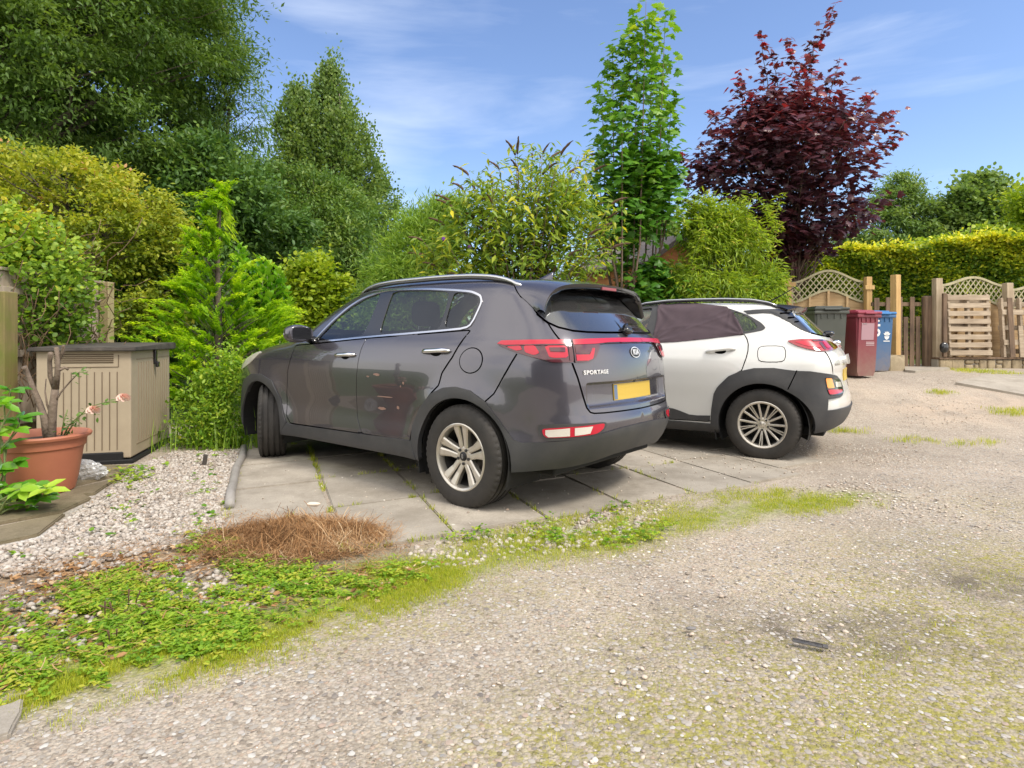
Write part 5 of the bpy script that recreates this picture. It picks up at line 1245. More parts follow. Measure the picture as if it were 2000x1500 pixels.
# flush stones packed into the surface of the track
def flat_caps(pts, sizes, mat, label, seed):
    tp = []
    for v, f in stone_templates(12, 2, seed):
        keep = (v[f][:, :, 2] > .12).all(1); f2 = f[keep]; ids = np.unique(f2); mp = -np.ones(len(v), int); mp[ids] = np.arange(len(ids)); tp.append((v[ids], mp[f2]))
    r = np.random.default_rng(seed); V, F, T = [], [], []; base = 0
    for i, (p, s) in enumerate(zip(pts, sizes)):
        v, f = tp[i % 12]; a = r.uniform(0, 6.283); c, sn = math.cos(a), math.sin(a); q = v * s * .5; q = np.stack([q[:, 0]*c - q[:, 1]*sn, q[:, 0]*sn + q[:, 1]*c, (q[:, 2] - .06 * s) * r.uniform(.30, .60)], 1); V.append(q + p); F.append(f + base); T.append(np.full(len(v), r.uniform())); base += len(v)
    tag(mesh_obj('gravel', np.concatenate(V), [np.concatenate(F)], mat, None, True, tint=np.concatenate(T)), label, 'gravel', kind='stuff')
q_ = np.concatenate([sample_area([(-80,1510), (-20,1400), (300,1330), (620,1240), (900,1140), (1250,1080), (1700,1040), (2080,1060), (2080,1510)], 15000, 25), sample_area([(900,1140), (1400,1040), (1650,990), (1750,880), (2080,870), (2080,1060), (1250,1090)], 7000, 26)])
q_[:, 2] = .010 * np.sin(q_[:, 0] * 2.1 + 1.3 * np.sin(q_[:, 1] * 1.3)) * np.sin(q_[:, 1] * 1.7 + .6) + ground_h(q_[:, 0], q_[:, 1]); q_ = q_[~on_slabs(q_)]; q_ = q_[rng.random(len(q_)) > .12 + .66 * np.clip(blob_mask(q_[:, 0], q_[:, 1], MOSS), 0, 1) + .35 * (noise3(q_, 1.7, 31) > .6)]
flat_caps(q_, .007 + .022 * rng.random(len(q_)) ** 2.6 + .004 * (q_[:, 1] > 3.5), M['packed_stone'], 'stones packed flush into the worn surface of the track', 27)
sl = sample_area([(1250,880), (1690,870), (1770,880), (1690,915), (1500,945), (1250,930)], 420, 8, .014); s2 = sample_area([(480,900), (1230,900), (1480,948), (1060,1010), (800,1060), (500,985)], 170, 9, .014)
s3 = sample_area([(1560,868), (1800,868), (1790,895), (1690,915), (1560,890)], 420, 10, .014); p = np.concatenate([sl, s2, s3])
scatter_stones('gravel', p, .007 + .016 * rng.random(len(p)) ** 2, M['track_stone'], 'stray gravel stones lying on the concrete paving', 'gravel', .1, 1, 11)
# ---------------------------------------------------------------- timber, bins, box, pot
M['new_wood'] = wood('new_fence_wood', (.42, .25, .09), (.60, .40, .17))
M['panel_wood'] = wood('panel_wood', (.36, .23, .11), (.55, .39, .21), axis=0)
M['grey_wood'] = wood('weathered_wood', (.29, .22, .14), (.50, .41, .29))
M['pallet_wood'] = wood('pallet_wood', (.26, .195, .135), (.50, .41, .30), axis=0)
M['dark_wood'] = wood('dark_picket_wood', (.075, .047, .030), (.22, .145, .09))
M['mossy_wood'] = wood('mossy_post', (.15, .10, .05), (.26, .20, .08), moss=(.15, .16, .03))
M['lattice'] = wood('lattice_wood', (.30, .27, .15), (.46, .42, .27))
M['cedar'] = wood('orange_boards', (.33, .13, .05), (.50, .22, .09), axis=0)
def local_frame(a, b):
    """frame standing on the line a->b: x along it, y away from the camera, z up"""
    d = Vector((b.x - a.x, b.y - a.y, 0)); return math.atan2(d.y, d.x), d.length
def rpost(name, label, uv_top, u_w, v_bot, d, mat, cat='post', cap=False, brace=None, zb=None, rot=0.0):
    """square timber post: photo u of its middle, width in pixels, top and foot rows"""
    u, vt = uv_top; w = u_w / FPX * d; p = W(u, v_bot, d); zt = W(u, vt, d).z; z0 = float(ground_h(p.x, p.y)) - .02 if zb is None else zb
    t = thing(name, label, cat, (p.x, p.y, z0), rot); bm = bmesh.new(); bm_box(bm, Vector((0, 0, (zt - z0) / 2)), (w, w, zt - z0), None, .006)
    bm_obj('shaft', bm, mat, t)
    if brace:
        bv, bw = brace; bm = bmesh.new(); bm_box(bm, Vector((0, -w / 2 - .013, W(u, bv, d).z - z0)), (bw / FPX * d, .022, .085), None, .003); bm_obj('bracket', bm, M['new_wood'], t)
    return t
def trellis_panel(name, label, uL, uR, v_end, v_peak, in_end, in_peak, v_bot, dL, dR, boards=True, group=None, zb=None):
    """bow-topped fence panel: curved frame, diagonal lattice, boarded lower half with battens"""
    a, b = W(uL, v_bot, dL), W(uR, v_bot, dR); ang, Wd = local_frame(a, b); dm = (dL + dR) / 2
    z0 = float(ground_h((a.x + b.x) / 2, dm)) + .02 if zb is None else zb
    t = thing(name, label, 'fence', (a.x, a.y, z0), ang, group); zz = lambda v: EYE + (YH - v) / FPX * dm - z0
    def bow(x, e, p): k = math.cos((x / Wd - .5) * 2 * math.pi) * .5 + .5; return e + (p - e) * k
    N = 28; xs = [Wd * i / N for i in range(N + 1)]; zo = [bow(x, zz(v_end), zz(v_peak)) for x in xs]; zi = [bow(x, zz(in_end), zz(in_peak)) for x in xs]
    def curve_rail(nm, zs, h, dp, mat):
        v, f = [], []
        for x, z in zip(xs, zs): v += [(x, -dp/2, z - h/2), (x, dp/2, z - h/2), (x, dp/2, z + h/2), (x, -dp/2, z + h/2)]
        for i in range(N): f += [(4*i + k, 4*i + (k+1) % 4, 4*i + 4 + (k+1) % 4, 4*i + 4 + k) for k in range(4)]
        f += [(3, 2, 1, 0), (4*N, 4*N+1, 4*N+2, 4*N+3)]; return mesh_obj(nm, v, f, mat, t)
    curve_rail('top_rail', zo, .045, .05, M['lattice']); curve_rail('curved_rail', zi, .045, .05, M['lattice'])
    for x in (.02, Wd - .02):
        bm = bmesh.new(); bm_box(bm, Vector((x, 0, (zo[0] + .0) / 2)), (.04, .045, zo[0] - .03), None, .003); bm_obj('stile', bm, M['grey_wood'], t)
    bm = bmesh.new(); sp = .115; zmx = max(zo); zmn = min(zi)
    for sgn, y in ((1, -.008), (-1, .008)):
        k = -30
        while k < 60:
            # slats at 50 degrees; keep the stretch between the two curves
            pts = []
            for i in range(90):
                x = Wd * i / 89; z = (zmn - 1) + sgn * (x - (k * sp if sgn > 0 else Wd - k * sp)) * 1.25 + 1.0
                if bow(x, zo[0], max(zo)) > z > bow(x, zi[0], max(zi)) and .03 < x < Wd - .03: pts.append((x, z))
            if len(pts) > 2:
                (x0, q0), (x1, q1) = pts[0], pts[-1]; L = math.hypot(x1 - x0, q1 - q0); bm_box(bm, Vector(((x0 + x1) / 2, y, (q0 + q1) / 2)), (L, .012, .020), Matrix.Rotation(-math.atan2(q1 - q0, x1 - x0), 3, 'Y'))
            k += 1
    bm_obj('lattice', bm, M['lattice'], t)
    if boards:
        nb = 8; v, f = [], []
        for j in range(nb):
            lo = max(zi) * j / nb; hi = max(zi) * (j + 1.06) / nb
            for i in range(N):
                x0, x1 = xs[i], xs[i + 1]; a0, a1 = min(hi, zi[i]), min(hi, zi[i + 1])
                if a0 <= lo + .002 and a1 <= lo + .002: continue
                a0, a1 = max(a0, lo + .001), max(a1, lo + .001); k = len(v); y0, y1 = .004, .022
                v += [(x0, y1, lo), (x1, y1, lo), (x1, y0, a1), (x0, y0, a0), (x0, y1 + .012, lo), (x1, y1 + .012, lo), (x1, y0 + .012, a1), (x0, y0 + .012, a0)]
                f += [(k, k+1, k+2, k+3), (k+7, k+6, k+5, k+4), (k+3, k+2, k+6, k+7), (k, k+4, k+5, k+1)]
        mesh_obj('boards', v, f, M['panel_wood'], t)
        bm = bmesh.new()
        for fx in (.25, .5, .75): bm_box(bm, Vector((Wd * fx, -.018, bow(Wd * fx, zi[0], max(zi)) / 2)), (.045, .022, bow(Wd * fx, zi[0], max(zi)) - .02), None, .002)
        bm_obj('battens', bm, M['panel_wood'], t)
    return t
def build_far_fences():
    trellis_panel('trellis_fence', 'bow topped trellis fence panel with boarded lower half behind the wheelie bins', 1545, 1691, 552, 529, 590, 567, 720, 12.3, 12.1)
    rpost('fence_post', 'pale new fence post at the bamboo end of the trellis panel', (1541, 544), 7, 720, 12.25, M['new_wood'], brace=(556, 22))
    rpost('fence_post', 'pale new fence post between trellis panel and picket gate', (1695, 541), 11, 720, 12.0, M['new_wood'], brace=(562, 18))
    rpost('gate_post', 'tall yellow timber post standing behind the stone block', (1749, 537), 13, 700, 11.1, M['new_wood'], rot=.35)
    # picket fence pieces: palings on rails, one thing; the thick round-topped gate post its own
    d = 11.5; a, b = W(1704, 712, d), W(1800, 712, d); ang, Wd = local_frame(a, b); z0 = float(ground_h(a.x, d)) + .03
    t = thing('picket_gate', 'dark weathered picket gate with uneven palings beside the tall yellow post', 'gate', (a.x, a.y, z0), ang); zz = lambda v: EYE + (YH - v) / FPX * d - z0
    for u, w, vt in ((1712.5, 10, 582), (1733.5, 8, 581), (1757.5, 8, 580), (1769, 9, 619), (1781, 9, 580), (1793, 9, 618)):
        x = (u - 1704) / FPX * d; ww = w / FPX * d; h = zz(vt); bm = bmesh.new(); bm_box(bm, Vector((x, rng.uniform(-.006, .006), h / 2)), (ww, .024, h), Matrix.Rotation(R(rng.uniform(-1, 1)), 3, 'Y'), .006, 2); bm_obj('picket', bm, M['dark_wood'], t)
    for v in (594, 690):
        bm = bmesh.new(); bm_box(bm, Vector((Wd / 2, .036, zz(v))), (Wd, .04, .075), None, .003); bm_obj('rail', bm, M['dark_wood'], t)
    # right-hand half: thick gate stile
    p = W(1810.5, 712, 11.5); z0 = float(ground_h(p.x, p.y)); h = EYE + (YH - 578) / FPX * 11.5 - z0
    t = thing('gate_post', 'thick dark round topped gate post left of the grey square post', 'post', (p.x, p.y, z0)); bm = bmesh.new(); bm_box(bm, Vector((0, 0, h / 2)), (.165, .12, h), None, .035, 4); bm_obj('shaft', bm, M['dark_wood'], t, True)
    ac = Acc(); ac.tube([(-.98, -.03, h * .83), (-.98, -.10, h * .84), (-.94, -.10, h * .80), (-.94, -.04, h * .78)], .012, 6)
    rpost('fence_post', 'grey square timber post with rusty hinges right of the picket gate', (1830.5, 544), 13, 716, 11.4, M['grey_wood'])
    trellis_panel('trellis_fence', 'bow topped trellis fence panel partly hidden by the leaning pallet', 1838, 1962, 558, 542, 597, 577, 698, 11.6, 11.8)
    trellis_panel('trellis_fence', 'trellis fence panel running out of the photo at the far right', 1976, 2100, 567, 552, 600, 586, 700, 11.8, 12.0)
    rpost('fence_post', 'grey timber post between the two right hand trellis panels', (1968, 553), 13, 698, 11.6, M['grey_wood'])
    # low stone wall with coping
    M['wall_stone'] = simple('rubble_stone', (.40, .32, .20), .9, bump=(30, .6, .01), var=(9, (.25, .20, .13), .2)); M['mortar'] = simple('mortar', (.34, .31, .26), .95, bump=(60, .5, .006))
    d = 11.25; a, b = W(1834, 718, d), W(2140, 718, d + .25); ang, Wd = local_frame(a, b); z0 = float(ground_h(a.x, d)) - .05
    t = thing('stone_wall', 'low rubble stone wall carrying the trellis fence on the right', 'wall', (a.x, a.y, z0), ang); h = .235
    bm = bmesh.new(); bm_box(bm, Vector((Wd / 2, .12, h / 2)), (Wd, .18, h), None, .004); bm_obj('core', bm, M['mortar'], t)
    bm = bmesh.new(); x = 0.0; r = random.Random(5); bm_box(bm, Vector((.18, .02, .125)), (.155, .06, .22), None, .01, 2); bm_box(bm, Vector((.38, .02, .125)), (.25, .06, .22), None, .012, 2); bm_box(bm, Vector((.07, .02, .125)), (.10, .06, .22), None, .012, 2); x = .52
    while x < Wd - .1:
        w = r.uniform(.10, .24); k = r.random()
        if k < .3: bm_box(bm, Vector((x + w / 2, .022, .122)), (w - .02, .07 + r.uniform(-.01, .012), .20), None, .028, 3)
        else:
            s = r.uniform(.09, .125); bm_box(bm, Vector((x + w / 2, .022, .02 + s / 2)), (w - .018, .07 + r.uniform(-.01, .012), s - .014), None, .03, 3); bm_box(bm, Vector((x + w / 2 + r.uniform(-.02, .02), .022, .02 + s + (.205 - s) / 2)), (w - .02, .07 + r.uniform(-.01, .012), .20 - s - .012), None, .028, 3)
        x += w
    bm_obj('stones', bm, M['wall_stone'], t, True)
    bm = bmesh.new(); bm_box(bm, Vector((Wd / 2, .10, h + .017)), (Wd + .02, .26, .032), None, .006); bm_obj('coping', bm, M['dark_wood'], t)
    # pallets leaning on the fence
    def pallet(label, uL, uR, vt, vb, d, rot, lean, slats, mat, broken=False):
        p = W((uL + uR) / 2, vb, d); ww = (uR - uL) / FPX * d; hh = (vb - vt) / FPX * d
        t = thing('pallet', label, 'pallet', (p.x, p.y, p.z), rot, None); t.rotation_euler = (R(-lean), 0, rot)
        for k in range(slats):
            z = hh * (k + .5) / slats; w2 = ww * (1 if not broken else rng.uniform(.9, 1)); bm = bmesh.new(); bm_box(bm, Vector((rng.uniform(-.006, .006), 0, z)), (w2, .020, min(.098, hh / slats * .62)), Matrix.Rotation(R(rng.uniform(-.7, .7)), 3, 'Y'), .003); bm_obj('slat', bm, mat, t)
        for x in (-ww / 2 + .03, 0, ww / 2 - .03):
            bm = bmesh.new(); bm_box(bm, Vector((x, .055, hh / 2)), (.05, .085, hh - .01), None, .004); bm_obj('bearer', bm, mat, t)
        bm = bmesh.new()
        for z in (.12, hh / 2, hh - .12): bm_box(bm, Vector((0, .108, z)), (ww, .018, .09), None, .003)
        bm_obj('back_boards', bm, mat, t)
    pallet('grey wooden pallet with eight slats standing on the low stone wall', 1855, 1938, 573, 697, 11.22, 0, 3, 8, M['pallet_wood'])
    pallet('blackened broken wooden pallet at the right edge of the photo', 1962, 2040, 580, 698, 11.3, 0, 4, 2, M['pallet_wood'])
    t = bpy.data.objects[[o.name for o in bpy.data.objects if o.get('label', '').startswith('blackened')][0]]
    for k, (x, w, h0, h1) in enumerate(((-.24, .10, .0, 1.14), (-.06, .09, .0, .60), (.10, .09, 0, 1.1), (.26, .09, 0, .8))):
        bm = bmesh.new(); bm_box(bm, Vector((x, -.024, (h0 + h1) / 2)), (w, .02, h1 - h0), Matrix.Rotation(R(rng.uniform(-2, 2)), 3, 'Y'), .004); bm_obj('slat', bm, M['dark_wood'] if k in (0, 2) else M['pallet_wood'], t)
    d = 11.2; p = W(1847, 697, d); t = thing('board', 'dark narrow board leaning beside the grey pallet on the wall', 'board', (p.x, p.y + .03, p.z)); bm = bmesh.new(); bm_box(bm, Vector((0, 0, .60)), (.075, .05, 1.2), None, .004); bm_obj('plank', bm, M['dark_wood'], t)
    p = W(1844, 684, 11.15); t = tag(mesh_obj('plastic_bag', *superell((p.x, p.y, p.z + .05), .075, .05, .10, .8, 10), M['gloss_black'], None, True), 'small black plastic bag hanging by the foot of the grey pallet', 'bag')
    # stone block
    M['block'] = concrete('gritstone', (.36, .29, .20), (.47, .39, .27), (.24, .20, .12), 9)
    a = W(1745, 727, 10.75); bm = bmesh.new(); z0 = float(ground_h(a.x, a.y)) - .03; bm_box(bm, Vector((a.x, a.y + .12, z0 + .155)), (.36, .34, .31), Matrix.Rotation(.28, 3, 'Z'), .018, 3)
    bmesh.ops.subdivide_edges(bm, edges=bm.edges[:], cuts=2)
    for v in bm.verts: v.co += Vector((rng.normal(), rng.normal(), rng.normal())) * .004
    tag(bm_obj('stone_block', bm, M['block'], None, False), 'squared gritstone block between the blue bin and the picket gate', 'stone block')
build_far_fences()

# wheelie bins
def build_bin(label, u, vb, d, rot, col, w=.50, dp=.58, h=1.0, lidcol=None, marks=None, open_lid=0):
    p = W(u, vb, d); z0 = float(ground_h(p.x, p.y)) if vb is None else p.z
    mat = simple('bin_plastic', col, .45, bump=(220, .15, .002), var=(3, tuple(c * .8 + .035 for c in col), .3)); lm = simple('bin_lid_plastic', lidcol or col, .42, bump=(220, .15, .002))
    nt = mat.node_tree; n_, l_ = nt.nodes, nt.links; b_ = n_['Principled BSDF']; src = b_.inputs['Base Color'].links[0].from_socket          # road dust and scuffs low on the body
    tc = n_.new('ShaderNodeTexCoord'); sp = n_.new('ShaderNodeSeparateXYZ'); l_.new(tc.outputs['Object'], sp.inputs[0]); mr = n_.new('ShaderNodeMapRange'); mr.inputs['From Min'].default_value = .62; mr.inputs['From Max'].default_value = .02; mr.inputs['To Max'].default_value = 1.1; l_.new(sp.outputs['Z'], mr.inputs[0])
    nz = n_.new('ShaderNodeTexNoise'); nz.inputs['Scale'].default_value = 9; nz.inputs['Detail'].default_value = 8; nz.inputs['Roughness'].default_value = .7; l_.new(tc.outputs['Object'], nz.inputs['Vector']); mu = n_.new('ShaderNodeMath'); mu.operation = 'MULTIPLY'; mu.use_clamp = True; l_.new(mr.outputs[0], mu.inputs[0]); l_.new(nz.outputs['Fac'], mu.inputs[1])
    mx = n_.new('ShaderNodeMixRGB'); mx.inputs['Color2'].default_value = (.26, .20, .15, 1); l_.new(mu.outputs[0], mx.inputs['Fac']); l_.new(src, mx.inputs['Color1']); l_.new(mx.outputs[0], b_.inputs['Base Color'])
    t = thing('wheelie_bin', label, 'bin', (p.x, p.y, z0), rot, 'wheelie bins by the trellis fence')
    # tapered body: y- is the front
    def ring(z, k): return [(-w/2*k, -dp/2*k, z), (w/2*k, -dp/2*k, z), (w/2*k, dp/2*k, z), (-w/2*k, dp/2*k, z)]
    bm = bmesh.new(); rs = [ring(.02, .78), ring(.10, .80), ring(h - .10, .96), ring(h, .97)]; vv = [[bm.verts.new(q) for q in r_] for r_ in rs]
    for i in range(3):
        for k in range(4): bm.faces.new((vv[i][k], vv[i][(k+1) % 4], vv[i+1][(k+1) % 4], vv[i+1][k]))
    bm.faces.new(vv[0][::-1]); bmesh.ops.bevel(bm, geom=[e for e in bm.edges if abs(e.verts[0].co.z - e.verts[1].co.z) > .03], offset=.028, segments=3, affect='EDGES')
    bm_box(bm, Vector((0, -.005, h + .002)), (w * 1.06, dp * 1.05, .055), None, .015, 2)
    for x in (-.30, -.1, .1, .30): bm_box(bm, Vector((x * w, -dp * .482, h - .055)), (.018, .03, .08), None, .003)
    bm_obj('body', bm, mat, t, False)
    bm = bmesh.new(); bm_box(bm, Vector((0, 0, h + .055)), (w * 1.08, dp * 1.10, .045), None, .018, 3); bm_box(bm, Vector((0, .02, h + .085)), (w * .84, dp * .82, .035), None, .016, 3); bm_box(bm, Vector((0, -dp * .55, h + .045)), (w * .5, .05, .03), None, .01, 2)
    bm_obj('lid', bm, lm, t, False)
    ac = Acc(); ac.tube([(-w * .42, dp * .50, h + .03), (-w * .42, dp * .64, h + .06), (w * .42, dp * .64, h + .06), (w * .42, dp * .50, h + .03)], .016, 8); ac.obj('handle', mat, t)
    for sx in (-1, 1):
        v, f = lathe([(.0, -.025), (.085, -.025), (.10, -.015), (.10, .015), (.085, .025), (0, .025)], 28, 'x'); v = [(z, x, y) for x, y, z in [(a, b, c) for a, b, c in v]]
        mesh_obj('bin_wheel', [(sx * w * .40 + q[0], dp * .40 + q[1], .10 + q[2]) for q in v], f, M['rubber'], t, True)
    def front(nm, me, cx, cz, mt):
        co = np.array([q.co for q in me.vertices]); V = []
        for x, y, z in co:
            zz = cz + y; k = .80 + (.96 - .80) * np.clip((zz - .10) / (h - .20), 0, 1); V.append((cx + x, -dp / 2 * k - .004 - z, zz))
        o = mesh_obj(nm, V, [tuple(q.vertices) for q in me.polygons], mt, t); return o
    return t, front
def rect_mesh(w, h):
    me = bpy.data.meshes.new('r'); me.from_pydata([(-w/2, -h/2, 0), (w/2, -h/2, 0), (w/2, h/2, 0), (-w/2, h/2, 0)], [], [(0, 1, 2, 3)]); return me
def crest():
    """small shield-and-plume emblem with a bar of illegible wording under it, as on the blue bin"""
    v, f = [], []
    def fan(pts): k = len(v); v.extend([(x, y, 0) for x, y in pts]); f.append(tuple(range(k, k + len(pts))))
    for a in (-60, -30, 0, 30, 60):
        c, s = math.cos(R(90 + a)), math.sin(R(90 + a)); n = (-s, c); fan([(n[0]*.008, n[1]*.008), (c*.05 + n[0]*.016, s*.05 + n[1]*.016), (c*.085, s*.085), (c*.05 - n[0]*.016, s*.05 - n[1]*.016), (-n[0]*.008, -n[1]*.008)])
    fan([(-.055, -.012), (.055, -.012), (.035, -.055), (0, -.075), (-.035, -.055)]); fan([(-.065, -.105), (.065, -.105), (.065, -.088), (-.065, -.088)])
    me = bpy.data.meshes.new('c'); me.from_pydata(v, [], f); return me
build_bin('dark grey green wheelie bin half hidden behind the white car', 1608, 728, 9.55, R(-4), (.060, .068, .055), .50, .58, .96, (.035, .042, .035))
_t, _f = build_bin('maroon wheelie bin standing between the green bin and the blue bin', 1669, 735, 9.85, R(17), (.20, .018, .035), .47, .56, .99, (.26, .035, .06))
_f('label', rect_mesh(.26, .27), -.01, .74, simple('faded_label', (.36, .22, .25), .6)); _f('marking', rect_mesh(.09, .022), -.08, .862, M['white_mark'])
for _z in (.568, .545, .520): _f('marking', rect_mesh(.17, .010), .05, _z, simple('faint_marking', (.55, .42, .44), .6))
_t, _f = build_bin('blue wheelie bin nearest the stone block with a white number', 1699, 725, 10.7, R(12), (.022, .115, .28), .50, .58, .98, (.03, .16, .40))
_f('number', text_mesh('5', .30, .002, bold=.006), -.10, .72, M['white_mark']); _f('marking', rect_mesh(.10, .03), -.09, .90, M['white_mark']); _f('emblem', crest(), .10, .64, M['white_mark'])

# timber outbuilding behind the maple
def build_outbuilding():
    M['shingle'] = simple('grey_felt_shingle', (.135, .115, .11), .9, bump=(50, .4, .004), var=(6, (.22, .19, .175), .25))
    P0 = Vector((2.95, 13.0, 0)); e = Vector((-.523, .852, 0)); q = Vector((.852, .523, 0)); g = .55; L = 2.45; HW = .95; ze = 2.88; zr = 3.46
    t = thing('garden_shed', 'orange boarded garden shed with grey shingle roof behind the maple', 'shed', (P0.x, P0.y, g), math.atan2(q.y, q.x))
    # local x along the gable end, y along the eave
    bm = bmesh.new()
    n = 15; hb = (ze - g) / n
    for i in range(n):
        z = hb * (i + .5); bm_box(bm, Vector((HW, .06, z)), (2 * HW - .1, .03, hb * .96), None, .004); bm_box(bm, Vector((.06, L / 2, z)), (.03, L - .1, hb * .96), None, .004)
        bm_box(bm, Vector((2 * HW - .06, L / 2, z)), (.03, L - .1, hb * .96), None, .004); bm_box(bm, Vector((HW, L - .06, z)), (2 * HW - .1, .03, hb * .96), None, .004)
    bm_obj('wall', bm, M['cedar'], t)
    v = [(.05, .06, ze - g), (2 * HW - .05, .06, ze - g), (HW, .06, zr - g - .06)]; v += [(x, y + .03, z) for x, y, z in v]; mesh_obj('gable', v, [(0, 1, 2), (5, 4, 3), (0, 3, 4, 1), (1, 4, 5, 2), (2, 5, 3, 0)], M['cedar'], t)
    bm = bmesh.new(); sl = math.atan2(zr - ze, HW); Ls = math.hypot(HW, zr - ze) + .16
    for sg in (-1, 1):
        for k in range(8):
            f = (k + .5) / 8; cx = HW - sg * (HW + .12) * (1 - f) ; cz = (zr - g) - (Ls * (1 - f)) * math.sin(sl)
            bm_box(bm, Vector((HW + sg * (1 - f) * Ls * math.cos(sl), L / 2, cz + .02 + .004 * (k % 2))), (Ls / 8 * 1.12, L + .30, .022), Matrix.Rotation(sg * sl + sg * .03, 3, 'Y'), .004)
    bm_obj('roof', bm, M['shingle'], t)
    bm = bmesh.new()
    for sg in (-1, 1):
        bm_box(bm, Vector((HW + sg * Ls / 2 * math.cos(sl), -.155, zr - g - Ls / 2 * math.sin(sl) - .03)), (Ls, .025, .10), Matrix.Rotation(sg * sl, 3, 'Y'), .003)
        bm_box(bm, Vector((HW + sg * (Ls * math.cos(sl) + .02), L / 2, zr - g - Ls * math.sin(sl) - .02)), (.05, L + .3, .06), None, .01)
    bm_obj('fascia', bm, simple('dark_fascia', (.10, .085, .08), .7), t)
build_outbuilding()

# beige plastic storage box
def build_storage():
    M['beige'] = simple('beige_plastic', (.42, .345, .245), .55, bump=(300, .12, .001), var=(3.5, (.35, .285, .20), .22)); M['groove'] = simple('panel_groove', (.15, .11, .07), .8); M['lid'] = simple('dark_lid_plastic', (.045, .040, .038), .65, spec=.25, bump=(120, .3, .002), var=(6, (.12, .105, .09), .2))
    t = thing('storage_box', 'beige ribbed plastic garden storage box with black lid and base', 'storage box', (-3.49, 5.44, 0), math.atan2(.266, .964))
    # local: x to the right (front face runs to -x), y away along the right-hand face
    w, dp, h = .74, 1.22, 1.05
    bm = bmesh.new(); bm_box(bm, Vector((-w / 2, dp / 2, .05 + (h - .05) / 2)), (w, dp, h - .05), None, .012, 2); bm_obj('body', bm, M['beige'], t)
    bm = bmesh.new(); bm_box(bm, Vector((-w / 2 - .04, dp / 2, .055)), (w - .04, dp + .035, .11), None, .01); bm_box(bm, Vector((-w / 2, dp / 2, .02)), (w + .05, dp + .05, .04), None, .008); bm_obj('base', bm, simple('black_base_plastic', (.014, .014, .015), .6, spec=.3), t)
    bm = bmesh.new()
    # lid slopes down to the front: a thin tray with a lip
    vs_ = [(-w - .05, -.05, h + .012), (.05, -.05, h + .012), (.05, dp + .05, h + .05), (-w - .05, dp + .05, h + .05)]
    lo = [bm.verts.new((x, y, h - .022)) for x, y, z in vs_]; hi = [bm.verts.new(q) for q in vs_]; bm.faces.new(hi); bm.faces.new(lo[::-1])
    for i in range(4): bm.faces.new((lo[i], lo[(i+1) % 4], hi[(i+1) % 4], hi[i]))
    bmesh.ops.bevel(bm, geom=list(bm.edges), offset=.008, segments=2, affect='EDGES'); bm_obj('lid', bm, M['lid'], t)
    # the front: two ribbed doors with a vent louvre above; the side: one sunk ribbed panel
    bm = bmesh.new()
    for i in range(9): bm_box(bm, Vector((-.11 - i * .060, -.0015, .11 + (h - .42) / 2 + .06)), (.0055, .006, h - .34), None)
    bm_box(bm, Vector((-.36, -.0015, h - .165)), (.52, .006, .006), None); bm_box(bm, Vector((-.10, -.0015, h - .11)), (.006, .006, .11), None); bm_obj('front_grooves', bm, M['groove'], t)
    bm = bmesh.new()
    for k in range(5): bm_box(bm, Vector((-.37, -.002, h - .05 - k * .018)), (.46, .010, .007), Matrix.Rotation(R(25), 3, 'X'))
    bm_obj('vent', bm, M['groove'], t)
    bm = bmesh.new()
    for i in range(13): bm_box(bm, Vector((.0015, .20 + i * .074, h / 2 + .02)), (.006, .0035, h - .30), None)
    for z in (.155, h - .10): bm_box(bm, Vector((.0015, dp * .54, z)), (.006, dp * .84, .007), None)
    bm_obj('side_grooves', bm, simple('side_groove', (.27, .205, .135), .8), t)
    bm = bmesh.new(); bm_box(bm, Vector((.015, .66, h - .09)), (.03, .045, .16), None, .008, 2); bm_box(bm, Vector((.035, .66, h - .17)), (.035, .05, .06), None, .012, 2); bm_obj('lock', bm, M['gloss_black'], t)
    bm = bmesh.new(); bm_box(bm, Vector((.012, .80, .14)), (.02, .018, .07), None, .004); bm_obj('hook', bm, M['gloss_black'], t)
    return t
build_storage()

# fence on the left with its mossy post
def build_left_fence():
    M['old_panel'] = wood('old_grey_boards', (.25, .20, .15), (.40, .33, .26), axis=2)
    t = thing('board_fence', 'weathered board fence panel under the climber behind the storage box', 'fence', (-4.80, 5.55, 0), math.pi / 2)
    bm = bmesh.new()
    for i in range(11): bm_box(bm, Vector((.06 + i * .125, 0, .93)), (.122, .016, 1.70), None, .003)
    bm_obj('boards', bm, M['old_panel'], t)
    bm = bmesh.new()
    for z in (.35, 1.0, 1.60): bm_box(bm, Vector((.70, -.028, z)), (1.4, .038, .07), None, .003)
    bm_box(bm, Vector((.70, 0, 1.80)), (1.42, .06, .03), None, .003); bm_obj('rails', bm, M['old_panel'], t)
    def post(label, x, y, h, w, mat):
        q = thing('fence_post', label, 'post', (x, y, 0)); bm = bmesh.new(); bm_box(bm, Vector((0, 0, h / 2)), (w, w, h), None, .006); bm_obj('shaft', bm, mat, q)
    post('greenish square fence post behind the lid of the storage box', -4.72, 6.92, 1.80, .105, M['grey_wood'] if False else wood('green_post', (.27, .22, .10), (.42, .36, .19)))
    post('mossy green timber post at the left edge beside the storage box', -4.56, 5.32, 1.56, .15, M['mossy_wood'])
build_left_fence()

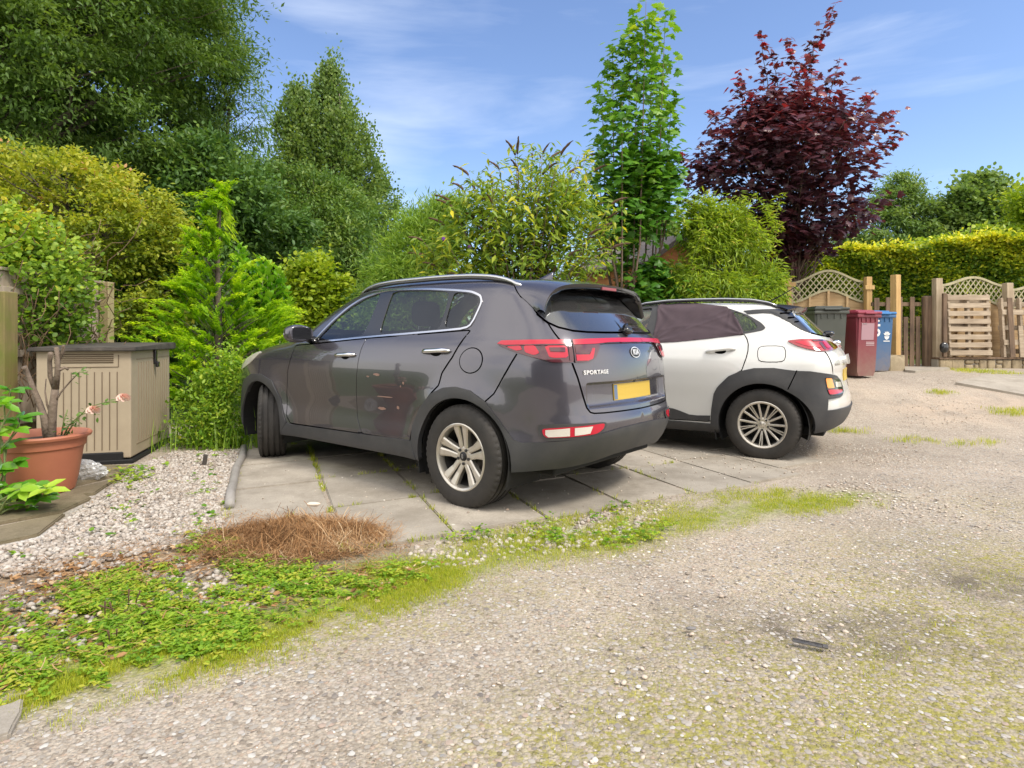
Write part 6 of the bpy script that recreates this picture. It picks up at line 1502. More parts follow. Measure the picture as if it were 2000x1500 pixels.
# terracotta pot with the pruned rose
def build_pot():
    M['terracotta'] = simple('terracotta_plastic', (.44, .155, .085), .55, bump=(90, .12, .002), var=(4, (.36, .125, .07), .3)); M['compost'] = simple('compost', (.05, .035, .025), .95, bump=(40, .8, .02))
    c = (-3.495, 4.40, .012); t = thing('plant_pot', 'large terracotta pot holding a pruned rose beside the storage box', 'plant pot', c)
    pr = [(0, 0), (.20, 0), (.212, .01), (.232, .10), (.262, .30), (.268, .325), (.280, .335), (.287, .395), (.312, .400), (.318, .418), (.310, .430), (.290, .430), (.276, .40), (.27, .37), (0, .37)]
    pr = [(r_, z) for r_, z in pr]; o = mesh_obj('pot', *lathe(pr[:-1], 72), M['terracotta'], t, True); o.data.set_sharp_from_angle(angle=R(32))
    mesh_obj('soil', *lathe([(0, .385), (.15, .382), (.274, .372)], 40), M['compost'], t, True)
    # pruned rose
    M['bark_rose'] = simple('rose_stem', (.22, .17, .13), .9, bump=(60, .8, .01), var=(20, (.12, .085, .06), .2)); M['rose_green'] = simple('green_stem', (.16, .20, .06), .6)
    r0 = thing('rose_bush', 'hard pruned rose with stubby grey stems and two pale pink flowers', 'rose', (c[0], c[1], .38)); o0 = Vector((c[0], c[1], .38)); d = 4.40
    def P(u, v, dd=0): return W(u, v, d + dd) - o0
    ac = Acc()
    for pts, ra in (([(99,858), (101,820), (104,790), (108,760)], (.034, .030, .026, .024)), ([(108,760), (112,730), (113,700), (110,678)], (.024, .019, .016, .015)), ([(108,760), (98,735), (97,705), (99,690)], (.020, .016, .015, .017)), ([(113,705), (122,690), (124,675)], (.013, .012, .010)),
                    ([(92,856), (86,815), (76,785), (62,752), (52,725), (47,717)], (.026, .023, .021, .018, .016, .018)), ([(104,790), (120,765), (140,742), (156,726)], (.008, .006, .005, .003)), ([(101,815), (92,790), (88,765), (90,740)], (.008, .007, .005, .003)), ([(112,725), (126,718), (134,722)], (.012, .010, .009))):
        ac.tube([P(u, v, .03 * math.sin(u)) for u, v in pts], ra, 8)
    ac.obj('stem', M['bark_rose'], r0)
    ac = Acc()
    for pts in ([(125,850), (135,830), (155,812), (178,802)], [(128,852), (145,825), (172,795), (205,786), (232,783)], [(120,850), (124,825), (132,800)], [(135,830), (150,822), (160,828)]): ac.tube([P(u, v, -.04) for u, v in pts], [.006] + [.004] * (len(pts) - 1), 6)
    ac.obj('shoot', M['rose_green'], r0)
    lv = Leaves(); base = []
    for u, v in ((128,835), (137,826), (150,815), (140,840), (160,808), (175,797), (200,786), (130,815), (124,828), (145,822), (118,845), (152,724), (160,720), (146,735), (155,732), (215,786), (188,812)):
        for k in range(4): base.append(tuple(P(u + rng.normal() * 5, v + rng.normal() * 5, -.04 + rng.normal() * .03)))
    n = len(base); lv.add(np.array(base), rvec(n) * np.array([1, 1, .5]), rvec(n) * .5 + np.array([0, -.4, 1]), rng.uniform(.025, .05, n), rng.random(n), 'oval'); lv.obj('leaves', M['leaf_rose'], r0)
    for u, v in ((241, 776), (182, 800)):
        v_, f_, T = [], [], []; L2 = Leaves(); c2 = np.array(P(u, v, -.05)); n = 46; k = np.arange(n); th = k * 2.4; el = np.linspace(1.3, -.5, n); rr = .010 + .020 * k / n
        dd = np.stack([np.cos(th) * np.cos(el), np.sin(th) * np.cos(el), np.sin(el)], 1); L2.add(c2 + dd * rr[:, None] * .5, dd, np.stack([-np.sin(th), np.cos(th), el * 0 + .8], 1), .024 + .016 * k / n, 1 - k / n, 'round', 1.2); L2.obj('flower', M['petal'], r0)
M['leaf_rose'] = foliage('rose_leaf', [(0, (.05, .13, .03)), (1, (.16, .28, .05))]); M['petal'] = foliage('rose_petal', [(0, (.88, .70, .62)), (1, (.84, .50, .38))], .3, .6, back=(1, .8, .7))
build_pot()

# small things on the ground
def build_small():
    # crumpled clear plastic bag between pot and box
    bm = bmesh.new(); bmesh.ops.create_icosphere(bm, subdivisions=4, radius=1); c = G(172, 940)
    for v in bm.verts:
        p = np.array(v.co)[None]; k = 1 + .30 * (noise3(p, 3.2, 3)[0] - .5) + .22 * (noise3(p, 8, 4)[0] - .5); q = v.co * k; v.co = Vector((c.x + q.x * .125, c.y + .03 + q.y * .07, max(.012, .07 + q.z * (.085 - .035 * q.x))))
    m = glass_mat('polythene', (.86, .87, .87), 1.6, .25, (.66, .66, .66, .42)); tag(bm_obj('plastic_bag', bm, m, None, False), 'crumpled clear plastic bag lying between the pot and the storage box', 'bag')
    # grey edging pole beside the paving
    M['pole'] = simple('grey_plastic_pole', (.34, .32, .30), .6, bump=(40, .5, .01), var=(10, (.24, .22, .20), .25)); pts = [G(u, v) + Vector((0, 0, .032)) for u, v in ((478, 880), (472, 900), (463, 922), (457, 948), (450, 972), (446, 1000))]
    pts = [p + Vector((rng.normal() * .006, rng.normal() * .01, rng.normal() * .004)) for p in pts]; v, f = tube(pts, [.034, .033, .034, .031, .033, .032], 10); tag(mesh_obj('edging_pole', [tuple(a) for a in v], f, M['pole'], None, True), 'long grey pole edging the pale gravel beside the paving', 'edging')
    c = G(400, 912); bm = bmesh.new(); bm_box(bm, Vector((c.x, c.y, .05)), (.035, .02, .12), Matrix.Rotation(R(8), 3, 'Y'), .004); tag(bm_obj('stake', bm, M['lid'], None), 'short black stake sticking out of the pale gravel', 'stake')
    # flattened black strip of rubbish on the track
    c = G(1582, 1267); bm = bmesh.new(); rot = Matrix.Rotation(R(-27), 3, 'Z'); bm_box(bm, Vector((c.x, c.y, .016)), (.118, .020, .005), rot, .002); bm_box(bm, Vector((c.x, c.y, .019)) + rot @ Vector((0, .009, 0)), (.118, .003, .007), rot, .001); bm_box(bm, Vector((c.x, c.y, .018)) + rot @ Vector((.050, 0, 0)), (.018, .024, .008), rot, .002)
    tag(bm_obj('scrap_strip', bm, simple('dull_black_scrap', (.045, .045, .05), .55, var=(40, (.12, .11, .10), .15)), None), 'flat black scrap strip lying on the mossy track', 'scrap')
    for (u, v, s, col, lab) in ((612, 1030, .085, (.66, .58, .48), 'pale stone lying on top of the dry clippings heap'), (1350, 1235, .048, (.20, .19, .19), 'dark flat stone lying on the track left of the scrap strip'), (885, 1030, .035, (.66, .66, .58), 'pale flat chip lying on the paving by the rear tyre')):
        c = G(u, v); z = .14 if 'heap' in lab else .012; tv, tf = stone_templates(1, 2, int(u))[0]; tag(mesh_obj('stone', tv * np.array([s, s * .6, s * .5]) * .5 + np.array([c.x, c.y, z]), [tf], simple('stone_' + str(u), col, .85, bump=(60, .4, .004)), None, True), lab, 'stone')
build_small()

# unseen stone house and wall added behind the camera for the car paint to reflect
def build_house_behind():
    t = thing('stone_house', 'unseen two storey stone house added behind the camera for car paint reflections', 'house', (-2, -11, 0)); bm = bmesh.new(); bm_box(bm, Vector((0, -4, 2.7)), (17, 8, 5.4), None); bm_obj('wall', bm, simple('sandstone', (.33, .31, .28), .9, bump=(8, .5, .03), var=(3, (.22, .21, .19), .2)), t)
    v = [(-8.8, .3, 5.35), (8.8, .3, 5.35), (8.8, -8.3, 5.35), (-8.8, -8.3, 5.35), (-8.8, -4, 8.2), (8.8, -4, 8.2)]; mesh_obj('roof', v, [(0, 1, 5, 4), (2, 3, 4, 5), (0, 4, 3), (1, 2, 5), (3, 2, 1, 0)], simple('slate', (.10, .10, .11), .7), t)
    for x in (-6, -2, 2, 6):
        for z in (1.6, 4.0):
            if (x, z) == (2, 1.6): continue
            bm = bmesh.new(); bm_box(bm, Vector((x, .02, z)), (1.3, .08, 1.35), None); w = bm_obj('window', bm, simple('white_frame', (.75, .75, .73), .5), t); bm = bmesh.new(); bm_box(bm, Vector((x, .05, z)), (1.12, .06, 1.17), None); bm_obj('pane', bm, M['gloss_black'], w)
    bm = bmesh.new(); bm_box(bm, Vector((2, .03, 1.05)), (1.0, .10, 2.1), None); bm_obj('door', bm, simple('dark_door', (.05, .08, .06), .5), t)
    t = thing('reflection_wall', 'unseen low stone wall added behind the camera for car paint reflections', 'wall', (-2, -6.5, 0)); bm = bmesh.new(); bm_box(bm, Vector((0, 0, .55)), (16, .3, 1.1), None); bm_obj('stones', bm, simple('dark_rubble', (.20, .185, .165), .9, bump=(12, .6, .03)), t)
build_house_behind()
# ---------------------------------------------------------------- trees and plants
M['bark'] = simple('bark', (.13, .10, .075), .95, bump=(25, .8, .02), var=(8, (.07, .055, .045), .2))
M['bark_pale'] = simple('pale_bark', (.34, .29, .24), .9, bump=(25, .6, .02), var=(8, (.18, .15, .12), .2))
M['bark_maple'] = simple('maple_bark', (.20, .14, .10), .9, bump=(30, .5, .01), var=(8, (.13, .09, .07), .2))
LF = M
LF['dark'] = foliage('dark_leaf', [(0, (0.070,0.132,0.028)), (.5, (0.132,0.225,0.046)), (1, (0.264,0.372,0.078))], .42)
LF['dark2'] = foliage('deep_leaf', [(0, (0.056,0.128,0.035)), (.5, (0.112,0.216,0.051)), (1, (0.224,0.352,0.080))], .40)
LF['mid'] = foliage('mid_leaf', [(0, (0.087,0.174,0.041)), (.5, (0.160,0.275,0.061)), (1, (0.319,0.406,0.094))], .42)
LF['poplar'] = foliage('poplar_leaf', [(0, (0.105,0.195,0.054)), (.5, (0.180,0.285,0.075)), (1, (0.315,0.405,0.120))], .42)
LF['lime'] = foliage('yellow_leaf', [(0, (.11,.19,.025)), (.45, (.29,.36,.035)), (.85, (.50,.51,.055)), (.985, (.62,.55,.09)), (1, (.60,.34,.15))], .45)
LF['climb'] = foliage('climber_leaf', [(0, (0.092,0.196,0.025)), (.5, (0.241,0.391,0.044)), (.9, (0.483,0.598,0.069)), (1, (0.690,0.575,0.057))], .45)
LF['gold'] = foliage('gold_cypress', [(0, (.16,.34,.012)), (.45, (.36,.58,.016)), (1, (.66,.80,.025))], .50, .55, back=(1.15, 1.15, .5))
LF['laurel'] = foliage('laurel_leaf', [(0, (.06,.22,.016)), (.5, (.18,.42,.025)), (1, (.40,.60,.05))], .38, .25, .5)
LF['buddleia'] = foliage('buddleia_leaf', [(0, (0.112,0.225,0.037)), (.5, (0.275,0.388,0.050)), (.8, (0.525,0.550,0.062)), (1, (0.825,0.700,0.044))], .45)
LF['willow'] = foliage('willow_leaf', [(0, (.14,.27,.04)), (.5, (.28,.44,.07)), (1, (.44,.56,.12))], .45)
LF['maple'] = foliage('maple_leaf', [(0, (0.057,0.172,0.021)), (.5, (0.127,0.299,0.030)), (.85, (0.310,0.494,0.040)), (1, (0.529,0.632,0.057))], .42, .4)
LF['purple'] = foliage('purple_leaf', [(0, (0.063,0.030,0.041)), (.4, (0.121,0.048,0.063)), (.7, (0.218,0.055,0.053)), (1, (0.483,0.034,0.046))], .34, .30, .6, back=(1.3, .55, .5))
LF['bamboo'] = foliage('bamboo_leaf', [(0, (.14,.25,.022)), (.5, (.30,.43,.035)), (.85, (.48,.58,.06)), (1, (.60,.50,.14))], .45)
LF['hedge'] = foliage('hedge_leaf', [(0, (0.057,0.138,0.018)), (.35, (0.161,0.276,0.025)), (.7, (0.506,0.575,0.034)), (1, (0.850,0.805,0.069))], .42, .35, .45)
LF['bright'] = foliage('bright_leaf', [(0, (.15,.26,.02)), (.5, (.32,.44,.03)), (1, (.52,.56,.05))], .45)
LF['weed'] = foliage('weed_leaf', [(0, (.11,.26,.025)), (.5, (.26,.43,.035)), (.85, (.40,.53,.05)), (1, (.52,.52,.07))], .42, .4)
LF['grass'] = foliage('grass_blade', [(0, (0.195,0.299,0.026)), (.5, (0.429,0.494,0.033)), (.85, (0.650,0.611,0.065)), (1, (0.715,0.585,0.260))], .42)
LF['fatsia'] = foliage('glossy_leaf', [(0, (.06,.24,.02)), (.6, (.20,.44,.03)), (1, (.44,.62,.06))], .36, .22, .55)
LF['straw'] = foliage('dry_stalk', [(0, (.14,.070,.030)), (.4, (.36,.19,.080)), (.8, (.52,.33,.17)), (1, (.62,.49,.32))], .15, .8, .2, back=(1,1,1))
LF['spike'] = simple('faded_flower_spike', (.15, .085, .045), .9, bump=(120, .8, .004), var=(40, (.085, .05, .035), .2))

def far_trees():
    g = 'tall trees behind the left hand gardens'
    tree('broadleaf_tree', 'huge dark broadleaf tree filling the top left corner', 'tree', [(-330,-350,300), (-120,-420,400), (0,-430,420), (120,-430,400), (240,-420,370), (380,-400,350), (470,-380,320)], 19, M['dark'], M['bark'], 900, 250, .80, .19, 'lance', .35, -40, .32, .16, .75, .50, .8, 60, 11, g, 1.25, .4, twigs=90)
    tree('broadleaf_tree', 'dark dense tree filling the gap behind the huge top left tree', 'tree', [(-120,-160,330), (60,-180,400), (240,-180,380), (380,-150,370), (520,-100,360)], 23.5, M['dark2'], M['bark'], 420, 170, .95, .26, 'oval', .3, 120, .3, .08, .7, .7, .6, 30, 20, g, 1, .45)
    tree('broadleaf_tree', 'dark rounded tree right of the huge top left tree', 'tree', [(285,340,430), (330,320,500), (380,310,560), (440,310,600), (520,320,620), (620,330,630), (700,330,630)], 19.5, M['dark2'], M['bark'], 480, 150, .62, .19, 'oval', .2, 470, .2, .38, 1.0, .55, .8, 40, 12, g, .95, .45)
    tree('wispy_tree', 'sparse tree with drooping feathery branches against the sky', 'tree', [(-40,330,420), (20,340,440), (75,420,485), (150,380,500), (210,370,520), (270,360,560), (330,350,560), (420,360,520)], 23, M['mid'], M['bark'], 230, 60, .60, .20, 'lance', .55, 455, .16, .46, .9, .75, .6, 60, 13, g, .9, .4, 0, 110)
    tree('poplar_tree', 'tall narrow grey green tree rising in the middle distance', 'tree', [(132,638,652), (160,622,670), (200,602,694), (240,590,714), (290,584,734), (340,574,750), (390,564,778), (440,555,798), (500,550,806), (580,540,808)], 31, M['poplar'], M['bark_pale'], 1150, 52, .30, .15, 'round', -.05, 650, .25, .38, 2.2, .62, .75, 70, 14, g, 1, .5, .7, 150, flat=2.6, ragged=.05)
    tree('poplar_tree', 'smaller grey green tree on the left shoulder of the tall one', 'tree', [(188,560,592), (225,545,615), (290,532,620), (350,522,625), (440,520,650)], 30, M['poplar'], M['bark_pale'], 360, 55, .32, .15, 'round', 0, 560, .2, .36, 2.2, .6, .75, 25, 15, g, 1, .5, .6, 60, flat=2.4, ragged=.05)
    tree('broadleaf_tree', 'mid green tree with yellowish sprays left of the grey green tree', 'tree', [(330,500,650), (380,480,700), (440,470,740), (500,480,760), (560,500,780), (640,520,770)], 24, M['mid'], M['bark'], 430, 120, .62, .20, 'lance', .3, 620, .2, .38, .9, .55, .7, 40, 16, g, 1.2, .45)
    tree('shrub', 'yellow green bush below the dark trees left of the grey car roof', 'shrub', [(512,585,645), (545,565,660), (590,560,660), (640,560,640), (690,560,630)], 13, M['bright'], M['bark'], 120, 90, .34, .10, 'round', .1, 600, .05, .22, 1.2, .6, .7, 12, 17, None, 1, .5, 0, 20)
    tree('shrub', 'light green willowy bush in front of the grey green trees', 'shrub', [(400,840,905), (440,790,905), (480,760,900), (520,730,890), (560,715,880), (620,700,880)], 14, M['willow'], M['bark'], 330, 90, .45, .15, 'lance', .0, 820, .05, .18, 1, .55, .7, 14, 18, None, .55, .5, .5, 30)
    tree('shrub', 'dark shaded shrubbery behind the laurel and the grey car', 'shrub', [(560,330,760), (600,300,780), (680,300,780), (760,300,760)], 15.5, M['dark2'], M['bark'], 260, 90, .6, .17, 'oval', .2, 540, .05, .1, 1, .7, .35, 12, 19)
    g = 'distant trees beyond the hedge'
    tree('broadleaf_tree', 'distant rounded tree with pointed top right of the purple maple', 'tree', [(348,1745,1775), (372,1722,1808), (410,1690,1840), (450,1650,1860), (500,1620,1870), (560,1620,1870)], 33, M['poplar'], M['bark'], 360, 110, .65, .24, 'lance', .2, 1750, .2, .2, .7, .55, .6, 30, 21, g, 1.2, .5)
    tree('broadleaf_tree', 'distant grey green tree with ragged top left of the right edge', 'tree', [(352,1905,1922), (380,1855,1965), (420,1840,1990), (470,1830,2000), (540,1830,2000)], 32, M['poplar'], M['bark_pale'], 290, 100, .65, .22, 'round', .1, 1910, .2, .30, .8, .6, .6, 30, 22, g, 1, .5, .3, 50)
    tree('broadleaf_tree', 'bright green distant tree cut off by the right edge', 'tree', [(362,2020,2090), (400,1975,2140), (440,1955,2160), (500,1950,2160), (560,1960,2160)], 27, M['bright'], M['bark'], 260, 95, .75, .22, 'oval', .2, 2060, .2, .2, .8, .55, .6, 20, 23, g, 1, .5)
    tree('shrub', 'dark green bushes showing between the maples above the shed', 'shrub', [(425,1215,1300), (460,1190,1360), (520,1180,1380), (580,1180,1400)], 17, M['mid'], M['bark'], 160, 90, .5, .16, 'oval', .2, 1290, .06, .2, 1, .6, .5, 12, 24)
far_trees()
def far_wood():
    # a low belt of far woodland closing the horizon
    r = np.random.default_rng(101); N = 26000; x = r.uniform(-75, 75, N); h = 4.2 + 1.3 * np.sin(x * .35) + .9 * np.sin(x * .9 + 1); z = h * r.random(N) ** .8; y = 46 + r.normal(0, 1.4, N) + .0008 * x * x; lv = Leaves()
    lv.add(np.stack([x, y, z], 1), rvec(N) + np.array([0, 0, -.2]), rvec(N) * .7 + np.array([0, -.4, 1]), r.uniform(.5, .95, N), np.clip(r.normal(.4, .25, N), 0, 1), 'round', 1.1)
    tag(lv.obj('woodland', M['dark2']), 'low belt of far woodland closing the view behind the gardens', 'woodland', kind='stuff')
far_wood()

def garden_plants():
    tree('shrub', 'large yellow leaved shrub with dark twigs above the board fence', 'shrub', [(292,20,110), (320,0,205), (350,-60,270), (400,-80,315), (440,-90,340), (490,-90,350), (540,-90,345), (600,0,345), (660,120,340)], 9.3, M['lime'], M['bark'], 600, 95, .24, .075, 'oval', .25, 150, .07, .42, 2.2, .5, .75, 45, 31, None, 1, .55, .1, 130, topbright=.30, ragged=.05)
    tree('shrub', 'dark leafy shrubs in shade behind the golden conifer', 'shrub', [(520,100,420), (600,150,430), (680,200,430), (760,240,430)], 9.9, M['dark2'], M['bark'], 180, 90, .34, .12, 'oval', .3, 290, .06, .2, 1, .7, .4, 16, 32, None, 1, .5, 0, 40)
    # golden conifer: upright leader, tiers of flat arching sprays
    d = 8.3; prof = [(372,425,446), (400,396,452), (440,388,442), (480,362,446), (515,372,470), (560,352,490), (600,330,540), (640,296,566), (690,270,572), (740,300,556), (800,345,500)]
    cx, cy = (425 - 1000) / FPX * d, d; root = thing('golden_conifer', 'golden green conifer with feathery sprays in front of the car bonnet', 'conifer', (cx, cy, 0)); off = np.array(root.location)
    cl = envelope(prof, d, 430, .42, .85, 33, .12, 2.0); ac = Acc(); ac.tube([(0, 0, -.05), (.02, 0, 1.2), (.0, 0, 2.2), (.05, 0, 3.1)], [.07, .05, .03, .008], 8); lv = Leaves()
    for c in cl:
        h = max(.2, c[2] - .25 - .35 * math.hypot(c[0] - cx, c[1] - cy)); a = np.array([cx, cy, h]); v = c - a; L = np.linalg.norm(v); o_ = unit(v + np.array([rng.normal(0, .25), rng.normal(0, .25), .10])); n = 95
        if rng.random() < .28: ac.tube([tuple(a - off), tuple((a + c) / 2 - off + np.array([0, 0, .03])), tuple(c - off)], [.008, .006, .003], 4)
        t = rng.random(n); side = unit(np.cross(o_, [0, 0, 1.0])); sl = .34 + .26 * rng.random(); base = c[None] + (t[:, None] - .35) * sl * o_[None] + np.array([0, 0, 1.0]) * (-.30 * sl * (t[:, None] ** 2)) + np.array([0, 0, .05])
        sg = np.where(rng.random(n) < .5, 1, -1)[:, None]; dd = o_[None] * .9 + side[None] * sg * rng.uniform(.2, .9, (n, 1)) + np.stack([np.zeros(n), np.zeros(n), .25 - .9 * t + rng.normal(0, .2, n)], 1)
        lv.add(base - off + rng.normal(0, .012, (n, 3)), dd, np.array([[0, -.25, 1.0]]) + rng.normal(0, .25, (n, 3)), rng.uniform(.045, .09, n) * (1.2 - .6 * t), np.clip(.10 + .6 * t + rng.normal(0, .15) + rng.normal(0, .15, n), 0, 1), 'lance', 1.0)
    # nodding leader
    for k in range(160):
        t = rng.random(); p = np.array([cx + .05 + .18 * t ** 1.5 * rng.uniform(.3, 1.1), cy + rng.normal(0, .03), 3.15 - .55 * t ** 2 + rng.normal(0, .04)]); lv.add([p - off], [[.5, rng.normal(0, .2), -.8]], [[0, -1, .3]], .09, rng.uniform(.5, 1), 'lance', .7)
    ac.obj('trunk', M['bark'], root); lv.obj('foliage', M['gold'], root)
    # laurel: upright shoots with big glossy leaves
    d = 9.6; root = thing('laurel_bush', 'glossy bright green laurel bush right of the golden conifer', 'laurel', ((505 - 1000) / FPX * d, d, 0)); off = np.array(root.location); lv = Leaves(); ac = Acc()
    cl = envelope([(478,458,470), (500,455,520), (530,450,552), (570,450,572), (620,450,580), (680,460,580)], d, 150, .6, .7, 34, .1, 1); r0 = np.array([off[0], d, .1])
    for c in cl:
        a = c + np.array([rng.normal(0, .05), rng.normal(0, .05), -.42]); ac.tube([tuple(a - off), tuple(c - off)], [.008, .004], 5); n = 13; t = np.linspace(0, 1, n)[:, None]; th = np.arange(n) * 2.4
        dd = np.stack([np.cos(th), np.sin(th), .55 + .9 * t[:, 0]], 1); lv.add(a + (c - a) * t - off, dd, np.stack([-np.cos(th) * .6, -np.sin(th) * .6, np.ones(n)], 1) + rng.normal(0, .2, (n, 3)), rng.uniform(.10, .17, n), np.clip(.2 + .6 * t[:, 0] + rng.normal(0, .15, n), 0, 1), 'oval', 1.1)
    for c in cl[::6]: ac.tube([tuple(r0 - off + rng.normal(0, .1, 3)), tuple(c - off + np.array([0, 0, -.4]))], [.02, .008], 5)
    ac.obj('stems', M['rose_green'], root); lv.obj('foliage', M['laurel'], root)
    # climber over the left fence: tangle of brown stems, small leaves
    d = 6.1; root = thing('climbing_plant', 'tangled climber with brown stems spilling over the left fence', 'climber', (-4.75, 6.1, 0)); off = np.array(root.location)
    prof = [(425,-40,50), (460,-80,110), (500,-120,150), (540,-120,165), (580,-120,165), (640,-100,160), (690,-80,150)]; cl = envelope(prof, d, 360, .6, .75, 35, .26, 1.8); ac = Acc(); lv = Leaves()
    for k in range(150):
        a = cl[rng.integers(len(cl))]; b = a + rng.normal(0, 1, 3) * np.array([.35, .25, .30]); pts, rad = limb(a, b, .0045, .003, -.15, 6, .12); ac.tube([tuple(p - off) for p in pts], rad, 4)
    for k in range(60):
        a = np.array([-4.95 + rng.uniform(0, .5), 5.6 + rng.uniform(0, .9), rng.uniform(.4, 1.0)]); b = a + np.array([rng.normal(0, .25), rng.normal(0, .2), rng.uniform(.5, .9)]); pts, rad = limb(a, b, .006, .004, 0, 6, .12); ac.tube([tuple(p - off) for p in pts], rad, 4)
    n = np.maximum(6, (44 * rng.uniform(.3, 1.4, len(cl)) * np.where(cl[:, 2] > 1.45, 1.3, .75))).astype(int); I = np.repeat(np.arange(len(cl)), n); N = len(I); p = cl[I] + rng.normal(0, .10, (N, 3))
    lv.add(p - off, rvec(N) + np.array([.2, -.3, -.1]), rvec(N) * .8 + np.array([0, -.3, 1]), rng.uniform(.03, .065, N), np.clip(.2 + .35 * (p[:, 2] - 1.0) + rng.normal(0, .22, N), 0, 1), 'round'); ac.obj('stems', simple('dry_vine', (.22, .14, .08), .9, var=(12, (.14, .09, .05), .2)), root); lv.obj('foliage', M['climb'], root)
    # buddleia: arching stems from one foot, long leaves in pairs, brown spent flower spikes
    d = 9.4; bx = (1012 - 1000) / FPX * d; gz = float(ground_h(bx, d)); root = thing('buddleia_bush', 'arching buddleia with brown spent flower spikes behind the grey car', 'buddleia', (bx, d, gz)); off = np.array(root.location); ac = Acc(); lv = Leaves()
    tips = [(825,470), (832,498), (850,520), (868,440), (880,395), (905,370), (915,342), (940,368), (958,345), (975,330), (960,395), (1000,360), (1010,300), (1022,315), (1040,308), (1012,335), (1060,300), (1075,310), (1095,302), (1110,340), (1130,318), (1145,308), (1160,335), (1120,380), (1170,400), (1185,430), (1200,470), (1080,360), (1045,370), (990,420), (930,430), (900,460), (880,500), (1050,430), (1100,430), (1150,460), (1165,490), (1120,520), (1130,480), (950,480), (1000,480), (1060,490), (1110,500), (860,545), (900,540), (1000,530), (1080,540), (1030,400), (960,440), (1180,380)]
    spikes = []
    for (u, v) in tips:
        for rep in range(2):
            dd = d + rng.normal(0, .45); tip = np.array(W(u + (rng.normal(0, 14) if rep else 0), v + (rng.normal(0, 14) + 10 if rep else 0), dd)); b0 = np.array([bx + rng.normal(0, .12), d + rng.normal(0, .15), gz + .3]); mid = b0 + (tip - b0) * .55 + np.array([0, 0, .25 * np.linalg.norm(tip - b0) * .5]); pts = [b0 * (1 - t) ** 2 + 2 * mid * t * (1 - t) + tip * t * t for t in np.linspace(0, 1, 9)]
            ac.tube([tuple(p - off) for p in pts], list(np.linspace(.020, .003, 9)), 5)
            for j in range(3, 9):
                for side_ in range(13):
                    q = pts[j] + rng.normal(0, .10, 3); dirv = np.array([rng.normal(), rng.normal() * .7, -.35 + rng.normal() * .35]); lv.add([q - off], [dirv], [[rng.normal() * .4, -.3 + rng.normal() * .3, 1]], rng.uniform(.10, .19), np.clip(rng.beta(1.4, 2.0), 0, 1), 'lance', .95)
            if rep == 0 or rng.random() < .35: spikes.append((tip, unit(pts[-1] - pts[-2] + np.array([rng.normal() * .02, 0, -.01]))))
    cl = envelope([(345,960,1100), (380,905,1165), (430,865,1180), (480,845,1150), (540,840,1110)], d, 230, .6, .6, 36, .34, 2.6)
    for c in cl:
        n = 15; q = c + rng.normal(0, .13, (n, 3)); a = rng.uniform(0, 6.283, n); lv.add(q - off, np.stack([np.cos(a), np.sin(a) * .7, rng.normal(-.45, .3, n)], 1), np.array([[0, -.3, 1.0]]) + rng.normal(0, .35, (n, 3)), rng.uniform(.10, .20, n), np.clip(rng.beta(1.8, 1.7) * .6 + rng.normal(.10, .16, n), 0, 1), 'lance', 1.1)
    ac.obj('stems', M['bark_maple'], root); lv.obj('foliage', M['buddleia'], root); proto = None
    for tip, dr in spikes:
        if proto is None:
            n = 9; pts = [(0.24 * i / n, 0, -.10 * (i / n) ** 2 * .9) for i in range(n + 1)]; v, f = tube(pts, [.012, .017, .019, .019, .018, .017, .015, .012, .009, .004], 7); v = [tuple(Vector(q) + Vector((rng.normal(), rng.normal(), rng.normal())) * .0025) for q in v]; proto = mesh_obj('flower_spike', v, f, M['spike'], root, True); o = proto
        else: o = proto.copy(); C.objects.link(o); o.parent = root
        yaw = math.atan2(dr[1], dr[0]); o.location = Vector(tip - off); o.rotation_euler = (0, -math.asin(max(-1, min(1, dr[2]))) * .7, yaw + rng.normal() * .2); o.scale = (rng.uniform(.7, 1.2),) * 3
    for u, v in ((866, 467), (917, 483), (990, 377)):
        mesh_obj('flower', *superell(tuple(np.array(W(u, v, d - .5)) - off), .028, .028, .035, .8, 8), simple('purple_flower', (.12, .03, .22), .7), root, True)
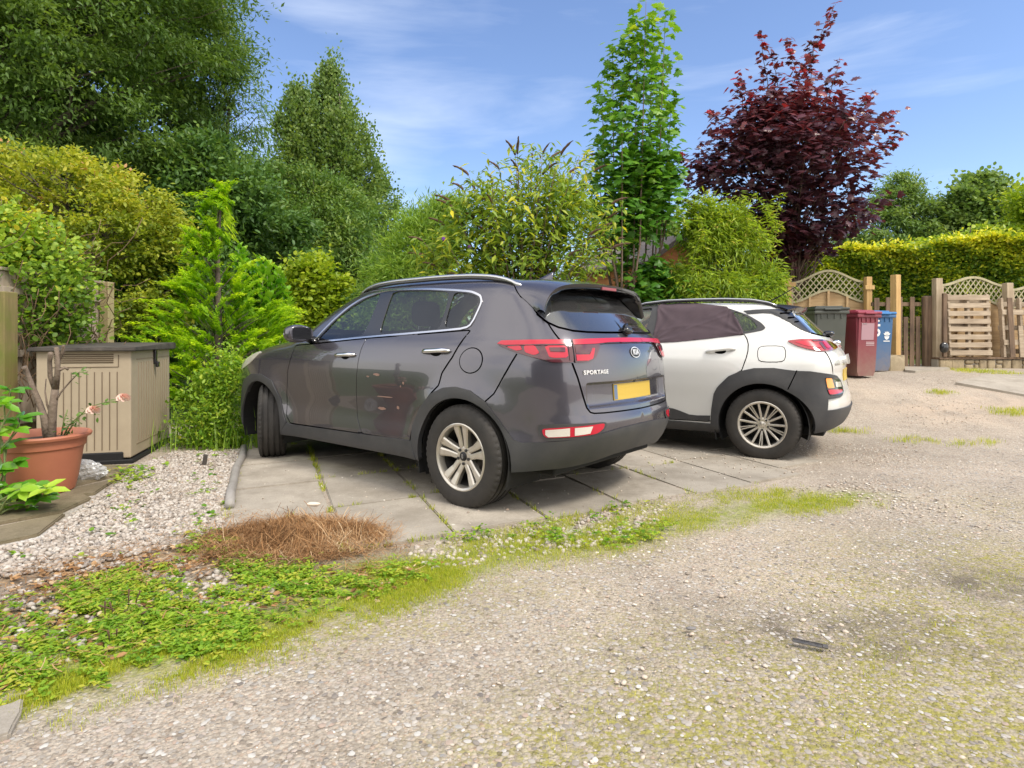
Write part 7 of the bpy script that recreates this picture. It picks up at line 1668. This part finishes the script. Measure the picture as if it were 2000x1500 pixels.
def maples():
    # young green maple: several near-vertical leaders
    d = 10.4; bx = (1216 - 1000) / FPX * d; gz = float(ground_h(bx, d)); root = thing('maple_tree', 'slim upright green maple with lobed leaves behind the gap between cars', 'tree', (bx, d, gz)); off = np.array(root.location); ac = Acc(); lv = Leaves(); r = np.random.default_rng(41)
    leaders = [((1262, -8), 1.0), ((1230, 45), .9), ((1300, 15), .95), ((1196, 85), .8), ((1175, 150), .7), ((1312, 200), .7), ((1168, 290), .6), ((1245, 60), .9), ((1318, 330), .55), ((1180, 400), .45), ((1275, 90), .85), ((1215, 200), .7), ((1290, 160), .7)]
    for (u, v), wt in leaders:
        tip = np.array(W(u, v, d + r.normal(0, .35))); L = 1.0; b = np.array([bx + r.normal(0, .05), d + r.normal(0, .05), gz + .1]); j = np.array([bx + (tip[0] - bx) * .75, d + (tip[1] - d) * .7, gz + 1.4 + r.uniform(0, 1.0)])
        pts = [b, b + (j - b) * .5 + np.array([0, 0, .15]), j, j + (tip - j) * .4, j + (tip - j) * .7, tip]; ac.tube([tuple(p - off) for p in pts], [.030, .025, .017, .011, .007, .003], 6)
        z0 = 1.5 + gz; n = int(40 * (tip[2] - z0) / 1.0)
        t = .14 + .86 * r.random(n) ** .8; P0 = pts[2]; q = P0 + (tip - P0) * t[:, None]; sp = (.34 - .22 * t)[:, None]; g_ = r.normal(0, 1, (n, 3)); g_[:, 2] *= .4; q = q + g_ * sp * .75
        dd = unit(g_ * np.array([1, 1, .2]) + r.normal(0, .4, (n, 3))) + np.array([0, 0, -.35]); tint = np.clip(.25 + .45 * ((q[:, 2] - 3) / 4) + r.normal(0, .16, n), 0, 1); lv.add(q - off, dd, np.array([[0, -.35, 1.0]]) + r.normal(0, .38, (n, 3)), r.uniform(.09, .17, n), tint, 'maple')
    cl = envelope([(300,1180,1315), (380,1180,1310), (440,1184,1262), (480,1190,1236), (505,1195,1230)], d, 70, .6, .8, 42, .1, 1); n = 20; I = np.repeat(np.arange(len(cl)), n); N = len(I); p = cl[I] + r.normal(0, .14, (N, 3)); lv.add(p - off, rvec(N) * np.array([1, 1, .4]) + np.array([0, 0, -.35]), np.array([[0, -.35, 1.0]]) + r.normal(0, .38, (N, 3)), r.uniform(.09, .17, N), np.clip(r.normal(.32, .2, N), 0, 1), 'maple')
    cl = envelope([(512,1232,1296), (540,1210,1322), (600,1200,1330)], d, 60, .7, .7, 45, .05, 1); I = np.repeat(np.arange(len(cl)), 15); N = len(I); p = cl[I] + r.normal(0, .11, (N, 3)); lv.add(p - off, rvec(N) * np.array([1, 1, .4]) + np.array([0, 0, -.35]), np.array([[0, -.35, 1.0]]) + r.normal(0, .38, (N, 3)), r.uniform(.08, .16, N), np.clip(r.normal(.25, .2, N), 0, 1), 'maple')
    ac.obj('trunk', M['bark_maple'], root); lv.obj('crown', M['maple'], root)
    # purple maple
    d = 12.8; bx = (1555 - 1000) / FPX * d; gz = float(ground_h(bx, d)); root = thing('purple_maple', 'purple leaved maple with red young shoots behind the trellis panel', 'tree', (bx, d, gz)); off = np.array(root.location); ac = Acc(); lv = Leaves(); r = np.random.default_rng(43)
    prof = [(185,1490,1600), (215,1440,1650), (255,1400,1685), (290,1370,1700), (340,1345,1705), (390,1340,1690), (440,1380,1680), (480,1470,1620), (505,1540,1590)]
    cl = envelope(prof, d, 380, .62, .8, 44, .40, 1.7); ac.tube([(0, 0, -.05), (.02, 0, 1.5), (.05, 0, 3.2), (.15, 0, 5.0)], [.10, .08, .05, .015], 8)
    for c in cl[:130]:
        h = max(gz + 1.2, c[2] - .9 * math.hypot(c[0] - bx, c[1] - d) - .3); pts, rad = limb((bx, d, h), c, .020, .004, .05, 5, .05); ac.tube([tuple(p - off) for p in pts], rad, 5)
    n = 19; I = np.repeat(np.arange(len(cl)), n); N = len(I); g_ = r.normal(0, 1, (N, 3)); g_[:, 2] *= .5; p = cl[I] + g_ * .22; zt = cl[:, 2].max(); ct = r.normal(0, .10, len(cl))
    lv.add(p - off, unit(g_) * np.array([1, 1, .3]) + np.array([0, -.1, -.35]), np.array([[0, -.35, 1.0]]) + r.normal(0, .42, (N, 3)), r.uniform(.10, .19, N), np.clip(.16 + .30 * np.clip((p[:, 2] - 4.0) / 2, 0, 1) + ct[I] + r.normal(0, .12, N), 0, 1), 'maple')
    for (u, v), (u2, v2) in (((1545,190),(1632,8)), ((1500,180),(1486,62)), ((1560,160),(1535,75)), ((1620,190),(1640,112)), ((1440,250),(1378,220)), ((1450,220),(1445,140)), ((1660,240),(1705,180)), ((1690,260),(1760,215)), ((1690,300),(1765,255)), ((1400,330),(1318,305)), ((1600,170),(1640,150)), ((1480,200),(1440,165)), ((1680,320),(1745,275)), ((1520,170),(1505,95)), ((1580,200),(1590,80))):
        a, b = np.array(W(u, v, d)), np.array(W(u2, v2, d + r.normal(0, .3))); pts, rad = limb(a, b, .010, .003, 0, 5, .02); ac.tube([tuple(p_ - off) for p_ in pts], rad, 5); n = int(40 * np.linalg.norm(b - a)); t = r.random(n)[:, None]; q = a + (b - a) * t + r.normal(0, .10, (n, 3)) * (1.2 - .7 * t)
        lv.add(q - off, rvec(n) * np.array([1, .6, .3]) + np.array([0, 0, -.3]), np.array([[0, -.35, 1.0]]) + r.normal(0, .4, (n, 3)), r.uniform(.09, .16, n), np.clip(r.normal(.58, .22, n), 0, 1), 'maple')
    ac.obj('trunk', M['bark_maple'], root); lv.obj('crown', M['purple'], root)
def bamboo_hedge():
    d = 10.6; bx = (1400 - 1000) / FPX * d; gz = float(ground_h(bx, d)); root = thing('bamboo_clump', 'dense yellow green bamboo clump behind the white car', 'bamboo', (bx, d, gz)); off = np.array(root.location); ac = Acc(); lv = Leaves(); r = np.random.default_rng(51)
    prof = [(410,1362,1420), (435,1345,1450), (470,1345,1480), (500,1330,1505), (530,1296,1515), (570,1276,1520), (660,1270,1520)]; cl = envelope(prof, d, 520, .5, .55, 52, .36, 2.8); cb = np.array([bx, d, gz + 1.0]); cl = cb + (cl - cb) * (1 + .05 * np.maximum(0, r.normal(0, 1, (len(cl), 1))))
    cl = cl + (noise3(cl, 1.9, 7)[:, None] - .5) * np.array([.5, .3, .55])
    sh = []
    for k in range(46):
        u = r.uniform(1335, 1515); b0 = np.array(W(u, r.uniform(430, 520), d + r.normal(0, .3))); hh_ = r.uniform(.25, .6); ln = r.normal(0, .14)
        for t_ in np.linspace(0, 1, 7): sh.append(b0 + np.array([ln * t_ * t_, 0, hh_ * t_]))
        ac.tube([tuple(b0 - off), tuple(b0 + np.array([ln * .3, 0, hh_ * .55]) - off), tuple(b0 + np.array([ln, 0, hh_]) - off)], [.006, .004, .002], 4)
    sh = np.array(sh); I = np.repeat(np.arange(len(sh)), 9); N = len(I); a_ = r.uniform(0, 6.283, N)
    lv.add(sh[I] + r.normal(0, .03, (N, 3)) - off, np.stack([np.cos(a_), np.sin(a_), r.normal(-.2, .35, N)], 1), r.normal(0, .4, (N, 3)) + np.array([0, -.3, 1]), r.uniform(.09, .16, N), np.clip(r.normal(.55, .2, N), 0, 1), 'lance', .6)
    for c in cl[::5]: ac.tube([tuple(np.array([c[0] * .9 + bx * .1, c[1], gz]) - off), tuple(c * np.array([.98, 1, .7]) + np.array([.02 * bx, 0, .3 * gz]) - off), tuple(c - off)], [.010, .008, .003], 5)
    n = 60; I = np.repeat(np.arange(len(cl)), n); N = len(I); g_ = r.normal(0, 1, (N, 3)); p = cl[I] + g_ * np.array([.10, .10, .13])
    lv.add(p - off, unit(g_) * .8 + r.normal(0, .35, (N, 3)) + np.array([0, -.1, -.45]), r.normal(0, .5, (N, 3)) + np.array([0, -.3, 1]), r.uniform(.08, .16, N), np.clip(r.beta(2, 2.2, N) * .95 + .12 * r.normal(0, 1, len(cl))[I], 0, 1), 'lance', .62); ac.obj('canes', M['rose_green'], root); lv.obj('foliage', M['bamboo'], root)
    # clipped hedge
    a, b = np.array([(1420 - 1000) / FPX * 18.4, 18.4]), np.array([(2140 - 1000) / FPX * 13.2, 13.2]); L = np.linalg.norm(b - a); e = (b - a) / L; nn = np.array([e[1], -e[0]]); nn = nn * np.sign(-nn[1]); gz = .62; H = 2.86; root = thing('hedge', 'long clipped hedge with yellow lit top behind the right hand fences', 'hedge', (a[0], a[1], gz), math.atan2(e[1], e[0])); lv = Leaves(); r = np.random.default_rng(53)
    N = 78000; x = r.uniform(0, L, N); k = r.random(N); top = k < .30; dep = r.random(N) ** 2 * .22
    bulge = lambda x, z: .10 * np.sin(x * 1.7) * np.sin(z * 2 + x) + .05 * np.sin(x * 5.1 + z * 4)
    z = np.where(top, H - dep * .6 + .06 * np.sin(x * 2.3) + .04 * np.sin(x * 6.1), r.random(N) * H); y = np.where(top, r.uniform(0, 1.1, N), dep + bulge(x, z)); y = np.where(top & (r.random(N) < .3), r.uniform(0, .25, N), y); z = z + np.where(top, r.exponential(.05, N), 0)
    dirs = r.normal(0, .6, (N, 3)) + np.where(top[:, None], np.array([[0, 0, .5]]), np.array([[0, -.6, -.25]])); up = r.normal(0, .35, (N, 3)) + np.where(top[:, None], np.array([[0, -.2, 1.0]]), np.array([[0, -.75, .8]])); tint = np.clip(.30 + .28 * (z / H) ** 2.0 + np.where(top, .20, 0) + r.normal(0, .20, N) + .12 * np.sin(x * 3 + z * 5) - dep * .8, 0, 1)  # sunlit yellow of the top painted into the leaf tint; deeper leaves darker
    lv.add(np.stack([x, y, z], 1), dirs, up, r.uniform(.07, .13, N), tint, 'oval', 1.15); lv.obj('foliage', M['hedge'], root); bm = bmesh.new(); bm_box(bm, Vector((L / 2, .70, H / 2 - .12)), (L, .9, H - .22), None, .1, 2); bm_obj('dark_core', bm, simple('hedge_inner_shade', (.020, .022, .010), .95, bump=(20, .8, .05)), root)  # solid dark box paints the shade inside the hedge and blocks see-through
    tree('shrub', 'leafy sprigs of a shrub standing up behind the hedge top', 'shrub', [(440,1925,1945), (460,1890,1960), (480,1760,1990), (500,1700,1990)], 17.5, M['bright'], M['bark'], 90, 60, .28, .12, 'round', 0, 1900, .04, .3, 1, .7, .5, 6, 54, None, 1, .5, .4, 14)
garden_plants(); maples(); bamboo_hedge()

def ground_plants():
    r = np.random.default_rng(61)
    def leaf_patch(name, label, polys, n, size, mat, tpl='oval', seed=0, zmax=.07, rosette=3, blades=0, cat='weeds', tlo=0, thi=1, fl=.35):
        P = np.concatenate([sample_area(poly, k, seed + i) for i, (poly, k) in enumerate(zip(polys, n))]); P[:, :2] += r.normal(0, .05, (len(P), 2)); P = P[~on_slabs(P) | (r.random(len(P)) < .02)]
        keep = .55 * noise3(P, 6, seed) + .45 * noise3(P, 19, seed + 1) > fl; P = P[keep]; lv = Leaves(); m = len(P); I = np.repeat(np.arange(m), rosette); N = len(I); h = (r.random(m) ** 1.4 * zmax)[I]
        q = P[I] + np.stack([r.normal(0, .010, N), r.normal(0, .010, N), h + .004], 1); a = r.uniform(0, 6.283, N); dd = np.stack([np.cos(a), np.sin(a), r.uniform(-.15, .45, N)], 1); tint = np.clip(r.uniform(tlo, thi, m)[I] + r.normal(0, .10, N), 0, 1)
        lv.add(q, dd, np.array([[0, 0, 1.0]]) + r.normal(0, .25, (N, 3)), size * r.uniform(.6, 1.3, N), tint, tpl, 1.1); o = lv.obj(name, mat); tag(o, label, cat, kind='stuff'); return o
    def blades(name, label, polys, n, hgt, mat, seed, fl=.42, spread=.02, per=7, slabs=.05):
        P = np.concatenate([sample_area(poly, k, seed + i) for i, (poly, k) in enumerate(zip(polys, n))]); P[:, :2] += r.normal(0, .07, (len(P), 2)); P = P[~on_slabs(P) | (r.random(len(P)) < slabs)]; P = P[.5 * noise3(P, 6.5, seed) + .5 * noise3(P, 21, seed + 2) > fl]; m = len(P); I = np.repeat(np.arange(m), per); N = len(I)
        q = P[I] + np.stack([r.normal(0, spread, N), r.normal(0, spread, N), np.full(N, .002)], 1); a = r.uniform(0, 6.283, N); s = r.uniform(.15, .9, N); dd = np.stack([np.cos(a) * s, np.sin(a) * s, np.ones(N)], 1); lv = Leaves(); lv.add(q, dd, np.stack([-np.cos(a), -np.sin(a), np.full(N, .3)], 1), hgt * r.uniform(.5, 1.4, N), np.clip(r.uniform(0, 1, m)[I] * .6 + r.random(N) * .4, 0, 1), 'blade', .9); o = lv.obj(name, mat); tag(o, label, 'grass', kind='stuff')
    A = [(-60,1205), (110,1150), (300,1105), (420,1060), (520,1110), (660,1130), (800,1105), (850,1120), (680,1190), (470,1250), (280,1290), (60,1350), (-60,1370)]
    leaf_patch('weeds', 'low green creeping weeds spreading over the gravel at lower left', [A, [(120,1320), (330,1240), (470,1225), (470,1262), (300,1310), (130,1352)], [(380,1045), (440,1020), (470,1060), (420,1085)], [(560,1085), (640,1060), (660,1110), (560,1120)]], [8600, 1500, 160, 120], .019, M['weed'], 'oval', 62, .028, 5, tlo=.2, thi=1.05, fl=.50)
    leaf_patch('weeds', 'broader leaved weeds scattered among the creeping weeds at lower left', [A, [(180,1230), (330,1190), (420,1230), (250,1290)]], [900, 500], .030, M['weed'], 'lance', 163, .035, 6, tlo=.1, thi=1.0, fl=.50)
    leaf_patch('fallen_leaves', 'brown dead leaves lying among the weeds and gravel at lower left', [A, [(0,1130), (300,1080), (430,1050), (470,1090), (120,1190)]], [420, 420], .030, M['straw'], 'oval', 164, .02, 2, cat='dead leaves', fl=.3)
    leaf_patch('weeds', 'bright weed tufts growing along the front edge of the paving', [[(885,1062), (985,1030), (1000,1048), (940,1075)], [(1000,1045), (1100,1010), (1240,985), (1100,1075)], [(1180,1045), (1300,1020), (1290,1060), (1160,1080)]], [280, 130, 110], .024, M['weed'], 'oval', 66, .05, 5, fl=.45)
    leaf_patch('weeds', 'scattered small weeds growing through the pale gravel bed', [BED], [230], .030, M['weed'], 'round', 68, .03, 3, .2, .9, fl=.55)
    leaf_patch('weeds', 'rosette of green weeds at the gravel edge below the storage box', [[(222,925), (292,918), (292,942), (225,948)], [(590,905), (616,900), (636,985), (622,985)]], [60, 30], .040, M['weed'], 'oval', 69, .05, 4, fl=.1)
    E1 = [(20,1370), (250,1310), (520,1240), (760,1165), (880,1110), (900,1135), (760,1200), (560,1265), (330,1325), (60,1395)]; E2 = [(880,1065), (1080,1015), (1370,972), (1500,955), (1640,975), (1720,985), (1560,1005), (1380,1030), (1180,1080), (1000,1110), (880,1120)]
    blades('grass', 'short yellowish grass fringing the track and the paving edge', [E1, E2, [(700,1110), (880,1090), (860,1150), (700,1180)], [(40,1365), (120,1305), (420,1235), (440,1285), (120,1350)]], [9000, 8600, 1400, 3200], .020, M['grass'], 71, .38, .014)
    blades('grass', 'small grass tufts dotted about the mossy track', [[(1000,1500), (1400,1330), (2050,1100), (2050,1500)]], [520], .022, M['grass'], 75, .68, .03, 9)
    # tufts in the joints of the paving
    pts = []
    for i, t, ln, z in SLABS:
        if i > 3: continue
        k = 34 if i == -1 else (16 if i <= 1 else 7)
        for j in range(k): pts.append(np.append(PO + PA_ * (t + r.random() * ln) + PB * (i * .63 + r.normal() * .008), .004))
        if r.random() < .7:
            for j in range(14 if i < 2 else 5): pts.append(np.append(PO + PA_ * t + PB * (i * .63 + r.random() * .63), .004))
    P = np.array(pts); P = P[noise3(P, 3.5, 77) > .30]; I = np.repeat(np.arange(len(P)), 10); N = len(I); a = r.uniform(0, 6.283, N); s = r.uniform(.2, 1.2, N); lv = Leaves()
    lv.add(P[I] + np.stack([r.normal(0, .012, N), r.normal(0, .012, N), np.full(N, .004)], 1), np.stack([np.cos(a) * s, np.sin(a) * s, np.ones(N)], 1), np.stack([-np.cos(a), -np.sin(a), np.full(N, .3)], 1), r.uniform(.018, .05, N), np.clip(r.normal(.45, .25, N), 0, 1), 'blade', 1.2); tag(lv.obj('grass', M['grass']), 'grass and moss growing in the joints of the paving', 'grass', kind='stuff')
    blades('grass', 'patches of grass on the far gravel and by the stone wall', [[(1855,722), (1950,726), (2010,733), (1990,738), (1880,728)], [(1822,765), (1850,765), (1850,772), (1822,772)], [(1620,842), (1680,840), (1680,848), (1630,848)], [(1935,800), (2010,800), (2010,815), (1940,812)], [(1740,858), (1810,855), (1840,870), (1760,868)], [(1850,868), (1930,858), (1940,872), (1860,876)]], [260, 70, 60, 140, 50, 50], .05, M['grass'], 79, .2, .03)
    # tall weeds and grass between the box and the car
    root = thing('weeds', 'tall tangle of weeds and grass between storage box and car bonnet', 'weeds', tuple(G(410, 850))); root['kind'] = 'stuff'; off = np.array(root.location); lv = Leaves()
    cl = envelope([(690,440,470), (730,400,480), (780,350,490), (830,335,500), (870,345,495), (890,400,480)], 6.35, 260, .6, .6, 81, .1, 2); cl[:, 2] = np.maximum(cl[:, 2], .03); n = 22; I = np.repeat(np.arange(len(cl)), n); N = len(I); lv.add(cl[I] + r.normal(0, .07, (N, 3)) - off, rvec(N) + np.array([0, 0, .3]), rvec(N) * .6 + np.array([0, -.3, 1]), r.uniform(.025, .06, N), np.clip(r.beta(2, 2, N), 0, 1), 'oval')
    for k in range(800):
        p = np.array([r.uniform(-3.72, -2.62), r.uniform(5.9, 7.3), 0]); a = r.uniform(0, 6.283); h = .12 + .45 * r.random() ** 2; s_ = r.uniform(.2, .9); lv.add([p - off], [[math.cos(a) * s_, math.sin(a) * s_, 1]], [[-math.cos(a), -math.sin(a), .2]], h, r.uniform(0, .7), 'blade', .25)
    lv.obj('weed_leaves', M['weed'], root)
    # dry plantain stalks
    ac = Acc()
    for u, v, du, dv in ((205,1215,0,-40), (222,1210,-8,-34), (240,1205,-46,-22), (250,1195,2,-44), (262,1190,12,-36), (228,1255,0,-26), (215,1262,-4,-30), (268,1215,16,-20)):
        a = G(u, v); b = W(u + du, v + dv, a.y - .02); m = (a + b) / 2 + Vector((0, 0, .01)); ac.tube([a, m, b], [.002, .0026, .004], 5)
    tag(ac.obj('seed_stalks', M['spike']), 'brown dry seed stalks standing among the green weeds', 'dry stalks', kind='stuff')
    # glossy shrub in the lower left corner: whorls of big leaves
    d = 3.95; root = thing('glossy_shrub', 'glossy green shrub with fingered leaves in front of the pot at left', 'shrub', tuple(G(-30, 1010))); off = np.array(root.location); ac = Acc(); lv = Leaves()
    for u, v in ((8,790), (38,815), (20,760), (62,945), (90,955), (30,905), (10,950), (75,975), (20,1000), (-20,850), (-30,930), (5,870), (50,990), (-10,1010), (40,955), (0,910), (25,970), (60,950), (-15,965), (80,960), (15,1015), (-25,990), (0,820), (-10,785), (30,840), (55,1005)):
        c = np.array(W(u, v, d + r.normal(0, .10))); pts, rad = limb(np.array([off[0] + r.normal(0, .05), off[1] + r.normal(0, .05), .02]), c, .008, .004, .1, 5, .04); ac.tube([tuple(p - off) for p in pts], rad, 6); n = r.integers(6, 9); a = np.linspace(-2.4, 2.4, n) + r.normal(0, .15, n); base = r.uniform(-.9, .9); dd = np.stack([np.cos(a + base), np.sin(a + base) * .8 - .2, r.normal(-.05, .25, n)], 1); tq = np.clip(r.normal(.45, .3), 0, 1)
        lv.add(np.repeat(c[None], n, 0) - off + r.normal(0, .008, (n, 3)), dd, np.array([[0, -.5, 1.0]]) + r.normal(0, .2, (n, 3)), r.uniform(.085, .15, n), np.clip(tq + r.normal(0, .1, n), 0, 1), 'oval', 1.0)
    ac.obj('stems', M['rose_green'], root); lv.obj('foliage', M['fatsia'], root)
    # heap of dry clippings: a mound of thin stalks
    c = G(583, 1058); root = thing('clippings_heap', 'heap of dry brown garden clippings lying on the paving corner', 'clippings', (c.x, c.y, 0)); r = np.random.default_rng(91)
    gx, gy = np.meshgrid(np.linspace(-.56, .56, 60), np.linspace(-.36, .40, 46))
    def hh(x, y):
        q = np.stack([x, y, 0 * x], -1).reshape(-1, 3); n1 = noise3(q, 9, 3).reshape(x.shape); n2 = noise3(q, 22, 8).reshape(x.shape); an = np.arctan2(y, x); rr = np.sqrt((x / (.45 + .07 * np.sin(an * 3 + .7) + .04 * np.sin(an * 7))) ** 2 + (y / (.31 + .05 * np.sin(an * 4))) ** 2); return .080 * np.clip(1 - rr ** 1.4, 0, 1) * (.35 + .9 * n1 + .35 * n2)
    Z = hh(gx, gy) - .012; idx = np.arange(gx.size).reshape(gx.shape); mesh_obj('mound', np.stack([gx, gy, Z], -1).reshape(-1, 3), [np.stack([idx[:-1, :-1], idx[:-1, 1:], idx[1:, 1:], idx[1:, :-1]], -1).reshape(-1, 4)], simple('dry_mulch', (.20, .115, .055), .95, bump=(60, 1, .02), var=(30, (.33, .21, .11), .2)), root, True)
    V, F, T = [], [], []; k = 0; K = 13000; ang = r.uniform(0, 6.283, K); rad = np.sqrt(r.random(K)) * 1.0 + np.abs(r.normal(0, .16, K)); px = np.cos(ang) * rad * .46; py = np.sin(ang) * rad * .31; L = .02 + .16 * r.random(K) ** 2; th = r.uniform(0, 6.283, K)
    for i in range(K):
        m = 5; t = np.linspace(-.5, .5, m); cv = r.normal(0, 1.1); x = px[i] + L[i] * (t * math.cos(th[i]) - cv * (t * t) * math.sin(th[i])); y = py[i] + L[i] * (t * math.sin(th[i]) + cv * (t * t) * math.cos(th[i])); z = np.maximum(hh(x, y), .004) + .004 + r.random() ** 2 * .030 + t * r.normal(0, .45) * L[i]; z = np.maximum(z, .016); w = .0004 + .0016 * r.random() ** 3; nx, ny = -math.sin(th[i]) * w, math.cos(th[i]) * w
        V.append(np.stack([np.concatenate([x + nx, x - nx]), np.concatenate([y + ny, y - ny]), np.concatenate([z, z])], 1)); q = np.arange(m - 1); F.append(np.stack([q, q + 1, q + 1 + m, q + m], 1) + k); T.append(np.full(2 * m, np.clip(.42 + .35 * px[i] + .25 * math.sin(px[i] * 9 + 2) * math.sin(py[i] * 13) + r.normal(0, .24), 0, 1))); k += 2 * m
    mesh_obj('dry_stalks', np.concatenate(V), [np.concatenate(F)], M['straw'], root, tint=np.concatenate(T))
    # loose dead stalks spread over the weeds and gravel
    V, F, T = [], [], []; k = 0; P = np.concatenate([sample_area([(0,1120), (200,1080), (420,1030), (470,1000), (820,1080), (740,1130), (420,1120), (120,1180), (0,1200)], 1500, 93), sample_area(BED, 260, 94), sample_area(A, 420, 95)])
    for p in P:
        m = 4; t = np.linspace(-.5, .5, m); L1 = r.uniform(.02, .10); a = r.uniform(0, 6.283); cv = r.normal(0, .3); x = p[0] + L1 * (t * math.cos(a) - cv * t * t * math.sin(a)); y = p[1] + L1 * (t * math.sin(a) + cv * t * t * math.cos(a)); z = .016 + r.random() * .03 + t * 0; w = r.uniform(.0006, .002); nx, ny = -math.sin(a) * w, math.cos(a) * w
        V.append(np.stack([np.concatenate([x + nx, x - nx]), np.concatenate([y + ny, y - ny]), np.concatenate([z, z])], 1)); q = np.arange(m - 1); F.append(np.stack([q, q + 1, q + 1 + m, q + m], 1) + k); T.append(np.full(2 * m, np.clip(r.normal(.4, .25), 0, 1))); k += 2 * m
    tag(mesh_obj('dead_stalks', np.concatenate(V), [np.concatenate(F)], M['straw'], None, tint=np.concatenate(T)), 'loose dead stalks strewn over the gravel and weeds around the heap', 'dry stalks', kind='stuff')
ground_plants()
